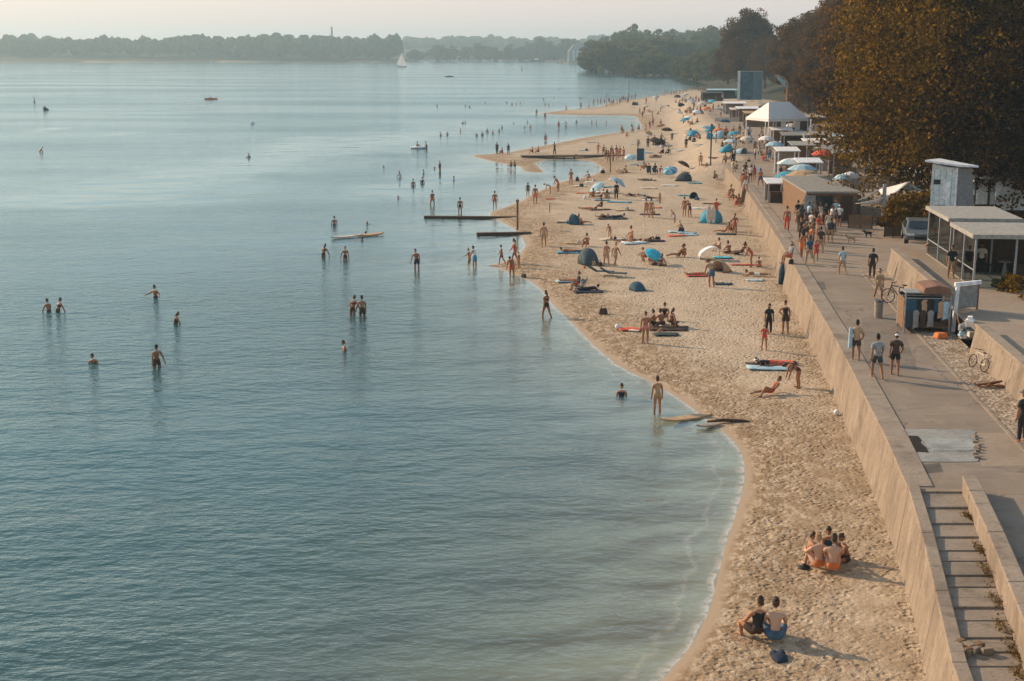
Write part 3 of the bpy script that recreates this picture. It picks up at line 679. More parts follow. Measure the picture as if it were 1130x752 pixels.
# ------------------------------------------------------------------ materials for built things
m_white = M('white_paint', (0.78, 0.79, 0.78), 0.6); m_offw = M('white_canvas', (0.80, 0.77, 0.72), 0.85, 0.2, 0.1)
m_gmet = M('grey_metal', (0.30, 0.31, 0.31), 0.5, 0.5); m_dmet = M('dark_metal', (0.05, 0.052, 0.055), 0.5, 0.5)
m_wood = M('brown_wood', (0.20, 0.115, 0.06), 0.8); m_greyw = M('grey_wood', (0.30, 0.26, 0.21), 0.85); m_dwood = M('dark_wood', (0.075, 0.045, 0.028), 0.85)
m_felt = M('roofing_felt', (0.26, 0.25, 0.225), 0.9); m_lroof = M('pale_roofing', (0.33, 0.31, 0.27), 0.85)
m_black = M('black_plastic', (0.018, 0.018, 0.02), 0.6); m_rub = M('rubber', (0.02, 0.02, 0.02), 0.8)
m_bluefab = M('blue_fabric', (0.05, 0.30, 0.42), 0.8); m_dblue = M('dark_blue_fabric', (0.03, 0.09, 0.13), 0.8); m_slate = M('slate_fabric', (0.045, 0.06, 0.065), 0.85)
m_teal = M('turquoise_fabric', (0.05, 0.45, 0.58), 0.75); m_pblue = M('pale_blue_fabric', (0.36, 0.52, 0.58), 0.8); m_red = M('red_fabric', (0.62, 0.09, 0.05), 0.8)
m_orange = M('orange_fabric', (0.70, 0.20, 0.06), 0.8); m_tan = M('tan_fabric', (0.45, 0.30, 0.17), 0.85); m_grey = M('grey_fabric', (0.28, 0.28, 0.27), 0.85)
m_navy = M('navy_fabric', (0.02, 0.035, 0.06), 0.85); m_cream = M('cream_fabric', (0.62, 0.54, 0.44), 0.85); m_panel = M('pale_blue_panel', (0.62, 0.70, 0.68), 0.6)
m_glass, n, o_ = mat('window_glass')
g1 = nd(n, 'BsdfTransparent'); g1.inputs[0].default_value = (0.72, 0.80, 0.80, 1); g2 = nd(n, 'BsdfGlossy'); g2.inputs['Roughness'].default_value = 0.05
x_ = nd(n, 'MixShader'); x_.inputs[0].default_value = 0.22; lk(n, g1.outputs[0], x_.inputs[1]); lk(n, g2.outputs[0], x_.inputs[2]); lk(n, x_.outputs[0], o_.inputs[0])
m_dglass = M('dark_glass', (0.02, 0.03, 0.035), 0.1, 0.6)
m_net, n, o_ = mat('blue_netting'); v = coords(n, (0.5, 1, 1))
c = mixc(n, ramp(n, noise(n, v, 0.9, 4), [(0.4, 0.0), (0.6, 1.0)]), (0.035, 0.085, 0.12), (0.06, 0.14, 0.17)); principled(n, o_, c, 0.7)
def px_m(px, py, y): return y * cp / F   # metres per pixel, roughly
# ------------------------------------------------------------------ white tower hut
def place(px, py, z):
    x, y = P(px, py, z); return x, y
hx, hy = 30.9, 97.5
h = h_hut = empty('tower_hut', (hx, hy, TERR), 0, 'white tower hut with a sloping overhanging roof, in front of the dark trees', 'hut')
h.scale = (.92, .92, .95); hu = 5.0
A = [(-1.15, -0.6), (0.6, -1.0), (2.6, 0.9), (0.8, 2.2)]
mb = MB()
lo = [(-1.15, -0.6), (0.55, -1.0), (2.9, 0.6), (1.0, 2.4)]; up = [(-1.15, -0.6), (0.55, -1.0), (2.3, 0.5), (0.5, 1.8)]
i = 0; mb.v = [(x, y, 0) for x, y in lo] + [(x, y, t) for (x, y), t in zip(up, (hu - 0.1, hu - 0.35, hu - 0.55, hu - 0.2))]
mb.f = [(4, 5, 6, 7), (0, 1, 5, 4), (1, 2, 6, 5), (2, 3, 7, 6), (3, 0, 4, 7)]; mb.m = [0, 0, 1, 1, 0]
mb.build('wall', [m_panel, M('grey_hut_wall', (0.22, 0.22, 0.21), 0.8)], h)  # right and back walls are a darker grey than the pale ones
mb = MB(); mb.prism([(-1.9, -1.1), (0.7, -1.6), (2.75, 0.35), (0.3, 2.4)], [hu + 0.12, hu - 0.22, hu - 0.42, hu - 0.02], [hu + 0.26, hu - 0.08, hu - 0.28, hu + 0.12])
mb.build('roof', m_white, h)
MB().box(0.62, -1.06, 2.4, 0.14, 0.14, 4.6).build('corner_post', m_white, h)
mb = MB(); mb.box(-0.75, -0.74, 3.6, 0.5, 0.06, 0.35, -0.23); mb.build('window', m_dglass, h)
mb = MB(); mb.box(-0.05, -0.9, 2.9, 0.55, 0.06, 1.3, -0.23); mb.build('shutter', m_white, h)
# ------------------------------------------------------------------ glass pavilions
def pavilion(px, py_top, w, d, hgt, name, label, back_panels=True, posts=3):
    y0 = None
    # corner of the roof nearest the camera on the left
    z = TERR + hgt; x, y = P(px, py_top, z)
    e = empty(name, (x, y, TERR), -0.09, label, 'pavilion')
    MB().box(w / 2, d / 2, hgt - 0.06, w + 0.3, d + 0.3, 0.16).build('roof', m_lroof, e, bevel=0.02)
    fb = MB(); fb.box(w / 2, -0.16, hgt - 0.10, w + 0.34, 0.04, 0.22); fb.box(-0.17, d / 2, hgt - 0.10, 0.04, d + 0.26, 0.22); fb.build('fascia', m_lroof, e)
    for k in range(posts):
        t = k / (posts - 1)
        MB().box(0.06 + (w - 0.12) * t, 0.06, hgt / 2 - 0.07, 0.10, 0.10, hgt - 0.14).build('post', m_gmet, e)
        MB().box(0.06 + (w - 0.12) * t, d - 0.06, hgt / 2 - 0.07, 0.10, 0.10, hgt - 0.14).build('post', m_gmet, e)
    MB().box(0.06, d / 2, hgt / 2 - 0.07, 0.10, 0.10, hgt - 0.14).build('post', m_gmet, e)
    for a, b in ((0.15, d / 2 - 0.1), (d / 2 + 0.1, d - 0.15)):
        MB().box(0.05, (a + b) / 2, hgt / 2 - 0.1, 0.02, b - a, hgt - 0.3).build('glass_pane', m_glass, e)
        MB().box(0.05, (a + b) / 2, 0.95, 0.05, b - a, 0.06).build('rail', m_gmet, e)
    if back_panels:
        MB().box(w / 2, d + 0.05, hgt / 2 - 0.1, w, 0.08, hgt - 0.2).build('back_wall', m_dwood, e)
    fl = MB().box(w / 2, d / 2, 0.02, w, d, 0.06).build('floor', m_greyw, e)
    return e
pavilion(1050, 241, 3.9, 6.2, 3.0, 'glass_pavilion', 'open pavilion with a flat pale roof, beside the parked car')
pavilion(1077, 259, 6.5, 5.2, 2.9, 'glass_pavilion', 'nearer flat roofed pavilion with grey posts at the right edge, a man standing in it', posts=4)
lx, ly = P(1120, 300, TERR)
mb = MB(); mb.box(lx + 1.3, ly - 2.0, TERR + 0.35, 4.2, 0.35, 0.7, -0.09); tag(mb.build('planter_wall', m_dwood, bevel=0.02), 'dark wooden planter wall in front of the nearer flat roofed pavilion', 'planter')
bx, by = P(1118, 318, TERR)
# ------------------------------------------------------------------ long low building with pale panels
lx, ly = 37.5, 107.0
e = empty('long_building', (lx, ly, TERR), -0.1, 'long low building with pale blue panels and a dark flat roof at the right edge', 'building')
MB().box(6, 3.2, 1.9, 14, 6.2, 3.8).build('wall', m_dwood, e)
MB().box(6, 3.2, 3.92, 14.6, 6.9, 0.2).build('roof', M('blue_grey_roof', (0.13, 0.155, 0.17), 0.7), e)
MB().box(6, -1.2, 2.95, 14.4, 2.2, 0.12).build('canopy', m_lroof, e)
for k in range(13): MB().box(-0.5 + k * 1.06, 0.02, 1.75, 0.86, 0.10, 2.1).build('panel', m_panel, e)
for k in range(5): MB().box(-1.06, 0.6 + k * 1.2, 2.4, 0.1, 0.8, 2.0).build('panel', m_panel, e)
MB().box(1.2, -2.1, 1.6, 2.4, 0.1, 2.2).build('screen', m_panel, e)
# ------------------------------------------------------------------ parked car
def car(px, py, rz, label, paint, zg):
    x, y = P(px, py, zg)
    e = empty('parked_car', (x, y, zg), rz, label, 'car'); e.scale = (1.2, 1.15, 1.0)
    prof = [(-2.1, 0.35), (-2.15, 0.75), (-1.25, 0.92), (-0.55, 1.42), (0.95, 1.46), (1.75, 0.98), (2.1, 0.9), (2.12, 0.35)]
    mb = MB(); n_ = len(prof)
    for s in (-1, 1):
        pass
    i = len(mb.v)
    for s in (-1, 1): mb.v += [((0.84 - (0.16 if z > 1.2 else 0)) * s, x_, z) for x_, z in prof]
    mb.f.append(tuple(range(n_))); mb.f.append(tuple(range(n_, 2 * n_))[::-1]); mb.m += [0, 0]
    for k in range(n_):
        k2 = (k + 1) % n_; mb.f.append((k, k2, n_ + k2, n_ + k)); mb.m.append(0)
    mb.build('body', paint, e, bevel=0.06)
    w_ = MB(); w_.face([(-0.66, -1.16, 1.0), (0.66, -1.16, 1.0), (0.60, -0.60, 1.41), (-0.60, -0.60, 1.41)]); w_.face([(-0.62, 1.04, 1.43), (0.62, 1.04, 1.43), (0.7, 1.68, 1.05), (-0.7, 1.68, 1.05)])
    for v_ in range(len(w_.v)): a = w_.v[v_]; w_.v[v_] = (a[0], a[1] + (-0.03 if a[1] < 0 else 0.03), a[2] + 0.025)
    k4 = MB(); k4.v = w_.v[4:]; k4.f = [(0, 1, 2, 3)]; k4.m = [0]; k4.build('rear_window', m_dglass, e); w_.v = w_.v[:4]; w_.f = w_.f[:1]; w_.m = w_.m[:1]
    w_.build('windscreen', m_dglass, e)
    for s in (-1, 1):
        q = MB(); q.face([(0.86 * s, -1.0, 0.97), (0.86 * s, 1.4, 0.97), (0.73 * s, 0.85, 1.38), (0.73 * s, -0.5, 1.36)]); q.build('side_window', m_dglass, e)
        for yy in (-1.35, 1.35):
            t = MB().tube([(0.66 * s, yy, 0.33), (0.88 * s, yy, 0.33)], 0.33, 18).build('wheel', m_rub, e)
            MB().tube([(0.87 * s, yy, 0.33), (0.895 * s, yy, 0.33)], 0.2, 14).build('rim', m_gmet, t)
        MB().box(0.6 * s, -2.13, 0.72, 0.36, 0.06, 0.14).build('headlight', M('lamp_glass', (0.7, 0.72, 0.7), 0.15, 0.6), e)
    MB().box(0, -2.16, 0.5, 0.8, 0.05, 0.16).build('grille', m_black, e)
    return e
car(1014, 266, -0.22, 'dark grey car parked nose out beside the open pavilion', M('silver_paint', (0.11, 0.125, 0.13), 0.3, 0.6), TERR)
# ------------------------------------------------------------------ clothes stall and goods
sx, sy = P(1022, 368, PROM)
e = empty('clothes_stall', (sx, sy, PROM), -0.08, 'open clothes stall with a brown tarpaulin roof on the promenade', 'stall')
W_, D_ = 2.15, 1.7
for a in (-W_ / 2, W_ / 2):
    for b in (0, D_): MB().box(a, b, 1.0, 0.07, 0.07, 2.0).build('post', m_gmet, e)
mb = MB(); mb.prism([(-W_ / 2 - 0.05, -0.1), (-0.35, -0.1), (-0.35, D_ * 0.6), (-W_ / 2 - 0.05, D_ * 0.6)], 1.98, 2.03); mb.build('awning', m_grey, e)
mb = MB(); pr_ = [(-0.30, 1.95), (-0.22, 2.25), (0.4, 2.38), (0.95, 2.28), (1.1, 1.95)]
for k in range(len(pr_) - 1):
    (a, za), (b, zb) = pr_[k], pr_[k + 1]
    mb.face([(a, -0.15, za), (b, -0.15, zb), (b, D_ + 0.1, zb), (a, D_ + 0.1, za)]); mb.face([(a, -0.15, za - 0.05), (b, -0.15, zb - 0.05), (b, D_ + 0.1, zb - 0.05), (a, D_ + 0.1, za - 0.05)])
mb.face([(a_, -0.15, z_) for a_, z_ in pr_] + [(0.4, -0.15, 1.95)]); mb.build('tarpaulin', M('brown_tarpaulin', (0.22, 0.12, 0.075), 0.8), e)
MB().box(0, 0.05, 1.72, W_, 0.05, 0.05).build('rail', m_gmet, e); MB().box(0, 0.8, 1.72, W_, 0.05, 0.05).build('rail', m_gmet, e)
MB().box(0, 0.9, 0.25, W_, 1.3, 0.08).build('shelf', m_wood, e); MB().box(-W_ / 2 - 0.02, 0.9, 0.95, 0.04, 1.5, 1.5).build('side_board', m_wood, e); MB().box(0, D_, 0.9, W_, 0.05, 1.7).build('back_cloth', m_navy, e)
def garment(x, col, label, w=0.3, l=0.8, top=1.66, y=0.02):
    g = MB(); k = 5
    rg = random.Random(int(x * 100) + 7); pr0 = [(-w * 0.3, 0), (w * 0.3, 0), (w * 0.62, -0.12), (w * 0.5, -0.3), (w * rg.uniform(.45, .6), -l * rg.uniform(.9, 1.05)), (w * .05, -l * rg.uniform(.85, .98)), (-w * rg.uniform(.45, .6), -l * rg.uniform(.9, 1.05)), (-w * 0.5, -0.3), (-w * 0.62, -0.12)]
    n_ = len(pr0); g.v = [(a, -0.07 - 0.03 * math.cos(a * 20), b) for a, b in pr0] + [(a, 0.07, b) for a, b in pr0]
    g.f = [tuple(range(n_)), tuple(range(n_, 2 * n_))[::-1]] + [(i_, (i_ + 1) % n_, n_ + (i_ + 1) % n_, n_ + i_) for i_ in range(n_)]; g.m = [0] * len(g.f)
    o = g.build('garment', col, loc=(sx + x + y * 0.08, sy + y - x * 0.08, PROM + top), rz=-0.08 + random.uniform(-0.3, 0.3)); tag(o, label, 'clothing', 'clothes hanging in the stall')
for x, c_, l_ in [(-0.92, m_dblue, 'leftmost dark blue top hanging from the stall rail'), (-0.66, m_dblue, 'second dark blue top from the left on the stall rail'), (-0.40, m_black, 'black top hanging under the edge of the stall roof'),
                  (-0.14, m_tan, 'brown top hanging in the middle of the stall rail'), (0.12, m_black, 'short black top right of the brown one on the stall rail'), (0.40, m_dblue, 'bright dark blue top hanging right of the stall\'s middle')]:
    garment(x, c_, l_, 0.34, 0.62)
for x, c_, l_ in [(-0.85, m_slate, 'grey cloth hanging low at the stall\'s left end'), (-0.55, m_grey, 'grey shirt hanging low in the stall, left of the middle'), (-0.2, m_dwood, 'dark brown trousers hanging low in the middle of the stall'),
                  (0.15, m_grey, 'grey cloth hanging low right of the stall\'s middle'), (0.62, m_tan, 'long brown dress hanging at the stall\'s right end'), (0.85, m_pblue, 'long pale blue dress by the stall\'s right post')]:
    garment(x, c_, l_, 0.26, 0.9, 1.15 if abs(x) < 0.9 and x < 0.5 else 1.6, -0.05)
bx, by = P(1038, 373, PROM)
mb = MB(); mb.box(0, 0, 0.13, 0.62, 0.5, 0.26, 0.2, taper=0.8); bs = mb.build('bag', m_orange, loc=(bx, by, PROM), bevel=0.06); tag(bs, 'bright orange bag on the ground at the right foot of the clothes stall', 'bag')
# white frame with dark cloth
fx, fy = P(1050, 366, PROM)
e = empty('awning_frame', (fx, fy, PROM), -0.05, 'white painted frame with a dark cloth stretched in it, right of the clothes stall', 'frame')
MB().box(0.06, 0, 1.12, 0.17, 0.17, 2.25, shear=(0.1, 0)).build('post', m_white, e); MB().box(1.4, 0.9, 1.12, 0.1, 0.1, 2.25).build('post', m_wood, e)
MB().prism([(0.02, -0.08), (1.5, 0.75), (1.5, 0.95), (0.02, 0.14)], 2.24, 2.42).build('lintel', m_white, e)
mb = MB(); mb.prism([(0.2, 0.08), (1.34, 0.76), (1.34, 0.80), (0.2, 0.12)], 1.1, 2.2); mb.build('cloth', m_felt, e)
# heap of goods under clear sheet
hx_, hy_ = P(1069, 377, PROM)
mb = MB(); rg_ = random.Random(3)
for k in range(34):
    a = rg_.uniform(0, 6.28); r = rg_.uniform(0, 0.42); z = 0.15 + rg_.random() * (1.05 - r * 1.3)
    mb.box(r * math.cos(a), r * math.sin(a), z, rg_.uniform(0.15, 0.4), rg_.uniform(0.15, 0.4), rg_.uniform(0.1, 0.28), a, rg_.choice([0, 0, 1, 2, 3, 4]))
tag(mb.build('covered_heap', [m_pblue, m_cream, m_tan, m_grey, m_offw], loc=(hx_, hy_, PROM), bevel=0.02), 'untidy heap of pale goods and sheeting right of the white frame', 'heap')
def board(px, py, z, l, w, th, tilt, rz, m, label, cat='surfboard', group=None):
    x, y = P(px, py, z) if not isinstance(px, tuple) else px
    mb = MB(); N = 14; up_, dn = [], []
    for k in range(N + 1):
        t = k / N; ww = w / 2 * (math.sin(math.pi * min(1, t * 0.96 + 0.04)) ** 0.55) * (1 if t < .98 else .3); rk = 0.08 * l / 3 * (abs(t - 0.45) * 2) ** 3
        up_.append((ww, t * l, rk))
    for s, dz in ((1, th), (-1, 0)):
        for a, b in zip(up_, up_[1:]):
            mb.face([(-a[0], a[1], a[2] + dz), (a[0], a[1], a[2] + dz), (b[0], b[1], b[2] + dz), (-b[0], b[1], b[2] + dz)])
    for a, b in zip(up_, up_[1:]):
        for s in (-1, 1): mb.face([(s * a[0], a[1], a[2]), (s * b[0], b[1], b[2]), (s * b[0], b[1], b[2] + th), (s * a[0], a[1], a[2] + th)])
    for q in range(len(mb.v)): mb.v[q] = (mb.v[q][0], mb.v[q][1] - (l / 2 if tilt == 0 else 0), mb.v[q][2])
    o = mb.build('surfboard', m, loc=(x, y, z)); o.rotation_euler = (tilt, 0, rz); tag(o, label, cat, group); return o
board(1060, 362, PROM, 1.75, 0.42, 0.07, math.radians(80), 0.5, m_tan, 'orange brown board standing upright behind the heap of goods')
# ------------------------------------------------------------------ bicycles
def bike(px, py, z, rz, label, col, lean=0.12, s=1.0):
    x, y = P(px, py, z); e = empty('bicycle', (x, y, z), 0, label, 'bicycle'); e.rotation_euler = (0, lean, rz); e.scale = (s, s, s)
    for yy in (-0.53, 0.53):
        w_ = MB(); ring = [(0, yy + 0.33 * math.cos(t), 0.35 + 0.33 * math.sin(t)) for t in [k * 2 * math.pi / 20 for k in range(21)]]
        w_.tube(ring, 0.025, 6, cap=False)
        for k in range(8): t = k * math.pi / 4; w_.tube([(0, yy, 0.35), (0, yy + 0.32 * math.cos(t), 0.35 + 0.32 * math.sin(t))], 0.006, 4)
        w_.build('wheel', m_rub, e)
    f = MB()
    for a, b in (((0, -0.53, .35), (0, -0.2, .78)), ((0, -.53, .35), (0, -.05, .32)), ((0, -.05, .32), (0, -.22, .88)), ((0, -.05, .32), (0, .38, .8)), ((0, -.2, .8), (0, .38, .86)), ((0, .53, .35), (0, .36, .98))): f.tube([a, b], 0.024, 6)
    f.build('frame', col, e); MB().ell((0, -.25, .93), (.08, .14, .04), 10, 6).build('saddle', m_black, e)
    hb = MB(); hb.tube([(-.3, .26, 1.02), (0, .36, 1.0), (.3, .26, 1.02)], 0.018, 6); hb.build('handlebar', m_black, e)
    return e
bike(1078, 408, PROM, 0.25, 'bicycle with a cream frame leaning by the retaining wall at the right', m_cream, 0.25, .85)
bike(991, 336, PROM, 0.9, 'black bicycle standing beyond the clothes stall', m_black, 0.05, 1.15)
mb = MB(); 
for k in range(7): mb.tube([(random.uniform(-.6, .6), random.uniform(-.3, .3), .05), (random.uniform(-.6, .6), random.uniform(-.3, .3), .12 + .2 * random.random())], [0.05, 0.03], 6)
x, y = P(1092, 428, PROM); tag(mb.build('driftwood', M('red_brown_wood', (0.22, 0.09, 0.04), 0.9), loc=(x, y, PROM)), 'reddish brown broken wood lying on the gravel by the retaining wall', 'driftwood')
# ------------------------------------------------------------------ brown kiosk and its terrace
def hut(name, pts, zb, hgt, roof_m, wall_m, label, cat, over=0.3, group=None):
    e = empty(name, (pts[0][0], pts[0][1], zb), 0, label, cat, group); o = [(a - pts[0][0], b - pts[0][1]) for a, b in pts]
    MB().prism(o, 0, hgt).build('wall', wall_m, e)
    cx = sum(a for a, b in o) / len(o); cy = sum(b for a, b in o) / len(o)
    rf = [(cx + (a - cx) * (1 + over / 3), cy + (b - cy) * (1 + over / 3)) for a, b in o]
    MB().prism(rf, hgt + 0.005, hgt + 0.16).build('roof', roof_m, e)
    return e, o
k0 = P(890, 213, PROM + 2.25); k1 = P(946, 213, PROM + 2.25); dv = (0.108 * 11, 11)
e, o = hut('kiosk', [k0, k1, (k1[0] - .6, k1[1] + 13), (k0[0] + 0.6, k0[1] + 13)], PROM, 2.25, m_felt, m_wood, 'brown kiosk with a wide flat grey roof and a crowd waiting before it', 'kiosk', 0.25)
L = k1[0] - k0[0]
MB().box(L * 0.32, -0.03, 1.5, L * 0.4, 0.06, 1.0).build('serving_hatch', m_dglass, e); MB().box(L * 0.32, -0.25, 0.92, L * 0.44, 0.5, 0.07).build('counter', m_wood, e)
MB().box(L * 0.80, -0.03, 1.0, 0.95, 0.06, 2.0).build('door', m_dwood, e); MB().box(L * 0.07, -0.04, 1.5, 0.9, 0.06, 1.1).build('menu_board', m_gmet, e)
def fence(px0, py0, px1, py1, hgt, label, m, nb):
    a, b = P(px0, py0, PROM), P(px1, py1, PROM); L = math.hypot(b[0] - a[0], b[1] - a[1]); rz = math.atan2(b[1] - a[1], b[0] - a[0])
    e = empty('wooden_fence', (*a, PROM), rz, label, 'fence')
    pb_ = MB()
    for k in range(nb): pb_.box(L * (k + .5) / nb, 0, hgt / 2 + .05, L / nb * 0.86, 0.04, hgt)
    pb_.build('boards', m, e)
    for k in range(3): MB().box(L * k / 2, 0.06, hgt / 2, 0.09, 0.08, hgt + 0.1).build('post', m_dwood, e)
fence(936, 252, 962, 253, 1.0, 'low brown board fence left of the white sail awning', m_wood, 14)
fence(936, 236, 948, 237, 1.6, 'grey board screen beside the brown kiosk', m_greyw, 10)
fence(976, 262, 995, 262, 1.1, 'dark board fence below the copper bushes', m_dwood, 12)
# white sail awning
mx_, my_ = P(974, 248, PROM)
e = empty('sail_awning', (mx_, my_, PROM), 0, 'white sail awning stretched from a tall grey post, in front of the copper tree', 'awning')
MB().box(0, 0, 1.6, 0.24, 0.24, 3.2).build('post', m_gmet, e)
def sail(pts, name='sail', m=None, div=6, sag=0.25):
    mb = MB(); a, b, c_ = [Vector(p) for p in pts]; g = {}
    for i in range(div + 1):
        for j in range(div + 1 - i):
            u, v_ = i / div, j / div; w_ = 1 - u - v_; p = a * w_ + b * u + c_ * v_; p.z -= sag * 27 * u * v_ * w_ * 0.5 + sag * (u * v_ + v_ * w_ + u * w_) * 0.6
            g[i, j] = len(mb.v); mb.v.append(tuple(p))
    for i in range(div):
        for j in range(div - i):
            mb.f.append((g[i, j], g[i + 1, j], g[i, j + 1])); mb.m.append(0)
            if i + j < div - 1: mb.f.append((g[i + 1, j], g[i + 1, j + 1], g[i, j + 1])); mb.m.append(0)
    s_ = mb.build(name, m or m_offw, e, smooth=True); k = s_.modifiers.new('thickness', 'SOLIDIFY'); k.thickness = 0.03
sail([(0, 0, 3.1), (-2.0, 0.2, 1.9), (-0.2, 2.8, 2.2)]); sail([(0.1, 0, 2.0), (2.4, 1.5, 3.3), (0.3, 3.0, 2.5)]); sail([(0, -0.1, 2.2), (-2.3, -0.2, 1.7), (0.1, 1.0, 1.5)])
sail([(2.3, 2.2, 3.2), (4.0, 2.6, 2.4), (2.0, 4.0, 2.6)], m=m_pblue)
x, y = P(961, 246, PROM); mb = MB(); mb.box(0, 0, .45, 0.9, 0.5, 0.06, 0, 0); mb.box(0, 0, .2, .1, .4, .4)
tag(mb.build('red_cushion_bench', m_red, loc=(x, y, PROM), bevel=.02), 'bench with a red seat under the white sail awning', 'bench')
# copper bushes by the car
for k, (px, py, r, hh_) in enumerate([(985, 250, 1.1, 1.0), (1003, 248, 1.5, 1.25), (1020, 247, 1.4, 1.3), (1030, 252, 1.0, 1.0)]):
    x, y = P(px, py, TERR); rng = np.random.default_rng(90 + k); p, q, c_ = crown_pts(r, r, hh_, 26, 80, rng, (0.3, 0.5)); p[:, 2] += hh_ * 0.8
    b_ = bpy.data.objects.new('copper_bush', mesh_quads('copper_bush', leaves(p, q, 0.13, rng), m_leaf_near)); C.objects.link(b_); b_.location = (x, y, TERR)
    tag(b_, ['copper bush right behind the white sail awning\'s post', 'copper bush left of the parked car, second from the sail awning', 'copper bush directly behind the parked car', 'small copper bush between the parked car and the open pavilion'][k], 'bush')
# ------------------------------------------------------------------ white marquee, huts, umbrellas
def marquee(pc, y, w, d, eave, ridge, label, m, rz=0.0, zb=PROM):
    x, _ = at_depth(pc[0], pc[1], y); e = empty('marquee', (x, y, zb), rz, label, 'tent')
    mb = MB(); r0, r1 = -w * 0.22, w * 0.30
    A_ = [(-w / 2, -d / 2, eave), (w / 2, -d / 2, eave), (w / 2, d / 2, eave), (-w / 2, d / 2, eave), (r0, 0, ridge), (r1, 0, ridge)]
    mb.v = A_ + [(a, b, c_ - 0.05) for a, b, c_ in A_]
    for f in ((0, 1, 5, 4), (1, 2, 5), (2, 3, 4, 5), (3, 0, 4)):
        mb.f.append(f); mb.f.append(tuple(6 + k for k in f)[::-1]); mb.m += [0, 0]
    mb.build('canopy', m, e)
    vb = MB(); 
    for (a, b), (c_, d_) in (((-w / 2, -d / 2), (w / 2, -d / 2)), ((w / 2, -d / 2), (w / 2, d / 2)), ((w / 2, d / 2), (-w / 2, d / 2)), ((-w / 2, d / 2), (-w / 2, -d / 2))):
        vb.box((a + c_) / 2, (b + d_) / 2, eave - 0.17, abs(c_ - a) + .02, abs(d_ - b) + .02, 0.3)
    vb.build('valance', m, e)
    for a in (-w / 2 + .08, 0, w / 2 - .08):
        for b in (-d / 2 + .08, d / 2 - .08): MB().box(a, b, eave / 2 - .1, .1, .1, eave - .2).build('pole', m_white, e)
    for a in (-w * .1, w * .25): MB().box(a, -d / 2 + .3, eave / 2 - .15, .8, .06, eave - .4).build('side_curtain', m_offw, e)
    return e
mq = marquee((857, 141), 200, 6.6, 6.5, 3.9, 6.2, 'big white marquee with a hipped roof in front of the brown trees', m_offw, 0.35)
# grey roofed hut and white dome umbrella
x0, _ = at_depth(884, 140, 205); x1, _ = at_depth(912, 140, 205)
e, o = hut('pavilion_hut', [(x0, 206), (x1, 206), (x1 + .3, 212), (x0 + .6, 212)], PROM, 3.6, m_lroof, m_dwood, 'grey roofed hut right behind the white dome parasol', 'hut', .4)
MB().box((x1 - x0) / 2, -.04, 1.7, (x1 - x0) * .7, .06, 1.6).build('window', m_dglass, e)
def parasol(x, y, z, r, hgt, m, label, tilt=(0, 0), group=None, drop=0.35, n=10, m2=None, cat='parasol'):
    e = empty('parasol', (x, y, z), random.uniform(0, 1), label, cat, group); e.rotation_euler[0] = tilt[0]; e.rotation_euler[1] = tilt[1]
    MB().tube([(0, 0, -0.1), (0, 0, hgt)], 0.028, 6).build('pole', m_white, e)
    mb = MB()
    for k in range(n):
        a, b = 2 * math.pi * k / n, 2 * math.pi * (k + 1) / n; mi = k % 2 if m2 else 0
        R0 = [(0, 0, hgt)] ; 
        for (r0, z0), (r1, z1) in (((0.0, 0.0), (.55, -.28)), ((.55, -.28), (1.0, -1.0))):
            q = [(r * r0 * math.cos(a), r * r0 * math.sin(a), hgt + drop * z0), (r * r1 * math.cos(a), r * r1 * math.sin(a), hgt + drop * z1), (r * r1 * math.cos(b), r * r1 * math.sin(b), hgt + drop * z1), (r * r0 * math.cos(b), r * r0 * math.sin(b), hgt + drop * z0)]
            if r0 == 0: q = q[:3]
            mb.face(q, mi)
        mb.face([(r * math.cos(a), r * math.sin(a), hgt - drop), (r * math.cos(a), r * math.sin(a), hgt - drop - .1), (r * math.cos(b), r * math.sin(b), hgt - drop - .1), (r * math.cos(b), r * math.sin(b), hgt - drop)], mi)
    c_ = mb.build('canopy', [m, m2 or m], e)
    return e
x, _ = at_depth(898, 140, 200); parasol(x, 200, PROM, 1.0, 3.1, m_offw, 'white dome parasol between the marquee and the grey roofed hut', drop=0.9)
for px, py, y, r, hgt, m, m2, lb in [(874, 176, 142, 1.55, 2.6, m_offw, m_pblue, 'large white and pale blue parasol by the stalls beyond the kiosk'), (886, 179, 138, 1.5, 2.3, m_pblue, None, 'pale blue parasol right of the large white and blue one'),
        (870, 187, 131, 1.3, 2.2, m_bluefab, None, 'deeper blue parasol below the large white and blue one'), (888, 187, 130, 1.8, 2.4, m_tan, None, 'wide sand brown parasol nearest behind the grey kiosk roof'), (902, 190, 128, 1.7, 2.2, m_greyw, None, 'grey brown parasol over the kiosk roof, right of the sand brown one'),
        (930, 196, 126, 0.9, 2.4, m_pblue, None, 'pale parasol at the left foot of the copper tree'), (938, 197, 127, 0.9, 2.5, m_panel, m_offw, 'white and pale blue parasol half hidden under the copper tree'), (908, 168, 150, 1.2, 2.9, m_red, None, 'red parasol among the stalls left of the copper tree'),
        (855, 155, 172, 1.2, 2.4, m_pblue, None, 'small pale parasol left of the white marquee\'s poles'), (846, 146, 185, 1.1, 2.3, m_offw, None, 'white parasol under the left tip of the marquee')]:
    x, _ = at_depth(px, py, y); parasol(x, y, PROM, r, hgt, m, lb, m2=m2, drop=.5)
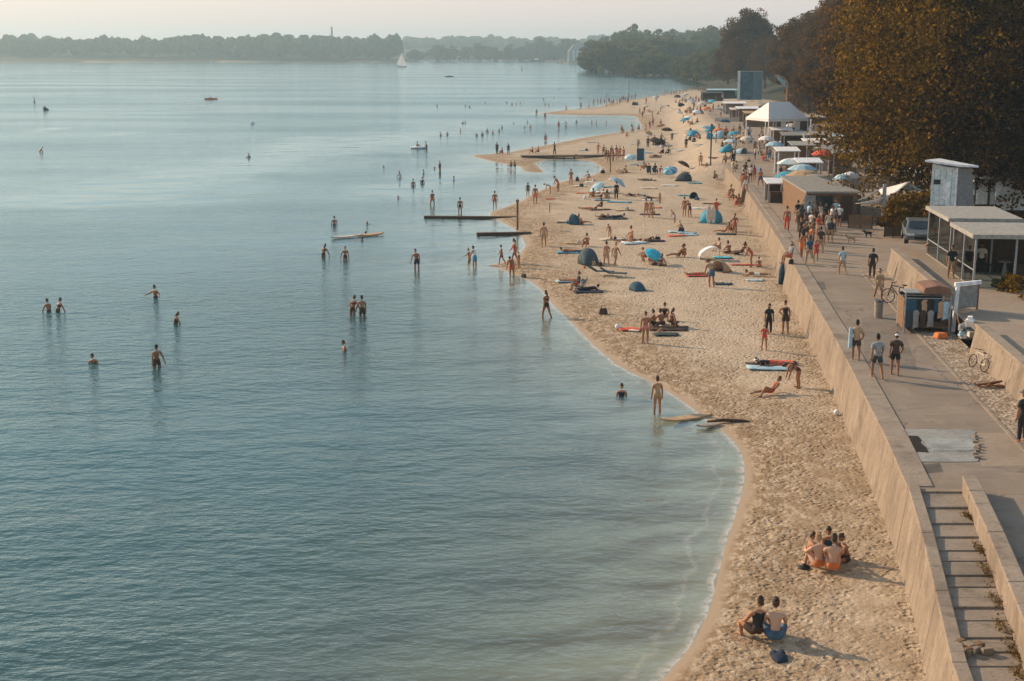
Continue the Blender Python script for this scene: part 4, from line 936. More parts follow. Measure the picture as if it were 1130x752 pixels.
# market stalls between the marquee and the kiosk
def stall(px, py, y, w, d, hgt, rm, wm, label, zb=PROM, rz=0.0, group='small market stalls'):
    x, _ = at_depth(px, py, y); e = empty('market_stall', (x, y, zb), rz, label, 'stall', group)
    for a in (-w / 2, w / 2):
        for b in (-d / 2, d / 2): MB().box(a, b, hgt / 2, .12, .12, hgt).build('post', m_white if rm is m_offw else m_gmet, e)
    MB().prism([(-w / 2 - .2, -d / 2 - .25), (w / 2 + .2, -d / 2 - .25), (w / 2 + .2, d / 2 + .2), (-w / 2 - .2, d / 2 + .2)], [hgt + .005, hgt + .005, hgt + .3, hgt + .3], [hgt + .09, hgt + .09, hgt + .39, hgt + .39]).build('roof', rm, e)
    MB().box(0, -d / 2 + .1, .5, w - .3, .5, 1.0).build('counter', wm, e); MB().box(0, d / 2, hgt / 2, w - .2, .06, hgt * .9).build('back_wall', wm, e)
    return e
for a in [(856, 197, 124, 1.5, 1.6, 1.7, m_white, m_dwood, 'small brown booth with a white roof beside the paved square'), (868, 178, 152, 2.2, 2.0, 2.6, m_offw, m_greyw, 'white roofed stall behind the large white and blue parasol'),
          (884, 172, 160, 2.4, 2.4, 2.7, m_lroof, m_wood, 'grey roofed stall with tall posts, left of the red parasol'), (899, 170, 162, 2.4, 2.4, 2.9, m_offw, m_wood, 'tall white posted stall right beside the red parasol'),
          (916, 172, 158, 2.8, 2.6, 2.4, m_felt, m_greyw, 'flat grey stall in the shade left of the copper tree'), (876, 158, 182, 3.0, 2.2, 2.5, m_felt, m_dwood, 'dark stall below the white marquee\'s right side'),
          (905, 155, 185, 3.2, 2.4, 2.4, m_lroof, m_dwood, 'grey stall below the grey roofed hut'), (924, 160, 178, 2.4, 2.0, 2.6, m_pblue, m_greyw, 'pale blue roofed stall at the brown trees\' feet'), (862, 148, 196, 2.6, 2.0, 2.4, m_offw, m_wood, 'white stall under the marquee\'s front')]:
    stall(*a)
# far end of the beach: stage, roofs, blue banner tower, lamp post
y = 385; x, zt = at_depth(828, 79, y); zb = surf_z(x, y)
e = empty('banner_tower', (x, y, zb), 0.1, 'tall tower hung with blue netting in front of the trees, beyond the stalls', 'tower'); Wt, Ht = 6.2, zt - zb
for a in (-Wt / 2, Wt * .12, Wt / 2):
    for b in (-1.2, 1.2): MB().tube([(a, b, 0), (a, b, Ht)], 0.09, 6).build('scaffold_pole', m_gmet, e)
MB().box(-Wt * .19, -1.3, Ht * .53, Wt * .6, .06, Ht * .93).build('netting', m_net, e); MB().box(Wt * .31, -1.3, Ht * .53, Wt * .36, .06, Ht * .93).build('netting', M('pale_netting', (0.10, 0.17, 0.19), 0.7), e)
MB().box(-Wt / 2 - .05, 0, Ht * .53, .06, 2.4, Ht * .93).build('netting', m_net, e); MB().box(0, 0, Ht, Wt + .3, 2.6, .12).build('top_deck', m_gmet, e)
y = 300; x, zt = at_depth(869, 92, y); zb = PROM
e = empty('lamp_post', (x, y, zb), 0, 'tall wooden mast with a curved arm holding a pale banner, before the brown trees', 'lamp post'); Hl = zt - zb
mb = MB(); mb.tube([(0, 0, -.2), (0, 0, Hl), (-.25, 0, Hl + .6), (-.9, 0, Hl + 1.2), (-2.3, 0, Hl + 1.7)], [.16, .13, .11, .1, .08], 8); mb.build('mast', m_tan, e)
mb = MB(); mb.prism([(-2.3, -.02), (-.4, -.02), (-.4, .02), (-2.3, .02)], [Hl + .9, Hl - .9, Hl - .9, Hl + .9], [Hl + 1.65, Hl + .5, Hl + .5, Hl + 1.65]); mb.build('banner', m_pblue, e)
MB().box(.05, -.2, 3.8, .35, .05, 1.6).build('pennant', m_red, e)
for px, y, w, d, hh_, rm, wm, lb in [(797, 430, 9, 4, 2.6, m_pblue, m_slate, 'long pale blue roofed stage hut near the far end of the beach'), (811, 300, 4.5, 3, 2.3, m_offw, m_greyw, 'white roofed hut in front of the blue banner tower'),
        (826, 268, 4.0, 3, 2.5, m_white, m_wood, 'small white roof right of the banner tower\'s foot'), (838, 250, 5.0, 3, 2.4, m_tan, m_wood, 'sand brown roofed stand left above the marquee'), (853, 262, 4.5, 3, 3.4, m_felt, m_dwood, 'dark open stand with two white posts behind the marquee'),
        (786, 395, 6, 3, 2.2, m_slate, m_dwood, 'dark low stand in front of the pale blue stage hut'), (817, 275, 3.5, 2.5, 2.0, m_cream, m_wood, 'cream roofed stand nearest in front of the banner tower')]:
    x, _ = at_depth(px, 100, y); stall(px, 100, y, w, d, hh_, rm, wm, lb, zb=surf_z(x, y), group='stands at the far end of the beach')
# low sand coloured windbreak and orange fence on the far beach
x, _ = at_depth(803, 130, 268); zb = surf_z(x, 268)
mb = MB(); mb.box(0, 0, .4, 5.0, .06, .8); tag(mb.build('windbreak', m_cream, loc=(x, 268, zb)), 'long sand coloured windbreak on the upper beach, left of the stands', 'windbreak')
# ------------------------------------------------------------------ tall poles on the sand
def pole(px, pyb, pyt, r, label, m=m_dmet, top=None):
    x, y, z = G(px, pyb); _, zt = at_depth(px, pyt, y); e = empty('tall_pole', (x, y, z), 0, label, 'pole')
    MB().tube([(0, 0, -.3), (0, 0, zt - z)], r, 8).build('shaft', m, e); MB().ell((0, 0, zt - z), (r * 1.6, r * 1.6, r * 1.6), 8, 6).build('cap', m, e)
    if top: MB().box(0.25, 0, zt - z - .25, .6, .04, .4).build('sign_board', top, e)
pole(784, 183, 138, .1, 'tall dark pole at the end of the sea wall'); pole(673.5, 191, 164, .07, 'brown post standing in the sand near the jetty\'s landward end', m_wood)
pole(571, 254, 222, .10, 'brown post at the landward end of the longer groyne', m_wood)
pole(694, 110, 90, .08, 'thin pole among the bathers on the far sandbar'); pole(669, 118, 103, .06, 'thin pole at the tip of the farthest sandbar'); pole(727, 196, 189, .06, 'short pale stake in the sand by the sitting group', m_cream)
# ------------------------------------------------------------------ groynes and jetty
def beam(px0, py0, px1, py1, z, w, hgt, name, label, cat, m):
    a, b = P(px0, py0, z), P(px1, py1, z); L = math.hypot(b[0] - a[0], b[1] - a[1]); e = empty(name, (*a, 0), math.atan2(b[1] - a[1], b[0] - a[0]), label, cat)
    mb = MB(); mb.box(L / 2, 0, z - hgt / 2, L, w, hgt); mb.build('beam', m, e, bevel=.03)
    for k in range(int(L / 1.6) + 1): MB().tube([(min(L - .1, .2 + k * 1.6), w * .35, -1.6), (min(L - .1, .2 + k * 1.6), w * .35, z - .02)], .11, 7).build('pile', m_dwood, e)
beam(468, 238.5, 570, 239, 0.2, 0.5, .3, 'groyne', 'longer dark timber groyne reaching out from the small sand spit', 'groyne', m_dwood)
beam(526, 257, 586, 256, 0.22, 0.55, .3, 'groyne', 'shorter dark timber groyne, the nearer of the two', 'groyne', m_dwood)
beam(575, 172, 690, 171, 0.5, 1.6, .18, 'jetty', 'dark plank jetty crossing the sandbar lagoon', 'jetty', m_dwood)
# ------------------------------------------------------------------ things on the water
m_sail, n, o_ = mat('sail_cloth'); s1 = nd(n, 'BsdfDiffuse'); s1.inputs[0].default_value = (.85, .85, .83, 1); s2 = nd(n, 'BsdfTranslucent'); s2.inputs[0].default_value = (.9, .88, .84, 1)
x_ = nd(n, 'MixShader'); x_.inputs[0].default_value = .5; lk(n, s1.outputs[0], x_.inputs[1]); lk(n, s2.outputs[0], x_.inputs[2]); lk(n, x_.outputs[0], o_.inputs[0])
def sailboat(px, py, top):
    x, y = P(px, py, 0); _, zt = at_depth(px, top, y); e = empty('sailing_boat', (x, y, 0), 0.25, 'white sailing boat far out on the lake with its sail up', 'boat'); H_ = zt
    mb = MB(); N = 10; sec = []
    for k in range(N + 1):
        t = k / N; wd = 1.5 * math.sin(math.pi * (0.12 + 0.88 * t) * .97) ** .6 * (1 if t < 1 else .02); sec.append((-5 + 10 * t, wd))
    for (a, wa), (b, wb) in zip(sec, sec[1:]):
        mb.face([(a, -wa, 1.1), (b, -wb, 1.1), (b, wb, 1.1), (a, wa, 1.1)])
        for s in (-1, 1): mb.face([(a, s * wa, 1.1), (b, s * wb, 1.1), (b, s * wb * .6, -.3), (a, s * wa * .6, -.3)])
    mb.build('hull', m_white, e); MB().box(1.2, 0, 1.35, 3.2, 1.5, .6, taper=.8).build('cabin', m_offw, e)
    MB().tube([(0.3, 0, 1), (0.3, 0, H_)], .09, 6).build('mast', m_gmet, e)
    s_ = MB(); s_.prism([(.2, -.03), (-4.4, -.03), (-4.4, .03), (.2, .03)], [2, 2, 2, 2], [H_ - .2, 4.5, 4.5, H_ - .2]); s_.build('mainsail', m_sail, e)
    s_ = MB(); s_.prism([(.5, -.03), (4.6, -.03), (4.6, .03), (.5, .03)], [1.8, 1.4, 1.4, 1.8], [H_ * .85, 1.6, 1.6, H_ * .85]); s_.build('jib', m_sail, e)
sailboat(443.5, 74.5, 58)
def motorboat(px, py, L, label, m, group=None, rz=0.2, sx=1.0):
    x, y = P(px, py, 0); e = empty('motor_boat', (x, y, 0), rz, label, 'boat', group); mb = MB(); N = 8; sec = [(-L / 2 + L * k / N, L * .16 * (1 - (k / N) ** 3) + .02) for k in range(N + 1)]
    for (a, wa), (b, wb) in zip(sec, sec[1:]):
        mb.face([(a, -wa, L * .11), (b, -wb, L * .12), (b, wb, L * .12), (a, wa, L * .11)])
        for s in (-1, 1): mb.face([(a, s * wa, L * .11), (b, s * wb, L * .12), (b, s * wb * .5, -.25), (a, s * wa * .5, -.25)])
    mb.build('hull', m, e); MB().box(-L * .05, 0, L * .16, L * .3, L * .18, L * .13, taper=.75).build('cabin', m_offw, e); return e
motorboat(593, 68.3, 22, 'long pale ferry lying off the far shore at the head of the lake', m_slate, rz=0.0); motorboat(618, 69.8, 9, 'dark boat moored right of the long pale ferry', m_dblue)
motorboat(233, 110, 4.2, 'small orange boat out on the lake, left part of the photo', m_orange, rz=.1); motorboat(496, 85, 5, 'tiny dark boat right of the sailing boat', m_slate)
motorboat(525, 66.8, 12, 'tiny white boat under the woods at the head of the lake', m_white); motorboat(488, 66.9, 10, 'tiny white boat left of the other one at the head of the lake', m_white); motorboat(233, 68.9, 9, 'tiny white boat under the far bank', m_white)
def buoy(px, py, s, label, m, kind=0):
    x, y = P(px, py, 0); e = empty('buoy', (x, y, 0), 0, label, 'buoy')
    MB().ell((0, 0, .1 * s), (.55 * s, .55 * s, .4 * s), 12, 7).build('float', m, e)
    if kind: MB().tube([(0, 0, .3 * s), (0, 0, 2.2 * s)], [.22 * s, .1 * s], 8).build('mast', m, e); MB().ell((0, 0, 2.2 * s), (.28 * s, .28 * s, .3 * s), 8, 6).build('topmark', m, e)
    else: MB().ell((-.3 * s, 0, .35 * s), (.35 * s, .4 * s, .5 * s), 10, 6).build('lump', m, e)
buoy(51, 122, 1.3, 'dark rounded buoy at the left of the lake', m_black); buoy(38, 113.5, .7, 'tiny dark buoy mark beyond the dark rounded one', m_black, 1); buoy(256, 70, 1.6, 'thin dark marker buoy under the far bank', m_black, 1)
buoy(576, 78, 1.4, 'thin marker pole on the water before the head of the lake', m_slate, 1); buoy(279, 137, .9, 'white float far out on the lake', m_white)
# far white hall and chimney
y = 1750; x0, zt = at_depth(627, 47, y); x1, _ = at_depth(650, 47, y); zb = max(.5, float(terrain_z(np.array([x0]), np.array([y]))[0]))
e = empty('white_hall', ((x0 + x1) / 2, y, zb), 0, 'big pale hall at the water\'s edge among the far trees', 'building'); Wh = x1 - x0; Hh = zt - zb
mb = MB(); pr_ = [(-Wh / 2, 0), (Wh / 2, 0), (Wh / 2, Hh * .75), (Wh * .2, Hh), (-Wh * .25, Hh * .9), (-Wh / 2, Hh * .55)]
n_ = len(pr_); mb.v = [(a, -8, b) for a, b in pr_] + [(a, 8, b) for a, b in pr_]; mb.f = [tuple(range(n_)), tuple(range(n_, 2 * n_))[::-1]] + [(k, (k + 1) % n_, n_ + (k + 1) % n_, n_ + k) for k in range(n_)]; mb.m = [0] * len(mb.f)
mb.build('wall', M('far_cladding', (.34, .36, .36), .7), e)
for k in range(4): MB().box(-Wh * .25 + k * Wh * .19, -8.1, Hh * .35, Wh * .08, .3, Hh * .5).build('window', m_panel, e)
y = 2140; x, zt = at_depth(366, 30.5, y); zb = float(terrain_z(np.array([x]), np.array([y]))[0])
e = empty('chimney', (x, y, zb), 0, 'tall chimney rising above the woods of the far bank', 'chimney'); MB().tube([(0, 0, 0), (0, 0, zt - zb)], [2.2, 1.3], 10).build('stack', m_greyw, e); MB().tube([(0, 0, zt - zb), (0, 0, zt - zb + .8)], 1.6, 10).build('rim', m_greyw, e)
y = y_b + 4; x, _ = at_depth(87, 63, y)

# extra stalls in front of the undergrowth
for a in [(930, 190, 150, 2.6, 2.2, 2.5, m_felt, m_wood, 'dark stall close against the left of the copper tree'), (917, 148, 200, 3.4, 2.4, 2.6, m_lroof, m_dwood, 'grey stall right of the grey roofed hut'), (892, 182, 140, 2.2, 2.0, 2.3, m_white, m_wood, 'low white stall behind the pale blue parasol'), (866, 138, 232, 3.4, 2.4, 2.6, m_felt, m_dwood, 'dark stall behind the white marquee\'s ridge')]: stall(*a)
# rubble and weeds in the ramp
rb = random.Random(8); mb = MB()
for k in range(9): mb.box(rb.uniform(-.3, .3), rb.uniform(-.35, .35), .06 + rb.random() * .06, rb.uniform(.1, .3), rb.uniform(.1, .28), rb.uniform(.08, .2), rb.uniform(0, 3), k % 2)
y = 30.2; tag(mb.build('rubble', [m_wall, m_wood], loc=(wi(y) + .62, y, ramp_z(y)), bevel=.015), 'broken rubble on the lower steps of the ramp', 'rubble')
m_weed = leaf_mat('weed_leaves', (.10, .07, .025), (.16, .10, .03), (.22, .13, .04), .2, 2.0)
wp = []
for k, (y, s) in enumerate([(38.6, .8), (36.2, 1.0), (34.6, 1.3), (32.8, 1.1), (31.2, 1.4), (30.1, .9), (28.8, 1.2)]):
    rng = np.random.default_rng(500 + k); p = rng.normal(0, 1, (110, 3)) * np.array([.09, .3, .09]) * s; p[:, 2] = np.abs(p[:, 2]) + .02; p[:, 0] = -np.abs(p[:, 0]); wp.append(p + np.array([wi(y) + SLOT + .02, y, ramp_z(y)]))
wp = np.concatenate(wp); o = bpy.data.objects.new('weeds', mesh_quads('weeds', leaves(wp, np.tile([0, 0, 1.0], (len(wp), 1)), .045, np.random.default_rng(5)), m_weed)); C.objects.link(o); tag(o, 'dry brown weeds growing along the foot of the inner wall of the ramp', kind='stuff')

RS = random.Random(17)
for k in range(20):
    y = RS.uniform(126, 225); x = float(wall_x(y)) + RS.uniform(11, 23)
    parasol(x, y, PROM, RS.uniform(.9, 1.5), RS.uniform(2.3, 3.0), RS.choice([m_offw, m_pblue, m_cream, m_panel, m_white, m_tan]), 'pale parasol standing among the stalls left of the copper tree', (RS.uniform(-.08, .08), RS.uniform(-.08, .08)), 'parasols among the stalls', drop=RS.uniform(.35, .6))
for k in range(12):
    y = RS.uniform(128, 215); x = float(wall_x(y)) + RS.uniform(9, 23); e = empty('white_post', (x, y, PROM), 0, 'slim white post standing among the stalls left of the copper tree', 'post', 'white posts among the stalls')
    h_ = RS.uniform(2.6, 4.4); MB().box(0, 0, h_ / 2, .16, .16, h_).build('shaft', m_white, e); MB().box(0, 0, h_ + .05, .24, .24, .1).build('cap', m_white, e)
for k in range(10):
    y = RS.uniform(125, 200); x = float(wall_x(y)) + RS.uniform(9, 20); e = empty('folding_screen', (x, y, PROM), RS.uniform(-.6, .6), 'low cloth windscreen standing among the stalls left of the copper tree', 'screen', 'cloth screens among the stalls')
    MB().box(0, 0, .6, RS.uniform(1.2, 2.2), .05, 1.1).build('cloth', RS.choice([m_pblue, m_cream, m_grey, m_tan, m_offw]), e); MB().box(-.5, .05, .6, .05, .05, 1.25).build('post', m_wood, e); MB().box(.5, .05, .6, .05, .05, 1.25).build('post', m_wood, e)

# furniture and fittings on the terrace
def cafe_set(px, py, lab, n_ch=2):
    x, y = P(px, py, TERR); e = empty('cafe_table', (x, y, TERR + .05), RS.uniform(0, 3), 'small round table ' + lab, 'table', 'tables in the pavilions'); MB().tube([(0, 0, .72), (0, 0, .76)], .4, 14).build('top', m_greyw, e); MB().tube([(0, 0, 0), (0, 0, .72)], [.2, .04], 8).build('leg', m_gmet, e)
    for k in range(n_ch):
        a = RS.uniform(0, 6.28); e = empty('cafe_chair', (x + .75 * math.cos(a + k * 2.6), y + .75 * math.sin(a + k * 2.6), TERR + .05), a + k * 2.6 + 1.57, 'dark chair ' + lab, 'chair', 'chairs in the pavilions')
        MB().box(0, 0, .45, .42, .42, .05).build('seat', m_dwood, e); MB().box(0, .2, .68, .42, .04, .42).build('backrest', m_dwood, e)
        for p in (-.18, .18):
            for q in (-.18, .18): MB().box(p, q, .22, .035, .035, .44).build('leg', m_dmet, e)
for px, py in ((1092, 300), (1108, 304), (1121, 296), (1098, 290)): cafe_set(px, py, 'under the nearer flat roofed pavilion')
for px, py in ((1060, 278), (1074, 276)): cafe_set(px, py, 'under the open pavilion by the parked car')
for px, py, r, m, lb in [(1112, 322, .5, m_leaf_near, 'copper shrub in front of the nearer flat roofed pavilion'), (1124, 330, .7, m_leaf_near, 'larger copper shrub at the right edge below the pavilion'), (1104, 318, .35, m_leaf_far, 'small green shrub below the pavilion\'s front')]:
    x, y = P(px, py, TERR); rng = np.random.default_rng(int(px)); p, q, c_ = crown_pts(r, r, r, 14, 60, rng, (.3, .5)); p[:, 2] += r * .8
    o = bpy.data.objects.new('shrub', mesh_quads('shrub', leaves(p, q, .08, rng), m)); C.objects.link(o); o.location = (x, y, TERR); tag(o, lb, 'shrub')
gt = MB()
for k in range(4): gt.box(-.95 + k * .42, -.645 - k * .1, 2.3, .03, .03, 4.4, -.23)
g_ = gt.build('wall_seam', m_gmet, h_hut)
MB().tube([(2.36, .42, .1), (2.1, .40, 4.3)], .045, 8).build('downpipe', m_gmet, h_hut)
MB().box(-.45, -.80, .95, .8, .06, 1.9, -.23).build('door', m_gmet, h_hut)
# ------------------------------------------------------------------ people: one skinned body per pose, clothes and hair cut to it
def V3(*a): return Vector(a)
def mir(v): return (-v[0], v[1], v[2])
POSES = {}
def pose(name, torso, armL, armR, legL, legR, face=(0, 1, 0), headup=None, foot='flat'):
    POSES[name] = dict(torso=torso, arms=(armL, armR), legs=(legL, legR), face=face, headup=headup, foot=foot)
def sym(a): return (tuple(a), tuple(mir(v) for v in a))      # given for the right side (x > 0)
def psym(name, torso, arm, leg, **k):
    r, l = sym(arm); r2, l2 = sym(leg); pose(name, torso, l, r, l2, r2, **k)
psym('stand', (0, .03, 1), [(.2, 0, -1), (.06, .12, -1)], [(.07, 0, -1), (.03, -.03, -1)])
pose('hip', (.04, .02, 1), ((-.2, 0, -1), (-.05, .15, -1)), ((.6, -.25, -.75), (-.75, .25, -.55)), ((-.12, .06, -1), (-.05, -.05, -1)), ((.03, 0, -1), (.02, -.02, -1)))
pose('walk', (0, .08, 1), ((-.2, -.4, -.9), (-.05, .1, -1)), ((.2, .35, -.9), (.0, .55, -.8)), ((-.05, .42, -.9), (0, .05, -1)), ((.05, -.28, -.95), (.0, -.55, -.83)))
pose('stroll', (.02, .06, 1), ((-.18, -.2, -.95), (-.02, .12, -1)), ((.35, .1, -.95), (-.25, .6, -.7)), ((-.05, .22, -.97), (0, 0, -1)), ((.05, -.14, -.98), (.0, -.3, -.95)))
psym('hold', (0, .0, 1), [(.25, .15, -.95), (-.35, .9, .1)], [(.08, 0, -1), (.03, -.03, -1)])
psym('wade', (0, .14, 1), [(.8, .15, -.6), (.45, .55, -.25)], [(.1, .08, -1), (.03, -.08, -1)])
pose('wade_low', (.08, .28, 1), ((-.35, .3, -.9), (-.1, .35, -.9)), ((.3, .35, -.9), (.15, .3, -.95)), ((-.1, .12, -1), (0, -.1, -1)), ((.1, .0, -1), (0, -.05, -1)))
pose('armup', (0, 0, 1), ((-.3, .1, -.9), (.1, .6, -.7)), ((.55, .2, .75), (-.2, .1, 1)), ((-.1, .05, -1), (0, -.02, -1)), ((.08, -.05, -1), (.03, -.05, -1)))
psym('bend', (0, .93, .36), [(.12, .15, -1), (-.05, .25, -1)], [(.08, .08, -1), (.02, -.14, -1)], face=(0, .4, -1), headup=(0, 1, .0))
psym('stoop', (0, .6, .8), [(.15, .25, -1), (-.1, .5, -.85)], [(.08, .16, -1), (.02, -.2, -1)], face=(0, .8, -.6), headup=(0, .7, .7))
psym('crouch', (0, .45, .9), [(.2, .75, -.5), (-.15, .7, -.4)], [(.32, .85, .18), (-.02, -.42, -.9)])
psym('kneel', (0, .12, 1), [(.2, .3, -.9), (-.2, .7, -.4)], [(.15, .5, -.85), (.0, -1, -.02)], foot='point')
psym('sit_knees', (0, .12, 1), [(.22, .75, -.6), (-.3, .75, .0)], [(.13, .78, .62), (-.02, .42, -.9)])
psym('sit_slump', (0, .32, 1), [(.2, .55, -.8), (-.35, .7, -.2)], [(.55, .8, .12), (-.8, .35, -.1)])
psym('sit_cross', (0, .26, 1), [(.22, .5, -.8), (-.2, .8, -.2)], [(.36, .92, .22), (-.55, .55, -.5)])
psym('sit_lean', (0, -.5, .9), [(.3, -.55, -.8), (.05, -.05, -1)], [(.1, 1, .12), (-.02, 1, -.14)])
pose('sit_side', (.18, .1, 1), ((-.25, .5, -.8), (0, .7, -.4)), ((.55, -.1, -.9), (.15, 0, -1)), ((-.3, .9, .35), (.25, .3, -.9)), ((.35, .9, .06), (-.7, .3, -.05)))
psym('chair', (0, -.12, 1), [(.15, .3, -.9), (-.05, 1, -.15)], [(.12, 1, .05), (.0, .15, -1)])
psym('lie_back', (0, -1, .03), [(.35, .8, -.0), (.0, 1, .0)], [(.12, 1, .03), (.02, 1, -.02)], face=(0, .15, 1), headup=(0, -1, .1), foot='up')
pose('lie_knee', (0, -1, .06), ((-.9, -.3, .0), (.3, -1, .0)), ((.35, .8, .0), (.0, 1, .0)), ((-.1, .8, .6), (0, .5, -.85)), ((.15, 1, .02), (.02, 1, -.02)), face=(0, .15, 1), headup=(0, -1, .1), foot='up')
psym('lie_front', (0, 1, .10), [(.45, .5, -.5), (-.3, .9, -.05)], [(.12, -1, -.0), (.0, -1, .0)], face=(0, 1, -.1), headup=(0, .35, 1), foot='point')
pose('recline', (.25, -.75, .6), ((-.2, .6, -.5), (.1, .9, -.1)), ((.55, -.5, -.65), (-.1, .8, -.1)), ((-.1, .85, .5), (.05, .5, -.85)), ((.15, 1, .02), (0, 1, -.03)))
psym('swim', (0, .92, .38), [(.6, .8, -.1), (.3, .9, .0)], [(.12, -1, -.25), (.0, -1, -.1)], face=(0, 1, .1), headup=(0, .1, 1), foot='point')
def U(v): return Vector(v).normalized()
LEN = dict(thigh=.43, shin=.415, ua=.285, fa=.25)
BODY = {}
def build_pose(name):
    p = POSES[name]; T = U(p['torso']); pel = Vector((0, 0, 0))
    fwd = U(p['face']) if abs(T.z) < .5 and name.startswith('lie_back') else Vector((0, 1, 0))
    if abs(T.y) > .8: R_ = Vector((1, 0, 0))
    else: R_ = Vector((1, 0, -T.x)).normalized()
    lp = T.cross(R_)                                # forward of the chest
    if lp.y < 0 and abs(T.z) > .3: lp = -lp
    vs, es, rs, bone = [], [], [], {}
    def add(v, r, par=None):
        vs.append(Vector(v)); rs.append(r)
        if par is not None: es.append((par, len(vs) - 1))
        return len(vs) - 1
    a0 = add(pel, .118); a1 = add(pel + T * .16, .112, a0); a2 = add(pel + T * .33, .138, a1); a3 = add(pel + T * .445, .108, a2); a4 = add(pel + T * .55, .052, a3)
    bones = [('pelvis', pel - T * .06, pel + T * .05), ('belly', pel + T * .05, pel + T * .24), ('chest', pel + T * .24, pel + T * .40), ('yoke', pel + T * .40, pel + T * .5), ('neck', pel + T * .52, pel + T * .62)]
    hands = []
    for s, (ud, fd) in zip((-1, 1), p['arms']):
        sh = pel + T * .435 + R_ * s * .19; el = sh + U(ud) * LEN['ua']; wr = el + U(fd) * LEN['fa']; pm = wr + U(fd) * .085
        b0 = add(sh, .060, a3); b1 = add(sh + (el - sh) * .5, .047, b0); b2 = add(el, .040, b1); b3 = add(el + (wr - el) * .4, .040, b2); b4 = add(wr, .027, b3); b5 = add(pm, .034, b4)
        bones += [('upper_arm', sh, el), ('forearm', el, pm)]; hands.append((s, wr, pm, U(fd)))
    low = []
    for s, (td, sd2) in zip((-1, 1), p['legs']):
        hp = pel - T * .03 + R_ * s * .096; kn = hp + U(td) * LEN['thigh']; an = kn + U(sd2) * LEN['shin']
        c0 = add(hp, .092, a0); c1 = add(hp + (kn - hp) * .5, .074, c0); c2 = add(kn, .054, c1); c3 = add(kn + (an - kn) * .35, .056, c2); c4 = add(an, .035, c3)
        if p['foot'] == 'flat': fd = Vector((s * .15, 1, 0)); drop = Vector((0, 0, -.05))
        elif p['foot'] == 'up': fd = Vector((s * .25, .15, 1)); drop = U(sd2) * .04
        else: fd = U(sd2); drop = Vector((0, 0, 0))
        hl = add(an + drop - fd.normalized() * .02, .036, c4); ft = add(an + drop + fd.normalized() * .10, .034, hl); add(an + drop + fd.normalized() * .17, .024, ft)
        bones += [('thigh', hp, kn), ('shin', kn, an), ('foot', an, an + drop + fd.normalized() * .17)]
    me = bpy.data.meshes.new('sk'); me.from_pydata([tuple(v) for v in vs], [tuple(e) for e in es], []); ob = bpy.data.objects.new('sk', me); C.objects.link(ob)
    m = ob.modifiers.new('skin', 'SKIN'); m.use_smooth_shade = True; m.branch_smoothing = .6
    for k, d in enumerate(me.skin_vertices[0].data): d.radius = (rs[k] * 1.19, rs[k] * 1.19); d.use_root = (k == 0)
    ss = ob.modifiers.new('sub', 'SUBSURF'); ss.levels = 2; ss.render_levels = 2
    dg = bpy.context.evaluated_depsgraph_get(); ev = ob.evaluated_get(dg); ms = bpy.data.meshes.new_from_object(ev)
    bpy.data.objects.remove(ob)
    co = np.empty(len(ms.vertices) * 3); ms.vertices.foreach_get('co', co); co = co.reshape(-1, 3)
    nr = np.empty(len(ms.vertices) * 3); ms.vertices.foreach_get('normal', nr); nr = nr.reshape(-1, 3)
    # flatten the trunk front to back
    faces = [tuple(f.vertices) for f in ms.polygons]
    cent = np.array([co[list(f)].mean(0) for f in faces])
    def bd(P_, a, b):
        a, b = np.array(a), np.array(b); e = b - a; t = np.clip(((P_ - a) @ e) / max(e @ e, 1e-9), 0, 1); return np.linalg.norm(P_ - a - t[:, None] * e, axis=1), t
    rad = dict(pelvis=.12, belly=.105, chest=.13, yoke=.12, neck=.06, upper_arm=.055, forearm=.04, thigh=.085, shin=.055, foot=.04)
    D_ = []; T_ = []
    for nme, a, b in bones: d, t = bd(cent, a, b); D_.append(d - rad[nme]); T_.append(t)
    D_ = np.array(D_); k = D_.argmin(0); reg = [bones[j][0] for j in k]; tt = np.array(T_)[k, np.arange(len(k))]
    bpy.data.meshes.remove(ms)
    # head
    hu = U(p['headup']) if p['headup'] else U((T * .6 + Vector((0, 0, .6)))); nk = pel + T * .54
    hc = nk + (T * .4 + hu * .6).normalized() * .155; fc = U(p['face']); fc = (fc - hu * fc.dot(hu)).normalized(); rt = fc.cross(hu)
    HB = MB(); nu, nv = 14, 10
    for a in range(nv + 1):
        th = math.pi * (a / nv - .5)
        for b in range(nu):
            ph = 2 * math.pi * b / nu; x, y, z = math.cos(th) * math.cos(ph), math.cos(th) * math.sin(ph), math.sin(th)
            w_ = .076 * (1 - .22 * max(0, -z)); dpt = .095 * (1 - .12 * max(0, -z) * (1 if y > 0 else 2.2))
            HB.v.append((x * w_, y * dpt + (.012 if z < 0 and y > .3 else 0), z * .118))
    for a in range(nv):
        for b in range(nu): HB.f.append((a * nu + b, a * nu + (b + 1) % nu, (a + 1) * nu + (b + 1) % nu, (a + 1) * nu + b)); HB.m.append(0)
    HB.prism([(-.014, .085), (.014, .085), (.006, .118), (-.006, .118)], [-.035, -.035, -.032, -.032], [.02, .02, -.008, -.008])       # nose
    for s in (-1, 1):
        HB.ell((s * .076, -.005, -.008), (.012, .02, .032), 6, 5); HB.ell((s * .031, .083, .012), (.014, .008, .008), 6, 4, 1); HB.box(s * .031, .09, .032, .03, .008, .006, 0, 1)
    HB.box(0, .093, -.058, .04, .01, .009, 0, 2)
    def hx(q): return hc + rt * q[0] + fc * q[1] + hu * q[2]
    B = MB(); B.v = [tuple(v) for v in co]; B.f = list(faces); B.m = [0] * len(faces)
    i = len(B.v); B.v += [tuple(hx(q)) for q in HB.v]; B.f += [tuple(i + j for j in f) for f in HB.f]; B.m += HB.m
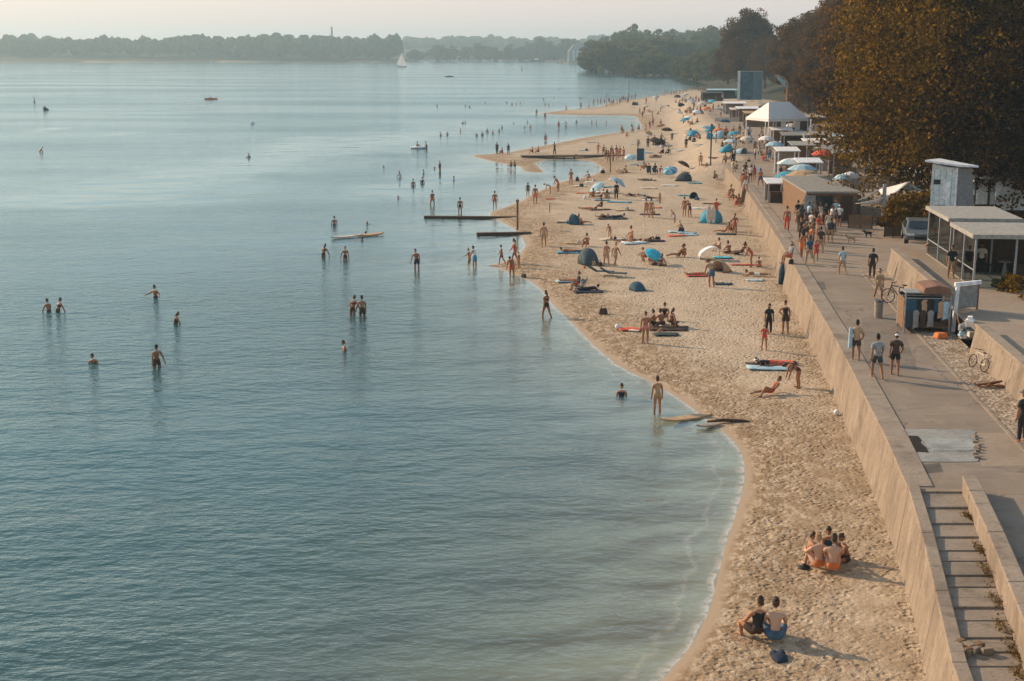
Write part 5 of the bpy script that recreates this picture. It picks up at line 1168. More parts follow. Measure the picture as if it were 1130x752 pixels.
    # fingers, rooted in the palm
    for s, wr, pm, d in hands:
        side = d.cross(Vector((0, 0, 1)) if abs(d.z) < .8 else Vector((0, 1, 0))).normalized(); nrm_ = side.cross(d)
        curl = nrm_ * (.35 if s > 0 else .35)
        for q, L_ in zip((-.027, -.009, .009, .027), (.068, .078, .074, .056)):
            r0 = pm + side * q - d * .01; B.tube([r0, r0 + d * L_ * .5 + curl * .008, r0 + (d + curl * .5).normalized() * L_], [.0095, .009, .007], 5)
        th_ = pm - d * .05 + side * .03 * s; B.tube([th_, th_ + (side * s + d).normalized() * .04, th_ + (side * s * .7 + d * 1.2).normalized() * .07], [.012, .011, .008], 5)
    zmin = min(v[2] for v in B.v); off = Vector((0, 0, -zmin))
    def fin(mb): mb.v = [(v[0], v[1], v[2] - zmin) for v in mb.v]; return mb
    info = dict(co=co, nr=nr, faces=faces, reg=reg, t=tt, zmin=zmin, hx=hx, fin=fin)
    return info, fin(B)
MESH = {}
def mk_mesh(name, mb, nmat=1):
    me = bpy.data.meshes.new(name); me.from_pydata(mb.v, [], mb.f); me.polygons.foreach_set('material_index', mb.m); me.polygons.foreach_set('use_smooth', [True] * len(mb.f))
    for k in range(nmat): me.materials.append(M('feature_dark', (.04, .025, .02), .7) if k == 1 else M('lips', (.30, .12, .09), .6) if k == 2 else None)
    bm = bmesh.new(); bm.from_mesh(me); bmesh.ops.recalc_face_normals(bm, faces=bm.faces); bm.to_mesh(me); bm.free(); return me
def shell(info, want, off):
    keep = [f for f, r, t in zip(info['faces'], info['reg'], info['t']) if want(r, t)]
    if not keep: return None
    used = sorted({v for f in keep for v in f}); ix = {v: k for k, v in enumerate(used)}; mb = MB()
    mb.v = [tuple(info['co'][v] + info['nr'][v] * off) for v in used]; mb.f = [tuple(ix[v] for v in f) for f in keep]; mb.m = [0] * len(mb.f)
    return info['fin'](mb)
WANT = dict(trunks=(lambda r, t: r == 'pelvis' or (r == 'thigh' and t < .55) or (r == 'belly' and t < .12), .014), briefs=(lambda r, t: (r == 'pelvis') or (r == 'thigh' and t < .10), .007),
            bikini_top=(lambda r, t: r == 'chest' and .2 < t < .75, .007), swimsuit=(lambda r, t: r in ('pelvis', 'belly', 'chest') or (r == 'thigh' and t < .08), .007),
            shirt=(lambda r, t: r in ('belly', 'chest', 'yoke') or (r == 'upper_arm' and t < .6) or (r == 'pelvis' and t > .4), .016), trousers=(lambda r, t: r in ('pelvis', 'thigh') or (r == 'shin' and t < .9), .015),
            vest=(lambda r, t: r in ('belly', 'chest') or (r == 'pelvis' and t > .5), .012), dress=(lambda r, t: r in ('belly', 'chest', 'pelvis') or (r == 'thigh' and t < .75), .028))
def get_info(ps):
    if ps not in BODY:
        info, B = build_pose(ps); BODY[ps] = info; MESH[ps, 'body'] = mk_mesh('person', B, 3)
    return BODY[ps]
def get_mesh(ps, what):
    info = get_info(ps)
    if (ps, what) in MESH: return MESH[ps, what]
    if what in WANT:
        mb = shell(info, *WANT[what])
    else:
        mb = MB(); nu, nv = 14, 8; hx = info['hx']
        if what in ('hair', 'long_hair', 'bun', 'ponytail'):
            for a in range(nv + 1):
                th = math.pi * (a / nv) * .5
                for b in range(nu):
                    ph = 2 * math.pi * b / nu; bk = max(0, -math.sin(ph)); low = -.055 * bk - (.10 * bk ** .5 if what == 'long_hair' else 0); z = math.sin(th) * .128 + (1 - a / nv) ** 1.5 * low + .05 * (1 - bk)
                    mb.v.append((math.cos(th) ** .9 * math.cos(ph) * .087, math.cos(th) ** .9 * math.sin(ph) * .104 - .008, z))
            for a in range(nv):
                for b in range(nu): mb.f.append((a * nu + b, a * nu + (b + 1) % nu, (a + 1) * nu + (b + 1) % nu, (a + 1) * nu + b)); mb.m.append(0)
            if what == 'long_hair': mb.ell((0, -.09, -.09), (.062, .035, .14), 10, 8)
            if what == 'bun': mb.ell((0, -.06, .125), (.045, .045, .042), 10, 6)
            if what == 'ponytail': mb.tube([(0, -.09, .05), (0, -.145, .03), (0, -.15, -.07), (0, -.13, -.16)], [.022, .03, .028, .008], 8)
        elif what == 'cap':
            mb.ell((0, 0, .04), (.092, .108, .095), 12, 6, bot=0.0); mb.prism([(-.07, .07), (.07, .07), (.05, .19), (-.05, .19)], .035, .05)
        elif what == 'sun_hat':
            mb.ell((0, -.01, .055), (.095, .11, .09), 14, 6, bot=0.0)
            mb.tube([(0, -.01, .05), (0, -.01, .065)], [.21, .17], 18)
        mb.v = [tuple(hx(q)) for q in mb.v]; info['fin'](mb)
    MESH[ps, what] = mk_mesh(what, mb) if mb and mb.f else None
    return MESH[ps, what]
SKIN = [M('skin_fair', (.56, .33, .21), .6, .35, .06), M('skin_tan', (.43, .205, .105), .6, .35, .06), M('skin_bronze', (.33, .15, .075), .6, .35, .06), M('skin_brown', (.17, .085, .05), .6, .35, .06)]
HAIR = dict(k=M('hair_black', (.015, .012, .01), .6), b=M('hair_brown', (.06, .033, .018), .6), l=M('hair_blond', (.36, .23, .11), .6), g=M('hair_grey', (.3, .29, .27), .6), r=M('hair_auburn', (.14, .05, .02), .6))
COL = dict(red=m_red, orange=m_orange, navy=m_navy, black=m_black, blue=m_bluefab, dblue=m_dblue, teal=m_teal, pblue=m_pblue, white=m_offw, tan=m_tan, grey=m_grey, slate=m_slate, cream=m_cream, brown=m_dwood,
           denim=M('denim', (.07, .13, .20), .85), green=M('green_fabric', (.07, .13, .06), .85), pink=M('pink_fabric', (.62, .25, .22), .8), yellow=M('yellow_fabric', (.6, .42, .1), .8))
PARTS = dict(t=['trunks'], k=['briefs', 'bikini_top'], o=['swimsuit'], s=['shirt', 'trunks'], d=['shirt', 'trousers'], v=['vest', 'trunks'], r=['dress'], j=['trousers'], n=[], h=['briefs'])
RP = random.Random(21)
def person(x, y, z, ps, rot, hair, outfit, skin=None, scale=1.0, label=None, group=None):
    o = bpy.data.objects.new('person', (get_info(ps), MESH[ps, 'body'])[1]); C.objects.link(o)
    o.location = (x, y, z); o.rotation_euler = (0, 0, math.radians(rot)); o.scale = (scale,) * 3
    o.material_slots[0].link = 'OBJECT'; o.material_slots[0].material = SKIN[RP.randrange(1, 3) if skin is None else skin]
    tag(o, label, 'person', group)
    def child(what, m, nm=None):
        me = get_mesh(ps, what)
        if me is None: return
        c = bpy.data.objects.new(nm or what, me); C.objects.link(c); c.parent = o
        c.material_slots[0].link = 'OBJECT'; c.material_slots[0].material = m
    kind, col = hair[0], hair[1:] or 'b'
    if kind in 'slbp': child({'s': 'hair', 'l': 'long_hair', 'b': 'bun', 'p': 'ponytail'}[kind], HAIR[col], 'hair')
    elif kind == 'c': child('hair', HAIR['b']); child('cap', COL[col] if col in COL else COL['white'])
    elif kind == 'h': child('hair', HAIR['b']); child('sun_hat', COL[col] if col in COL else COL['tan'])
    a, _, cs = outfit.partition(':'); cs = (cs or 'navy').split('/')
    for k, w_ in enumerate(PARTS[a]): child(w_, COL[cs[min(k, len(cs) - 1)] if a in 'sdv' else cs[0]])
    return o
def on(px, py, *a, **k):
    """a person whose feet (or seat) meet the ground at this pixel"""
    x, y, z = G(px, py); return person(x, y, z - .015, *a, **k)
def inw(px, py, depth, *a, **k):
    x, y = P(px, py, 0); return person(x, y, -depth, *a, **k)
# ------------------------------------------------------------------ beach gear
def towel(px, py, w, l, rz, m, label, group=None, m2=None):
    x, y, z = G(px, py); mb = MB(); N, K = 8, 4; rg = random.Random(int(px * 7 + py)); g = []
    for i in range(N + 1):
        for j in range(K + 1): mb.v.append((-w / 2 + w * j / K + rg.uniform(-.02, .02), -l / 2 + l * i / N + rg.uniform(-.02, .02), .035 + rg.uniform(0, .05)))
    for i in range(N):
        for j in range(K): a = i * (K + 1) + j; mb.f.append((a, a + 1, a + K + 2, a + K + 1)); mb.m.append(1 if (m2 and i % 3 == 0) else 0)
    o = mb.build('beach_towel', [m, m2 or m], smooth=True, loc=(x, y, float(terrain_z(np.array([x]), np.array([y]))[0]) if x < wall_x(y) else z), rz=math.radians(rz)); k = o.modifiers.new('thickness', 'SOLIDIFY'); k.thickness = .02; k.offset = 1
    tag(o, label, 'towel', group); return o
def bag(px, py, s, m, label, group=None):
    x, y, z = G(px, py); e = empty('beach_bag', (x, y, z), random.uniform(0, 3), label, 'bag', group)
    mb = MB(); mb.box(0, 0, .17 * s, .5 * s, .3 * s, .34 * s, taper=.75); mb.build('body', m, e, bevel=.06 * s)
    h = MB(); h.tube([(-.13 * s, 0, .33 * s), (-.09 * s, 0, .5 * s), (.09 * s, 0, .5 * s), (.13 * s, 0, .33 * s)], .018 * s, 6); h.build('handle', m, e); return e
def beach_tent(px, py, w, d, h, rz, m, label, m_in=None, group=None):
    """half dome shelter, open towards local -y"""
    x, y, z = G(px, py); e = empty('beach_tent', (x, y, z), math.radians(rz), label, 'tent', group); mb = MB(); N, K = 10, 6
    for i in range(N + 1):
        t = math.pi * i / N
        for j in range(K + 1):
            q = j / K; f = math.cos(q * math.pi / 2) ** .6
            mb.v.append((-math.cos(t) * w / 2 * (1 - .25 * q), -d / 2 + d * q, max(.02, math.sin(t) ** .75 * h * f)))
    for i in range(N):
        for j in range(K): a = i * (K + 1) + j; mb.f.append((a, a + 1, a + K + 2, a + K + 1)); mb.m.append(0)
    o = mb.build('canopy', m, e, smooth=True); k = o.modifiers.new('thickness', 'SOLIDIFY'); k.thickness = .02
    MB().box(0, 0, .03, w * .9, d * .85, .03).build('groundsheet', m_in or m_slate, e)
    r_ = MB(); r_.tube([(-math.cos(math.pi * i / N) * w / 2 * 1.01, -d / 2 - .01, max(.02, math.sin(math.pi * i / N) ** .75 * h)) for i in range(N + 1)], .018, 6); r_.build('pole', m_dmet, e); return e
def beach_parasol(px, py, r, h, m, label, tilt=(0, 0), m2=None, group=None):
    x, y, z = G(px, py); return parasol(x, y, z, r, h, m, label, tilt, group, drop=r * .38, m2=m2)
def deck_chair(px, py, rz, m, label, group=None, flat=False):
    x, y, z = G(px, py); e = empty('beach_chair', (x, y, z), math.radians(rz), label, 'chair', group)
    MB().prism([(-.27, -.25), (.27, -.25), (.27, .28), (-.27, .28)], [.26, .26, .34, .34], [.285, .285, .365, .365]).build('seat', m, e)
    if not flat: MB().prism([(-.27, -.62), (.27, -.62), (.27, -.27), (-.27, -.27)], [.80, .80, .27, .27], [.83, .83, .30, .30]).build('backrest', m, e)
    for s in (-.29, .29):
        MB().tube([(s, .32, .36), (s, -.35, .0)], .016, 5).build('leg', m_gmet, e); MB().tube([(s, -.66, .84 if not flat else .3), (s, .15, .0)], .016, 5).build('leg', m_gmet, e)
    return e
def lounger(px, py, rz, m, label, group=None):
    x, y, z = G(px, py); e = empty('sun_lounger', (x, y, z), math.radians(rz), label, 'lounger', group)
    MB().prism([(-.3, -.9), (.3, -.9), (.3, .4), (-.3, .4)], .28, .32).build('bed', m, e); MB().prism([(-.3, .41), (.3, .41), (.3, 1.0), (-.3, 1.0)], [.29, .29, .62, .62], [.33, .33, .66, .66]).build('backrest', m, e)
    for a in (-.8, .35):
        for s in (-.28, .28): MB().tube([(s, a, .0), (s, a, .28)], .018, 5).build('leg', m_gmet, e)
    return e
def ball(px, py, r, m, label):
    x, y, z = G(px, py); o = MB().ell((0, 0, r), (r, r, r), 14, 10).build('ball', m, smooth=True, loc=(x, y, z - .01)); tag(o, label, 'ball'); return o
# --- near the camera: couple and trio
on(834, 709, 'sit_side', 20, 'sb', 'v:black/brown', 1, 1.12, 'man in black leaning on his arm, left of the bare backed man nearest the camera')
on(855, 711, 'sit_cross', -6, 'bb', 'j:denim', 0, 1.2, 'bare backed man in blue jeans sitting nearest to the camera')
x, y, z = G(860, 727); mb = MB(); mb.ell((0, 0, .07), (.22, .3, .1), 12, 6); mb.ell((.08, .16, .1), (.12, .2, .1), 9, 5); mb.ell((-.1, .2, .08), (.13, .16, .09), 9, 5); mb.box(.02, -.2, .06, .3, .16, .1, .3); tag(mb.build('cloth_bundle', m_navy, smooth=True, loc=(x, y, z - .03)), 'dark blue bundle on the sand behind the bare backed man', 'bundle')
on(903, 630, 'sit_knees', 14, 'bl', 'h:orange', 0, 1.15, 'pale backed person in orange, front left of the group of five')
on(919, 633, 'sit_knees', -8, 'sb', 'h:orange', 0, 1.18, 'fair bare backed person, front right of the group of five, nearest the camera')
on(893, 620, 'sit_knees', -80, 'sb', 'k:red', 2, .95, 'brown haired person in red at the left of the sitting group of five')
on(912, 616, 'sit_knees', 190, 'bk', 'v:dblue/navy', 2, 1.02, 'person in a dark blue top at the back of the sitting group of five')
on(934, 618, 'sit_slump', 100, 'bb', 't:brown', 2, .98, 'tanned person at the right end of the sitting group of five')
x, y, z = G(887, 627); mb = MB(); mb.ell((0, 0, .03), (.2, .2, .04), 16, 5); mb.ell((0, 0, .05), (.1, .11, .1), 12, 6, bot=0); tag(mb.build('sun_hat', m_black, smooth=True, loc=(x, y, z)), 'black sun hat lying on the sand left of the sitting group of five', 'hat')
# --- promenade walkers
o = on(944, 398, 'stroll', -8, 'sk', 's:tan/brown', 2, 1.03, 'person in tan clothes walking along the top of the sea wall with a pale towel')
x, y, z = G(942.5, 398); mb = MB(); mb.box(0, 0, 1.05, .18, .12, .95, .2, taper=.8); tag(mb.build('hanging_towel', m_pblue, loc=(x - .24, y - .1, z), bevel=.03), 'pale blue towel hanging from the shoulder of the walker on the wall', 'towel')
x, y, z = G(967, 418); person(x, y, z, 'walk', 4, 'sk', 's:grey/slate', 2, 1.08, 'walker in a grey shirt, left one of the strolling pair on the asphalt')
x, y, z = G(987, 414); person(x, y, z, 'stroll', -10, 'cwhite', 's:brown/black', 2, 1.02, 'walker in brown with a pale cap, right one of the strolling pair')
x, y, z = P(1127, 488, PROM)[0], P(1127, 488, PROM)[1], PROM; person(x, y, z, 'stand', 30, 'cdblue', 'd:black/black', 2, 1.05, 'person in black clothes cut off by the right edge, beside the retaining wall')
on(929, 303, 'walk', 10, 'sb', 's:pblue/tan', 1, .98, 'walker in a pale blue shirt alone on the paved promenade')
on(962, 307, 'stroll', -15, 'sk', 'd:black/brown', 2, 1.02, 'man in a dark jacket walking by the end of the terrace wall')
on(969, 331, 'walk', 185, 'htan', 's:tan/tan', 2, 1.0, 'person with a wide tan hat walking towards the camera past the litter bin')
x, y, z = G(969, 351); e = empty('litter_bin', (x, y, z), 0, 'grey brown litter bin standing on the promenade', 'bin'); MB().tube([(0, 0, 0), (0, 0, .85)], [.2, .24], 14).build('body', m_greyw, e); MB().tube([(0, 0, .86), (0, 0, .92)], [.26, .2], 14).build('lid', m_dmet, e)
x, y = P(1049, 307, TERR); person(x, y, TERR, 'stand', 175, 'sb', 's:black/tan', 2, 1.04, 'man in a black shirt standing on the terrace in front of the open pavilion')
x, y = P(1032, 281, TERR); person(x, y, TERR, 'crouch', 40, 'sb', 'd:tan/brown', 1, 1, 'person crouching by the corner of the open pavilion')
x, y = P(1082, 303, TERR); person(x, y, TERR, 'stand', 160, 'sk', 'd:cream/black', 2, 1.02, 'person in a cream top and black trousers inside the nearer flat roofed pavilion')
x, y = P(1100, 292, TERR); person(x, y, TERR, 'chair', 120, 'lr', 'd:orange/brown', 1, 1, 'person in orange sitting deep inside the nearer flat roofed pavilion')
x, y = P(1113, 296, TERR); person(x, y, TERR, 'hold', 150, 'sk', 'd:grey/black', 2, 1, 'grey shirted person standing at the back right of the nearer flat roofed pavilion')
x, y = P(1047, 276, TERR); person(x, y, TERR, 'stand', 200, 'sb', 'd:pblue/slate', 1, 1, 'person in pale blue at the front post of the open pavilion')
on(868, 254, 'stand', 150, 'sk', 'j:red', 2, 1.03, 'bare chested man in long red trousers standing apart left of the crowd at the kiosk')
on(893, 291, 'walk', 20, 'sb', 'd:dblue/tan', 1, 1.02, 'walker in a dark blue top leaving the crowd at the kiosk, nearest of them')
on(900, 288, 'stroll', 200, 'lr', 's:red/red', 1, .78, 'child in red beside the walker in the dark blue top')
on(884, 284, 'hold', 60, 'lk', 'r:orange', 2, .97, 'woman in an orange dress beside the man sitting on the wall')
on(872, 291, 'chair', 100, 'htan', 's:grey/red', 2, 1.05, 'broad man in a sun hat sitting on the sea wall')
on(905, 279, 'stroll', 10, 'sk', 'd:brown/tan', 2, 1.0, 'walker in brown behind the walker in the dark blue top')
on(916, 268, 'stroll', -5, 'sb', 's:slate/tan', 1, 1.0, 'person carrying a big dark blue towel before the kiosk crowd')
x, y, z = G(914.5, 267); mb = MB(); mb.box(0, 0, .95, .55, .1, .85, .15); tag(mb.build('carried_towel', m_dblue, loc=(x, y - .32, z), bevel=.03), 'big dark blue towel carried by a person before the kiosk crowd', 'towel')
def dog(px, py, rz, m, label, s=1.0):
    x, y, z = G(px, py); b = MB(); b.tube([(0, -.32, .40), (0, -.15, .43), (0, .12, .42), (0, .28, .45), (0, .38, .55), (0, .46, .60), (0, .60, .56)], [.085, .115, .125, .13, .085, .085, .04], 10)
    for sx_ in (-.08, .08): b.tube([(sx_, .2, .42), (sx_, .18, .2), (sx_, .2, .0)], [.055, .035, .03], 7); b.tube([(sx_, -.25, .42), (sx_, -.18, .28), (sx_, -.30, .17), (sx_, -.26, 0)], [.075, .05, .03, .03], 7); b.prism([(sx_ * .5 - .02, .42), (sx_ * .5 + .02, .42), (sx_ * .5 + .02, .45), (sx_ * .5 - .02, .45)], .64, .73)
    b.tube([(0, -.36, .42), (0, -.5, .5), (0, -.6, .62)], [.03, .022, .012], 6)
    o = b.build('dog', m, smooth=True, loc=(x, y, z), rz=math.radians(rz)); o.scale = (s,) * 3; tag(o, label, 'dog')
dog(939, 268, 70, M('dog_tan', (.42, .29, .17), .9), 'light brown dog on the promenade before the board fence', .9); dog(958, 262, 100, M('dog_dark', (.05, .035, .025), .9), 'dark dog standing by the end of the terrace wall', .8)
RQ = random.Random(4)
HA = ['sb', 'sk', 'sk', 'lb', 'bk', 'pb', 'sl', 'cwhite', 'lk', 'lb', 'sb', 'bl']
OD = ['s:white/navy', 'd:black/slate', 's:tan/denim', 'd:grey/denim', 's:slate/black', 'r:cream', 'd:brown/black', 's:red/tan', 's:cream/brown', 'd:navy/tan', 'v:orange/denim', 'r:brown', 'd:pblue/denim', 's:brown/tan']
OB = ['t:navy', 't:brown', 'k:black', 'k:red', 't:tan', 't:red', 'k:orange', 'h:brown', 't:slate', 'k:brown', 't:brown', 'h:tan', 'k:white']
def crowd(pts, poses, outs, label, group, rot=None, fn=None, depth=None, sc=(.93, 1.06)):
    for k, p in enumerate(pts):
        a = (RQ.choice(poses), RQ.uniform(0, 360) if rot is None else rot + RQ.uniform(-45, 45), RQ.choice(HA), RQ.choice(outs), RQ.choice([1, 2, 2, 1, 3]), RQ.uniform(*sc), label, group)
        if depth is not None: inw(p[0], p[1], depth + RQ.uniform(-.1, .1), *a)
        else: on(p[0], p[1], *a)
kc = [(881, 256), (884, 250), (888, 262), (892, 247), (890, 270), (895, 258), (897, 266), (900, 252), (903, 262), (886, 243), (893, 240), (899, 244), (905, 246), (908, 256), (911, 251), (914, 259), (917, 250), (921, 256), (910, 241), (917, 243), (922, 246),
      (884, 266), (880, 246), (907, 270), (895, 276), (926, 250), (886, 275)]
crowd(kc, ['stand', 'stroll', 'walk', 'hold', 'hip', 'stand'], OD, 'person in the dense crowd waiting in front of the brown kiosk', 'crowd before the kiosk')
crowd([(823, 192), (812, 190), (829, 191), (800, 180), (808, 186)], ['chair', 'sit_knees'], OD, 'person sitting by the white bench at the far end of the promenade', 'people around the white bench')
crowd([(842, 184), (845, 183), (852, 185), (826, 183), (833, 178), (849, 176), (838, 172), (858, 178), (846, 168), (861, 168), (832, 200), (822, 196), (828, 201), (839, 206)], ['stand', 'stroll', 'hip', 'walk'], OD, 'person on the paved square beyond the wall, left of the stalls', 'people on the paved square')
y = 150.0; x = float(wall_x(y)) + 2.3; z = PROM; e = empty('bench', (x, y, z), .1, 'white bench on the promenade behind the sea wall\'s far end', 'bench')
MB().box(0, 0, .45, 2.2, .5, .08).build('seat', m_white, e); MB().box(0, .25, .72, 2.2, .07, .4).build('backrest', m_white, e)
for s in (-.9, .9): MB().box(s, 0, .2, .1, .45, .42).build('leg', m_gmet, e)
crowd([(866, 200), (870, 206), (875, 204), (862, 196), (874, 212), (878, 216), (868, 203)], ['chair', 'stand', 'sit_knees'], OD, 'person in the shade of the parasols left of the brown kiosk', 'people under the parasols')
crowd([(871, 166), (880, 165), (890, 164), (897, 178), (905, 178), (912, 184), (885, 168), (918, 176), (895, 186), (902, 172), (926, 180), (908, 188)], ['stand', 'stroll', 'hold', 'chair'], OD, 'person among the market stalls left of the copper tree', 'people among the stalls')
crowd([(838, 158), (842, 155), (848, 158), (853, 160), (858, 158), (834, 164), (829, 158), (840, 149), (826, 150), (846, 163), (820, 160), (815, 156)], ['stand', 'stroll', 'sit_knees', 'chair'], OD + OB, 'person in the busy crowd in front of the white marquee', 'crowd before the marquee')
# --- swimmers and waders, near to far
for k, (px, py, dp, ps, rot, hr, of, sk, sc, lb) in enumerate([
 (54, 343.5, 1.00, 'wade_low', 60, 'sb', 't:brown', 2, 1, 'left one of two bathers standing waist deep at the far left of the water'),
 (64, 344, .92, 'wade_low', -40, 'bb', 'k:brown', 2, 1, 'right one of two bathers standing waist deep at the far left of the water'),
 (172, 328, 1.02, 'wade', 150, 'sk', 't:navy', 2, 1.03, 'bather with both arms spread on the water, highest of the four on the left'),
 (193, 357, 1.08, 'wade_low', -60, 'lb', 'o:brown', 2, 1, 'bather seen from the side chest deep, above the tall wading one'),
 (105, 400.5, 1.25, 'wade_low', 170, 'sb', 't:navy', 2, 1, 'bather in up to the shoulders, lowest at the left of the water'),
 (173, 405, .66, 'wade_low', -140, 'sk', 't:brown', 2, 1.05, 'tall tanned bather wading thigh deep with a clear reflection, lower left'),
 (357, 283, .8, 'wade_low', -30, 'lb', 'k:brown', 2, 1, 'left one of two waders below the pale floating boards'),
 (381, 286, .75, 'wade_low', 20, 'sl', 'k:brown', 1, .98, 'right one of two waders below the pale floating boards'),
 (369, 248, 1.0, 'stand', 10, 'sb', 't:slate', 2, 1, 'lone bather standing above the pale floating boards'),
 (460, 296.5, .38, 'wade_low', 170, 'cgrey', 't:navy', 2, 1.06, 'sturdy wader standing alone knee deep between the boards and the groynes'),
 (389, 346.5, .7, 'wade_low', -25, 'sb', 'k:brown', 2, 1.04, 'left one of the wading couple in the middle of the water'),
 (400, 347.5, .68, 'wade_low', 30, 'sk', 't:brown', 2, 1.04, 'right one of the wading couple in the middle of the water'),
 (381, 386, 1.26, 'wade', 100, 'sk', 't:navy', 2, 1, 'swimmer with splashing arms below the wading couple'),
 (686, 435, 1.28, 'stand', 170, 'bb', 'o:navy', 1, 1, 'head and shoulders of a bather near the shore, left of the standing woman'),
 (725, 452.5, .26, 'stand', 20, 'bb', 'o:tan', 1, 1.02, 'slim woman standing shin deep at the water\'s edge with a long reflection'),
 (524, 292, .42, 'wade_low', 60, 'sk', 'v:white/blue', 2, 1.03, 'wader in a white shirt and blue shorts off the small sand spit'),
 (518, 286, .75, 'wade', 70, 'bl', 'k:orange', 1, .9, 'pale haired bather right behind the wader in the white shirt'),
 (603, 349.5, .22, 'walk', 40, 'lb', 'k:black', 2, 1.05, 'woman wading along the edge of the water with a blue bucket'),
 (565, 304.8, .18, 'stoop', 160, 'sb', 't:red', 2, 1.05, 'man in red shorts bending at the tip of the small sand spit'),
 (477, 226, .3, 'walk', -150, 'sb', 't:orange', 2, 1.03, 'reddish wader striding through shallow water left of the longer groyne'),
 (546, 230, .05, 'stand', 10, 'sb', 'k:red', 2, 1.02, 'bather standing ankle deep behind the small sand spit of the longer groyne'),
 (441, 196, 1.0, 'wade_low', 30, 'lb', 'o:white', 2, 1, 'bather with a light top right of the lone flat swimmer'), (456, 205, 1.0, 'stand', 0, 'sb', 't:brown', 2, 1, 'bather standing chest high, left one of two above the reddish wader'),
 (466, 202, 1.1, 'stand', 180, 'sk', 'o:navy', 2, 1, 'dark haired bather chest deep, right one of two above the reddish wader'), (467.5, 192, 1.25, 'stand', 90, 'sb', 'o:navy', 2, 1, 'head of a swimmer above the two chest deep bathers'),
 (485.5, 188.5, .45, 'stand', 60, 'sl', 'o:slate', 2, 1, 'slim bather standing right of the long flat swimmer ripple'), (501, 199, 1.3, 'stand', 90, 'sk', 'o:navy', 3, 1, 'black head of a swimmer below the slim standing bather'),
 (602, 155.5, .5, 'stand', 0, 'sb', 't:red', 2, 1, 'bather alone in the inlet nearest the upper sandbar'), (616.5, 142.5, .1, 'stand', 30, 'sb', 't:orange', 2, 1, 'reddish tall bather standing in the inlet between the sandbars'), (624.5, 140, .5, 'wade', 30, 'sk', 'o:white', 2, .95, 'bather with a white top right of the reddish tall one in the inlet'),
 (632, 139, 1.2, 'swim', 90, 'sb', 't:red', 1, 1, 'reddish swimmer close right of the white topped bather in the inlet'), (275, 174, 1.15, 'wade', 60, 'sk', 't:black', 3, 1, 'lone bather far from the shore with a small dark wake'), (44, 168, .8, 'stoop', -60, 'sb', 't:orange', 1, 1, 'far off paddler kneeling at the left of the lake')]):
    o = inw(px, py, dp, ps, rot, hr, of, sk, sc, lb)
def swimmer(px, py, rot, label, group=None, hr='sk', of='t:navy'): return inw(px, py, .42, 'swim', rot, hr, of, 2, 1, label, group)
swimmer(397, 259, -60, 'swimmer holding the left pale floating board', None, 'sb'); swimmer(393, 265.5, -60, 'swimmer behind the right pale floating board', None, 'sk'); swimmer(412, 247.5, 100, 'swimmer crossing above the pale floating boards', None, 'sl')
swimmer(428, 185, 90, 'lone flat swimmer left of the bather with a light top'); swimmer(475, 186.5, -90, 'flat swimmer left of the slim standing bather'); swimmer(564, 136.5, -80, 'pale armed swimmer with an orange look, far water before the sandbar', None, 'sl', 't:orange')
swimmer(445, 219, 80, 'pale haired swimmer left of the reddish wader', None, 'sl')
crowd([(487, 150), (494, 149), (526, 150), (532, 149.5), (543, 147.5), (550, 145.5), (508, 145.5), (537.6, 146), (554.6, 141.5), (510.7, 136.5), (514, 135.8), (582, 135.5), (586, 141), (579, 141)], ['wade_low', 'stand', 'wade_low'], OB, 'dark bather in the line of swimmers left of the farthest sandbar', 'swimmers off the sandbars', depth=1.2)
crowd([(636, 135.5), (643, 135.5), (653, 136), (658, 137), (666, 136), (669, 136.5), (680, 137), (621.5, 144), (622, 157), (697, 139), (703, 136)], ['wade', 'swim', 'wade_low', 'stand'], OB, 'bather in the lagoon between the two sandbars', 'bathers in the lagoon', depth=1.2)
crowd([(559, 114), (565, 115.5), (570, 115), (574, 114.5), (602, 116), (606, 116.3), (611, 116.5), (600, 110), (611, 108), (640, 109), (535, 114), (514, 117.5), (518, 118.5), (483, 117.5), (512, 99.5), (617, 99), (583, 83.5), (555, 90)], ['wade_low', 'stand', 'wade_low'], OB, 'tiny dark bather far out beyond the farthest sandbar', 'far bathers beyond the sandbars', depth=1.22)
x, y = P(462, 164, 0); e = empty('inflatable_boat', (x, y, .0), .1, 'white inflatable boat with a bather beside it, upper middle of the water', 'boat')
t_ = MB(); t_.tube([(-1.1, -.45, .15), (.8, -.45, .15), (1.3, 0, .22), (.8, .45, .15), (-1.1, .45, .15), (-1.2, 0, .15), (-1.1, -.45, .15)], .2, 8); t_.build('tube', m_white, e, smooth=True); MB().box(-.1, 0, .08, 2.0, .8, .08).build('floor', m_grey, e)
inw(471, 165, .5, 'wade_low', 90, 'sb', 't:slate', 2, 1, 'bather holding on to the white inflatable boat'); person(x - .3, y, .1, 'sit_knees', -90, 'sb', 't:navy', 2, 1, 'person sitting in the white inflatable boat')
b1 = P(408, 260, .1); board((b1,), None, .1, 3.4, .95, .14, 0, math.radians(-78), m_cream, 'right wide cream board floating on the water with a swimmer', 'paddleboard') if False else None
def flat_board(px, py, l, w, rz, m, label):
    x, y = P(px, py, .05); o = board((x, y), None, .05, l, w, .12, 0, math.radians(rz), m, label, 'paddleboard'); o.name = 'paddleboard'; return o
flat_board(407.5, 260, 2.9, .95, -58, m_tan, 'wide sand coloured board floating on the water, right one of two'); flat_board(383, 262, 3.0, .6, -58, m_cream, 'narrow sand coloured board floating on the water, left one of two')
x, y = P(757, 461, .05); o = board((x, y), None, -.02, 2.6, .6, .09, 0, math.radians(116), m_tan, 'tan paddleboard afloat at the water\'s edge right of the standing woman', 'paddleboard'); o.name = 'paddleboard'
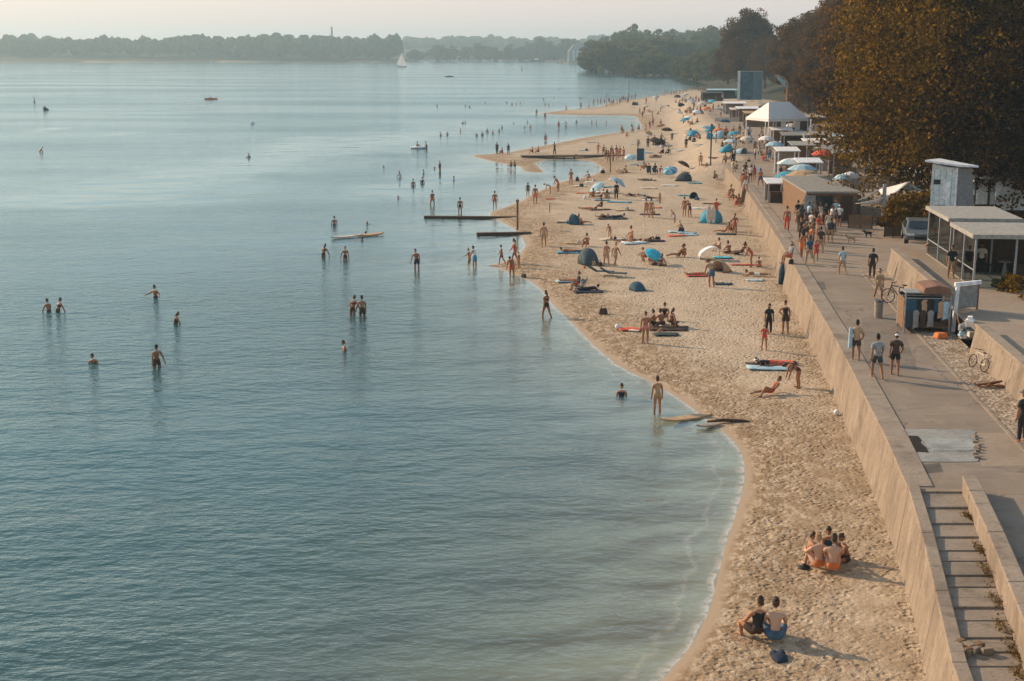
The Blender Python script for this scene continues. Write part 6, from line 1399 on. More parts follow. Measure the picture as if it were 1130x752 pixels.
x, y = P(782, 469, .1); o = board((x, y), None, .06, 1.2, .34, .06, 0, math.radians(112), m_greyw, 'small grey board pulled half onto the wet sand at the shore\'s bend', 'paddleboard'); o.name = 'paddleboard'
x, y, z = G(803, 467); mb = MB(); mb.tube([(-.9, 0, .06), (-.2, .1, .1), (.5, 0, .1), (1.0, .1, .05)], [.05, .08, .07, .03], 7); tag(mb.build('driftwood', m_dwood, smooth=True, loc=(x, y, z)), 'dark driftwood on the wet sand at the shore\'s bend', 'driftwood')
x, y, z = G(600, 337); mb = MB(); mb.tube([(0, 0, 0), (0, 0, .26)], [.11, .14], 12); x, y = P(602, 336, .6); tag(mb.build('bucket', m_bluefab, loc=(x, y, .5)), 'blue bucket carried by the woman wading along the water\'s edge', 'bucket')
# --- sand spits, sandbars
for px, py, ps, rot, hr, of, sk, sc, lb in [
 (548.5, 170.5, 'stand', 40, 'sb', 'd:slate/slate', 2, 1.05, 'tall dark figure at the tip of the jetty\'s sandbar'), (554.6, 170.3, 'sit_knees', 60, 'sb', 't:red', 2, 1, 'person sitting between two others at the tip of the jetty\'s sandbar'), (561, 170, 'stand', 0, 'sk', 'd:navy/slate', 2, .9, 'dark person right of the sitting one at the tip of the jetty\'s sandbar'),
 (588, 169.5, 'sit_knees', 90, 'sk', 't:navy', 2, 1, 'person sitting at the outer end of the jetty'), (594.5, 169.5, 'sit_side', 80, 'sb', 't:brown', 1, 1, 'person sitting second from the outer end of the jetty'), (612, 171, 'stroll', 70, 'sk', 'd:black/black', 3, 1.1, 'person in black walking along the jetty'),
 (564, 188, 'stand', 0, 'sb', 't:brown', 2, .75, 'left child of two at the lower edge of the jetty\'s sandbar'), (568, 188, 'stand', 20, 'sk', 't:navy', 2, .75, 'right child of two at the lower edge of the jetty\'s sandbar'),
 (582.5, 217.5, 'stand', 10, 'lk', 'o:black', 2, .9, 'dark person at the water by the tall orange brown bather'), (590.5, 225, 'stand', 200, 'sb', 't:orange', 2, 1.12, 'tall orange brown bather standing on the sand by the water'),
 (616, 211.5, 'stoop', 60, 'bb', 'k:orange', 2, 1.08, 'person in orange stepping over the wet sand beside a stooping woman'), (607, 214, 'bend', 90, 'sb', 'o:pblue', 1, .95, 'woman bending down at the water left of the person in orange'), (606.5, 235, 'stand', 80, 'sb', 't:tan', 1, .55, 'small child walking below the bright red towel by the water'),
 (600, 272.5, 'stand', 10, 'sb', 'o:tan', 1, 1.12, 'slim person standing alone on the empty sand right of the groynes'), (630, 204, 'hold', 20, 'sb', 't:orange', 2, 1.05, 'man in orange carrying something on both sides at the lagoon\'s edge'),
 (651, 199, 'crouch', 90, 'sb', 't:tan', 1, 1, 'person crouching at the lagoon\'s edge'), (553.5, 291.5, 'walk', 90, 'sb', 't:brown', 2, .85, 'boy running out onto the small sand spit'), (568, 291, 'walk', 100, 'lb', 'o:red', 2, 1.1, 'tall person behind the man in red shorts on the sand spit'), (572.5, 296, 'stand', 60, 'sl', 't:tan', 1, .7, 'thin child right of the two on the sand spit'),
 (507.7, 237.5, 'stand', 0, 'sb', 'k:brown', 2, 1.0, 'bather standing on the longer groyne'), (642, 248, 'sit_lean', -60, 'lb', 'k:red', 1, 1, 'woman in red sitting beside the little blue tent'), (648, 272, 'sit_knees', 150, 'sk', 't:red', 2, 1.05, 'person sitting behind the dark blue beach shelter'),
 (669, 294, 'stroll', 30, 'sb', 't:tan', 1, 1.05, 'left one of two standing right beside the dark blue beach shelter'), (679, 294, 'walk', -40, 'bl', 'k:tan', 1, 1.02, 'right one of two standing beside the dark blue beach shelter'), (628, 279, 'lie_front', 100, 'sb', 't:orange', 2, 1, 'sunbather lying on the blue mat left of the dark blue beach shelter'),
 (632, 311, 'lie_back', 95, 'sl', 'k:orange', 1, 1, 'sunbather lying on the pale towel by the water'), (638, 320, 'chair', 100, 'sk', 's:slate/red', 2, .95, 'person with red shorts in a low chair by the dark mat'), (650, 321, 'lie_front', -80, 'sk', 'd:black/black', 2, .95, 'dark clad person lying on the dark mat'),
 (673, 262, 'stoop', 150, 'sb', 'k:dblue', 1, .75, 'child carrying a blue swim ring on the sand'), (697, 268, 'kneel', 120, 'bb', 'k:red', 1, 1.1, 'woman in red kneeling among sunbathers on the middle sand'), (716, 267, 'lie_knee', -80, 'sk', 't:navy', 2, 1, 'dark haired sunbather lying right of the kneeling woman'), (689, 267, 'lie_back', 80, 'sb', 't:brown', 1, 1, 'sunbather lying left of the kneeling woman'),
 (722, 293, 'sit_slump', 10, 'lb', 'k:brown', 2, 1, 'left one of two sitting close together below the turquoise parasol'), (729, 294, 'sit_slump', -30, 'lr', 'k:brown', 2, 1, 'right one of two sitting close together below the turquoise parasol'), (713, 288, 'crouch', 100, 'cred', 't:red', 1, .9, 'person with red things bent under the turquoise parasol'),
 (749, 284, 'sit_lean', 100, 'lb', 'k:brown', 2, 1, 'left one of two leaning back on the sand by the white shelter'), (756, 284, 'sit_knees', 60, 'sb', 'k:orange', 2, 1, 'right one of two leaning back on the sand by the white shelter'),
 (785, 317, 'stoop', 20, 'htan', 'v:tan/denim', 2, 1.15, 'broad person in a straw hat and blue shorts bending over beside the white shelter'), (771, 304, 'lie_back', 100, 'sb', 't:red', 2, 1, 'sunbather on the red towel left of the person in the straw hat'), (794, 277, 'sit_knees', 120, 'bb', 'o:cream', 1, 1, 'fair person sitting left of the two by the wall'),
 (805, 280, 'sit_slump', 30, 'sb', 't:brown', 2, 1.1, 'broad backed man sitting in the middle of the group near the wall'), (818, 281, 'sit_lean', 110, 'lk', 'k:black', 2, 1, 'woman leaning back at the right of the group near the wall'), (829, 295, 'stoop', 80, 'bb', 'k:red', 2, 1.1, 'tall woman bending over the long red towel by the wall'),
 (838, 294, 'sit_slump', 150, 'sk', 't:red', 2, .8, 'child in red sitting right under the sea wall'), (834, 305, 'lie_front', 80, 'sb', 't:white', 2, 1, 'sunbather lying beside the pale blue towel under the wall'),
 (712, 379, 'stand', 170, 'bb', 'k:pink', 2, 1.0, 'woman standing left of the sitting group on the middle sand'), (722, 361, 'sit_knees', 70, 'sk', 't:black', 2, 1, 'dark haired person at the left of the sitting group on the middle sand'), (730, 359, 'sit_slump', 20, 'sb', 't:brown', 2, 1.05, 'person in the middle of the sitting group on the middle sand'), (740, 361, 'sit_side', -60, 'lb', 'k:brown', 2, 1, 'person at the right of the sitting group on the middle sand'), (733, 353, 'sit_knees', 180, 'bk', 'o:black', 2, 1, 'person at the back of the sitting group on the middle sand'),
 (731, 368, 'sit_slump', 60, 'hcream', 't:pblue', 1, .55, 'toddler in a white hat on the dark mat'), (843, 386.5, 'hold', 165, 'pl', 'o:red', 1, .82, 'girl in a red swimsuit, nearest of the three children by the wall'), (848, 368.5, 'stand', 190, 'lk', 'd:black/black', 2, .97, 'child in black, middle one of the three by the wall'), (866, 368.5, 'hip', 150, 'bb', 'v:black/brown', 2, 1.06, 'girl with her arm on her hip, right one of the three by the wall'),
 (880, 428, 'bend', 95, 'lb', 'k:brown', 2, .98, 'person bending over the pale blue mat near the wall'), (849, 404, 'lie_front', 95, 'cwhite', 's:black/red', 2, 1.0, 'sunbather in dark and red lying on the pale blue mat near the wall'), (851, 436, 'recline', 110, 'br', 'k:red', 2, 1.02, 'reclining woman in red on the bare sand near the wall'),
 (862, 404, 'lie_back', 100, 'sb', 't:red', 2, .98, 'sunbather with red shorts beside the one in dark and red'),
 (744.5, 246, 'stoop', 60, 'sl', 't:pblue', 1, .75, 'toddler stooping left of the blue tent by the wall'), (753, 255, 'crouch', 80, 'sl', 't:tan', 1, .8, 'child crouching alone with a long shadow below the blue tent'), (755, 239, 'stand', 30, 'sb', 't:tan', 1, 1.05, 'left one of two tanned people standing beside the blue tent'), (761, 240, 'stoop', 20, 'lr', 'k:brown', 2, 1.0, 'right one of two tanned people standing beside the blue tent'), (790, 240, 'hold', 170, 'sb', 's:red/red', 1, 1.0, 'person in red standing right behind the blue tent'),
 (800, 258, 'sit_lean', 60, 'lb', 'k:orange', 1, 1.05, 'woman sitting on the dark mat right of the blue tent'), (806, 256, 'sit_knees', -40, 'sb', 't:slate', 1, 1, 'person sitting behind the woman on the dark mat'), (810.5, 259, 'hold', 190, 'lk', 'k:red', 2, 1.02, 'dark haired girl in red standing by the dark mat near the wall'),
 (713, 240, 'stroll', 40, 'sb', 't:tan', 1, 1, 'left one of two tan people standing on the open middle sand'), (718.5, 240, 'stand', -20, 'bb', 'k:tan', 1, 1, 'right one of two tan people standing on the open middle sand'), (668, 241, 'lie_knee', 90, 'sk', 't:black', 2, 1, 'left one of two dark sunbathers in the middle of the sand'), (681, 241, 'lie_front', -90, 'sk', 'd:navy/navy', 2, 1, 'right one of two dark sunbathers in the middle of the sand'), (664, 231, 'sit_side', 80, 'sk', 'o:brown', 2, 1, 'person sitting on a brown mat with long shadows above the two dark sunbathers'),
 (649, 231, 'lie_back', 80, 'sb', 't:orange', 1, 1, 'sunbather lying left of the person on the brown mat'), (655, 219, 'sit_knees', 40, 'lb', 'k:brown', 2, 1.05, 'person at the left under the pale blue windbreak'), (663, 219, 'sit_lean', 120, 'sb', 't:slate', 1, 1, 'person leaning back in the middle under the pale blue windbreak'), (670, 219, 'sit_slump', 0, 'pb', 'k:tan', 2, 1, 'person sitting at the right under the pale blue windbreak'), (680, 220, 'stand', 200, 'sk', 'd:black/black', 2, 1.05, 'dark figure standing right of the pale blue windbreak'),
 (697, 217, 'lie_knee', 100, 'sk', 't:black', 2, 1, 'dark haired sunbather lying alone right of the dark standing figure'), (718, 220, 'lie_front', 80, 'lk', 'o:black', 2, 1, 'dark sunbather on the white towel by the upright stake'), (688, 191, 'sit_lean', 90, 'sb', 't:pblue', 1, 1, 'person in pale blue sitting left of the group of four'),
 (711, 188, 'sit_knees', 90, 'sb', 't:tan', 1, 1, 'leftmost one of the sitting group above the dark shelter'), (716, 192, 'chair', 180, 'sk', 'd:black/black', 2, 1.05, 'dark person second from the left in the sitting group above the dark shelter'), (723, 192, 'chair', 190, 'lk', 'd:slate/black', 2, 1.05, 'dark person third from the left in the sitting group above the dark shelter'), (728, 191, 'sit_lean', 20, 'sb', 't:orange', 1, 1, 'right one of the sitting group above the dark shelter'), (712, 199, 'lie_back', 90, 'sk', 't:navy', 2, 1, 'sunbather lying below the sitting group above the dark shelter'),
 (773, 184, 'stand', 170, 'hbrown', 'o:tan', 1, 1.0, 'person under a big round brown hat near the end of the wall'), (715, 163, 'stand', 10, 'sk', 'd:navy/black', 2, 1, 'leftmost of five dark people standing on the upper beach'), (722, 161, 'stand', 180, 'sb', 'd:black/brown', 2, 1, 'second from the left of five dark people standing on the upper beach'), (729.7, 159.3, 'hip', 0, 'sk', 't:black', 2, 1.05, 'tallest of five dark people standing on the upper beach'), (733.5, 161.5, 'stand', 60, 'sk', 't:black', 2, .8, 'small one right of the tallest on the upper beach'), (741.6, 155.5, 'stand', 0, 'sk', 'd:black/black', 2, .75, 'small lone dark figure right of the five on the upper beach'), (704, 165, 'stand', 90, 'sb', 'd:slate/slate', 2, .9, 'dark figure above the blue changing board'),
 (732, 170, 'sit_knees', 60, 'sk', 'd:black/black', 2, 1, 'left one of two dark people sitting right of the blue changing board'), (737.5, 171, 'sit_side', 30, 'sk', 'd:slate/black', 2, 1, 'right one of two dark people sitting right of the blue changing board'), (724, 173, 'lie_back', 90, 'sb', 't:brown', 2, 1, 'sunbather lying on the brown towel right of the blue changing board'), (757, 164, 'stand', 20, 'sk', 'd:slate/black', 2, 1.0, 'dark figure standing by the low teal windbreak on the upper beach'),
 (766, 157, 'sit_slump', 0, 'sk', 'd:slate/slate', 2, 1.1, 'front one of the dark group by the folded loungers on the upper beach'), (769, 153, 'sit_knees', 120, 'sb', 't:orange', 1, 1, 'person with orange tones between the folded loungers on the upper beach'), (762, 156, 'sit_knees', 40, 'sk', 'd:black/slate', 2, 1, 'left one of the dark group by the folded loungers on the upper beach')]:
    on(px, py, ps, rot, hr, of, sk, sc, lb)
# --- crowds too far to tell apart
crowd([(673, 115.5), (675, 116.3), (677, 115.8), (681, 114.5), (684, 114.8), (688, 112), (690, 112.5), (693, 111), (697, 110.5), (701, 109), (692, 114.2), (694, 109.5), (686, 113.2)], ['stand', 'hip', 'walk', 'wade_low'], OB, 'person in the tight crowd standing on the tip of the farthest sandbar', 'crowd on the farthest sandbar')
crowd([(655, 114), (660, 113.5), (663, 113), (667, 112.5), (672, 111), (641, 117), (650, 118), (625, 121.5), (592, 125.5), (601.5, 129)], ['wade_low', 'stand', 'wade'], OB, 'reddish brown bather in the shallows around the farthest sandbar', 'bathers around the farthest sandbar', depth=.6)
crowd([(706, 126), (711, 125), (716.5, 125), (709, 130), (720, 131), (720.5, 139), (717, 142), (729, 141), (712, 146.5), (727, 127), (729, 124)], ['stand', 'hip', 'sit_knees', 'stroll'], OB, 'dark person standing at the landward end of the farthest sandbar', 'people at the root of the farthest sandbar')
crowd([(690.5, 152), (686, 148), (688.5, 147.5), (697, 146.5)], ['stand', 'crouch'], OB, 'person at the edge of the lagoon between the sandbars', 'people at the lagoon\'s edge')
crowd([(669, 176), (671.5, 179), (675, 174), (676.5, 178), (680, 173), (681, 177), (684, 174.5), (688, 176), (660, 170), (666, 172)], ['stand', 'hip', 'stroll'], OB, 'person in the standing crowd between the jetty and the blue changing board', 'crowd by the jetty\'s landward end')
crowd([(693, 113.5), (704, 115.5), (713, 114.5), (724, 113), (733, 106), (735.5, 104.5), (725.5, 108), (741, 105.5), (744, 105), (746, 104.5), (750, 104), (754, 103), (757, 101.5), (760, 100.5), (763, 99.8), (766, 98.8), (768.5, 98.5), (771, 101), (775, 100.5)], ['stand', 'walk', 'hip', 'sit_knees'], OB, 'far off person along the waterline of the upper beach', 'people along the far waterline')
crowd([(753, 114), (757, 113), (761, 112), (765, 115), (768, 112), (771, 114), (774, 111), (777, 113), (780, 116), (783, 112), (749, 116), (786, 109), (790, 112), (794, 108), (784, 107), (790, 105), (797, 110)], ['sit_knees', 'stand', 'sit_slump', 'stand'], OB + OD, 'far off person in the packed upper end of the beach', 'crowd on the packed far beach')
crowd([(750, 125), (757, 125), (761, 126), (765, 124), (769, 127), (773, 126), (778, 123), (783, 124), (754, 137), (759, 137), (764, 138), (770, 135)], ['sit_knees', 'sit_slump', 'stand', 'sit_side'], OB + OD, 'person among the parasols on the upper middle of the beach', 'people among the far parasols')
crowd([(790, 158), (796, 162), (800, 157), (805, 163), (798, 152), (808, 156), (812, 162), (803, 150), (793, 149), (816, 150), (810, 146), (822, 143)], ['sit_knees', 'chair', 'stand', 'sit_slump'], OB + OD, 'person in the crowd of tents behind the tall dark pole', 'crowd behind the tall pole')
crowd([(815, 225), (819, 222), (812, 215), (806, 214), (809, 222), (803, 218), (822, 227), (815, 209)], ['sit_knees', 'sit_slump', 'stand', 'sit_lean'], ['t:red', 'k:red', 't:white', 'k:black', 't:orange'], 'person in the cluster resting against the far part of the sea wall', 'cluster against the far wall')
# --- tents, parasols, towels
beach_tent(651, 292, 1.55, 1.2, 1.15, 195, M('slate_blue', (.055, .085, .10), .8), 'dark blue beach shelter with its round back, centre of the beach'); beach_tent(783, 246, 2.1, 1.5, 1.2, 160, m_bluefab, 'blue beach tent near the sea wall'); beach_tent(753, 200, 1.9, 1.4, 1.0, 150, m_slate, 'dark grey beach shelter on the upper sand')
beach_tent(705, 321, 1.05, .8, .55, 200, m_dblue, 'small dark blue shelter alone on the middle sand'); beach_tent(636.5, 248, 1.1, 1.0, .95, 230, m_dblue, 'little dark blue tent with the woman in red beside it'); beach_tent(798, 300, 1.3, 1.0, .85, -60, m_tan, 'brown low shelter right behind the person in the straw hat')
beach_tent(765, 221 - 2, .9, .7, .7, 0, m_dblue, 'tiny dark tent right of the two tanned people on the open sand'); beach_tent(800, 168, 1.8, 1.5, 1.1, 100, m_bluefab, 'blue tent at the front of the crowd behind the tall pole'); beach_tent(792, 153, 2.0, 1.5, 1.2, 140, m_pblue, 'pale blue tent right beside the tall dark pole'); beach_tent(815, 170, 2.2, 1.6, .8, 60, m_pblue, 'low pale blue tent on the paved edge right of the blue one')
x, y, z = G(783, 286); e = empty('beach_shelter', (x, y, z), 0, 'white arched sun shelter with one end on the sand', 'tent')
mb = MB(); N = 10
for i in range(N + 1):
    t = i / N; a = (-.85 + 1.7 * t, 0, .06 + .85 * math.sin(math.pi * (.12 + .62 * t)) ** 1.1 if t > 0 else .02)
    for yy in (-.35, .15, .65): mb.v.append((a[0], yy, a[2]))
for i in range(N):
    for j in range(2): q = i * 3 + j; mb.f.append((q, q + 1, q + 4, q + 3)); mb.m.append(0)
o = mb.build('canopy', m_white, e, smooth=True); k = o.modifiers.new('t', 'SOLIDIFY'); k.thickness = .03
MB().tube([(.8, .15, 0), (.75, .15, .68)], .02, 6).build('pole', m_gmet, e)
beach_parasol(716.5, 291, .78, 1.15, m_teal, 'bright turquoise parasol tilted low on the middle sand', tilt=(math.radians(32), 0)); beach_parasol(740, 195, .95, 1.3, m_pblue, 'pale blue parasol leaning left of the dark grey shelter', tilt=(math.radians(20), -.4), m2=m_bluefab); beach_parasol(750, 190, .9, 1.5, m_dwood, 'dark brown parasol behind the dark grey shelter', tilt=(.3, .4))
beach_parasol(674, 214, 1.0, 1.9, m_pblue, 'pale parasol on a bare post above the sitting people', tilt=(.2, .5)); beach_parasol(663, 213, .95, 1.2, m_pblue, 'low pale blue parasol tipped to the left beside the one on the bare post', tilt=(.1, -.6)); beach_parasol(696, 180, .9, 1.3, m_panel, 'pale washed out parasol left of the blue changing board', tilt=(.3, -.3), m2=m_pblue)
for k, (px, py, m, m2, lb) in enumerate([(760, 128, m_tan, None, 'tan parasol among the far crowd'), (768, 131, m_white, None, 'white parasol among the far crowd'), (757, 140, m_bluefab, None, 'blue parasol in the upper middle of the beach'), (763, 118, m_pblue, None, 'pale blue parasol in the packed far beach'), (774, 121, m_cream, None, 'cream parasol in the packed far beach'), (780, 127, m_orange, None, 'orange tan parasol at the left end of the windbreak'), (786, 118, m_teal, None, 'teal parasol in the packed far beach'),
                                        (806, 168, m_white, m_pblue, 'white and blue parasol in the crowd behind the tall pole'), (818, 163, m_tan, None, 'brown parasol at the right of the crowd behind the tall pole'), (811, 158, m_bluefab, None, 'blue parasol at the back of the crowd behind the tall pole'), (824, 164, m_cream, None, 'cream parasol before the white marquee'), (799, 143, m_dblue, None, 'dark blue parasol above the tall pole\'s crowd')]):
    beach_parasol(px, py, 1.0, 1.8, m, lb, tilt=(RQ.uniform(-.15, .3), RQ.uniform(-.3, .3)), m2=m2)
x, y, z = G(706.5, 178); e = empty('changing_board', (x, y, z), .1, 'upright blue board with a white edge on the upper sand', 'board'); MB().box(0, 0, .95, 1.05, .08, 1.75).build('panel', m_dblue, e); MB().box(.6, .02, .95, .14, .1, 1.8).build('edge', m_white, e)
for s in (-.4, .4): MB().tube([(s, .4, 0), (s, .05, 1.2)], .03, 5).build('prop', m_gmet, e)
for px, rz_, lb in [(782, .1, 'left cream surfboard standing upright before the blue tent'), (787, .0, 'right cream surfboard standing upright before the blue tent')]:
    x, y, z = G(px, 247); board((x, y), None, z, 1.75, .42, .07, math.radians(86), rz_, m_cream, lb)
x, y, z = G(728, 225); board((x, y), None, z, 1.2, .3, .06, math.radians(86), .2, m_tan, 'short tan board standing upright by the dark sunbather on the white towel')
for a in [(627, 279.5, .9, 1.9, 80, m_bluefab, 'blue mat under the sunbather left of the dark blue shelter'), (636, 278, .8, 1.2, 70, m_dblue, 'dark blue mat touching the dark blue shelter'), (628, 311.5, .8, 1.9, 85, m_pblue, 'pale towel under the sunbather by the water'), (649, 322.5, .9, 2.0, 85, m_navy, 'dark mat behind the low chair by the water'),
          (696, 364.5, .75, 1.4, 88, m_red, 'bright red towel on the sand left of the standing woman'), (735, 370, .8, 1.4, 85, m_slate, 'dark mat under the toddler in the white hat'), (738, 363, 1.4, 2.2, 80, m_dwood, 'brown blanket under the sitting group on the middle sand'), (797, 285, .8, 1.4, 80, m_teal, 'turquoise towel behind the white shelter'), (769, 305, .7, 1.5, 85, m_red, 'red towel left of the person in the straw hat'),
          (798, 314, .8, 1.2, 80, m_navy, 'dark blue towel lying right of the person in the straw hat'), (820, 293, .45, 1.9, 84, m_red, 'long red towel at the feet of the tall bending woman'), (833, 310, .6, 1.2, 85, m_pblue, 'pale blue towel under the sea wall'), (848, 407, 1.0, 2.2, 85, m_pblue, 'pale blue mat near the wall'), (859, 401, .6, 1.8, 80, m_red, 'red towel behind the pale blue mat near the wall'), (833, 403, .5, 1.0, 80, m_dwood, 'brown cloth at the left end of the pale blue mat'),
          (801, 259, 1.0, 1.7, 80, m_slate, 'dark mat right of the blue tent'), (763, 260, .6, 1.1, 85, m_pblue, 'pale strip of towel in the crouching child\'s shadow'), (607, 220, .7, 1.1, 85, m_red, 'bright red towel by the water beside the person in orange'), (683, 223.5, 1.0, 2.6, 70, m_bluefab, 'long blue mat below the pale blue windbreak'), (668, 242, .8, 1.5, 85, m_slate, 'dark mat of the left dark sunbather'), (683, 242, .8, 1.5, 85, m_navy, 'dark mat of the right dark sunbather'), (662, 232, .8, 2.2, 85, m_dwood, 'brown mat of the person sitting with long shadows'),
          (717, 221.5, .8, 1.6, 80, m_white, 'white towel by the short upright board'), (700, 268, .8, 2.2, 85, m_white, 'white towel at the kneeling woman'), (702, 182, 1.2, 2.4, 80, m_pblue, 'pale blue blanket left of the blue changing board'), (723, 174, .8, 1.8, 85, m_dwood, 'brown towel right of the blue changing board'), (716, 199.5, .9, 1.8, 80, m_slate, 'dark towel below the sitting group above the dark shelter'), (754, 166, 1.0, 3.0, 85, m_pblue, 'pale blanket on the upper beach before the dark group'), (774, 160, .9, 2.4, 85, m_bluefab, 'blue mat left of the tall dark pole'), (760, 149.5, .9, 2.0, 85, m_white, 'white towel left of the folded loungers'), (733, 161.8, .9, 2.8, 85, m_slate, 'dark strip of mat under the five standing people'),
          (700, 366, .3, .6, 60, m_cream, 'small cream cloth at the end of the red towel')]:
    towel(*a[:7], m2=a[7] if len(a) > 7 else None)
for a in [(664, 304, 75, m_slate, 'left one of two grey folding loungers on the middle sand'), (678, 306, 80, m_slate, 'right one of two grey folding loungers on the middle sand'), (774, 147, 100, m_bluefab, 'blue folded lounger on the upper beach'), (766, 148, 80, m_pblue, 'pale lounger beside the blue folded one on the upper beach'), (745, 122, 90, m_slate, 'dark lounger far up on the beach'), (714, 116, 90, m_slate, 'dark lounger by the far waterline')]: lounger(*a)
for a in [(638, 321, 100, m_slate, 'low slate chair of the person with red shorts'), (716, 193, 180, m_slate, 'dark chair second in the sitting group above the dark shelter'), (723, 193, 190, m_slate, 'dark chair third in the sitting group above the dark shelter')]: deck_chair(*a)
ball(681.5, 363.5, .16, m_white, 'white ball at the left end of the red towel'); ball(645.6, 220, .2, m_white, 'white ball left of the people under the pale blue windbreak'); ball(923, 458, .13, m_white, 'white ball lying on the sand near the foot of the sea wall'); ball(645, 296.5, .12, m_orange, 'orange ball at the left foot of the dark blue shelter')
bag(665.7, 347, 1.1, m_dwood, 'dark bag lying alone on the sand near the water'); bag(578, 306.5, .8, m_black, 'black bag at the edge of the wet sand by the spit'); bag(637, 200, 1.4, m_black, 'round black bag at the lagoon\'s edge by the man in orange'); bag(665, 191.5, 1.3, m_black, 'black bag left of the jetty post'); bag(655, 293, 1.0, m_tan, 'tan bag in front of the dark blue shelter'); bag(662, 294, .9, m_dwood, 'brown bag at the right front of the dark blue shelter'); bag(769, 221, 1.0, m_dblue, 'dark blue bag on the sand left of the wall cluster'); bag(744, 353 + 8, .9, m_dwood, 'brown bag at the right end of the sitting group on the middle sand'); bag(873, 291.5, .9, m_black, 'black bag beside the man sitting on the sea wall'); bag(813, 281, .9, m_navy, 'navy bag between the group by the wall'); bag(718, 288, .8, m_red, 'red bag under the turquoise parasol')
x, y, z = G(863, 314); mb = MB(); mb.tube([(0, 0, 0), (.05, .05, .9), (.12, .1, 1.5)], [.16, .2, .12], 9); tag(mb.build('folded_parasol', m_dblue, smooth=True, loc=(x - .1, y, z)), 'dark blue folded parasol leaning against the step in the sea wall', 'parasol')


# --- belongings scattered over the fuller parts of the beach
RC = random.Random(99); TC = [m_bluefab, m_pblue, m_red, m_slate, m_cream, m_dwood, m_navy, m_tan, m_white, m_orange, m_grey]
def free(x, y): return True
k = 0
while k < 46:
    py = RC.choice([RC.uniform(110, 150), RC.uniform(145, 215), RC.uniform(200, 270)]); px = RC.uniform(620, 800)
    x, y, z = G(px, py); s_ = float(sdist([(x, y)])[0])
    if s_ < 3 or x > wall_x(y) - 1.5: continue
    towel(px, py, .8, RC.uniform(1.4, 2.0), RC.uniform(60, 110), RC.choice(TC), 'beach towel spread on the fuller part of the sand, nobody lying on it', 'empty towels over the beach'); k += 1
    if k % 2: bag(px + RC.uniform(1, 4), py + RC.uniform(-1, 1), RC.uniform(.8, 1.2), RC.choice([m_navy, m_black, m_tan, m_bluefab, m_red, m_cream]), 'small beach bag left beside a towel on the fuller part of the sand', 'bags over the beach')
for k in range(26):
    px = RC.uniform(700, 800); py = RC.uniform(104, 165); x, y, z = G(px, py)
    if float(sdist([(x, y)])[0]) < 4: continue
    if k % 3 == 0: beach_tent(px, py, RC.uniform(1.4, 2.2), 1.4, RC.uniform(.9, 1.2), RC.uniform(0, 360), RC.choice([m_slate, m_bluefab, m_pblue, m_dblue, m_tan]), 'small beach tent in the crowded upper half of the beach', None, 'tents in the far crowd')
    else: beach_parasol(px, py, RC.uniform(.8, 1.1), RC.uniform(1.4, 1.9), RC.choice([m_pblue, m_tan, m_cream, m_bluefab, m_offw, m_orange, m_dwood]), 'parasol in the crowded upper half of the beach', (RC.uniform(-.3, .4), RC.uniform(-.4, .4)), None, 'parasols in the far crowd')
def table(x, y, m, label, group):
    e = empty('cafe_table', (x, y, PROM), RC.uniform(0, 3), label, 'table', group); MB().tube([(0, 0, .72), (0, 0, .76)], .42, 14).build('top', m, e); MB().tube([(0, 0, 0), (0, 0, .72)], [.2, .04], 8).build('leg', m_gmet, e)
def chair(x, y, m, label, group):
    e = empty('cafe_chair', (x, y, PROM), RC.uniform(0, 6), label, 'chair', group); MB().box(0, 0, .45, .42, .42, .05).build('seat', m, e); MB().box(0, -.2, .68, .42, .04, .42).build('backrest', m, e)
    for a in (-.18, .18):
        for b in (-.18, .18): MB().box(a, b, .22, .035, .035, .44).build('leg', m_dmet, e)
for k in range(22):
    y = RC.uniform(122, 205); x = float(wall_x(y)) + RC.uniform(10, 21); m = RC.choice([m_white, m_wood, m_greyw, m_dwood, m_pblue])
    table(x, y, RC.choice([m_white, m_wood, m_greyw]), 'round table among the stalls left of the copper tree', 'tables among the stalls'); chair(x + .7, y + .2, m, 'small chair at a table among the stalls left of the copper tree', 'chairs among the stalls'); chair(x - .65, y - .3, m, 'small chair at a table among the stalls left of the copper tree', 'chairs among the stalls')

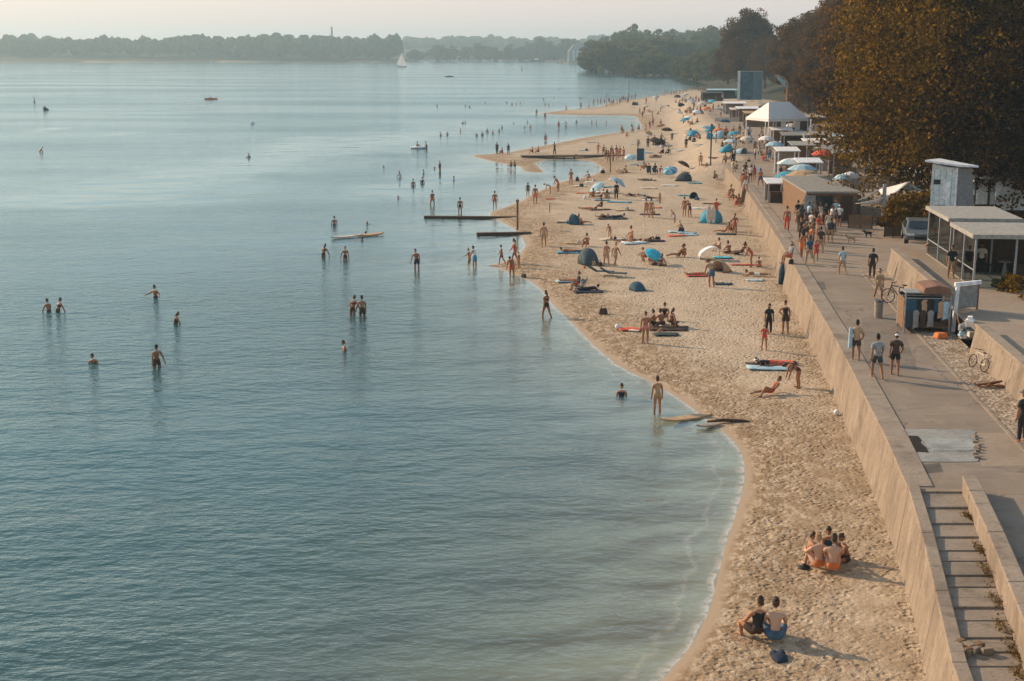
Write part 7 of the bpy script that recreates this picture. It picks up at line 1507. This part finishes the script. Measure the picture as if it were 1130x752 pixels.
crowd([(x_, y_) for x_, y_ in [(RC.uniform(800, 850), RC.uniform(150, 182)) for _ in range(14)]], ['stand', 'stroll', 'hip', 'chair'], OD, 'person on the busy upper promenade between the pole and the marquee', 'people on the upper promenade')
crowd([(RC.uniform(745, 798), RC.uniform(104, 132)) for _ in range(18)], ['stand', 'sit_knees', 'stroll', 'sit_slump'], OB + OD, 'far off person in the packed upper end of the beach', 'crowd on the packed far beach')
crowd([(RC.uniform(700, 790), RC.uniform(140, 215)) for _ in range(14)], ['sit_knees', 'sit_slump', 'lie_back', 'lie_knee', 'sit_lean'], OB, 'sunbather sitting or lying among others on the upper half of the beach', 'sunbathers on the upper beach')
# ------------------------------------------------------------------ past 300 people: the smallest ones become one crowd
def apparent(o):
    d = math.hypot(o.location.x, o.location.y); hgt = max(.15, max(v[2] for v in o.bound_box) * o.scale.x + min(0, o.location.z if o.location.z < -.05 else 0)); return (hgt + .3) / d
allp = [o for o in S.objects if o.get('category') == 'person']; allp.sort(key=apparent, reverse=True)
KC = {}
for o in S.objects:
    if o.parent: KC.setdefault(o.parent.name, []).append(o)
CV, CF, CM, cm, base_ = [], [], [], [], 0
for o in allp[300:]:
    M4 = Matrix.LocRotScale(o.location, o.rotation_euler, o.scale)
    for q in [o] + KC.get(o.name, []):
        me = q.data; k = len(me.vertices); co = np.empty(k * 3); me.vertices.foreach_get('co', co); co = co.reshape(-1, 3) @ np.array(M4.to_3x3()).T + np.array(M4.translation)
        m = q.material_slots[0].material
        if m not in cm: cm.append(m)
        CV.append(co); CF += [tuple(v + base_ for v in f.vertices) for f in me.polygons]; CM += [cm.index(m)] * len(me.polygons); base_ += k
    for q in KC.get(o.name, []): bpy.data.objects.remove(q)
    bpy.data.objects.remove(o)
me = bpy.data.meshes.new('distant_crowd'); me.from_pydata(np.concatenate(CV).tolist(), [], CF)
for m in cm: me.materials.append(m)
me.polygons.foreach_set('material_index', CM); me.polygons.foreach_set('use_smooth', [True] * len(CF)); me.update()
o = bpy.data.objects.new('distant_crowd', me); C.objects.link(o); tag(o, 'tiny far off bathers scattered over the far end of the beach and water', kind='stuff')
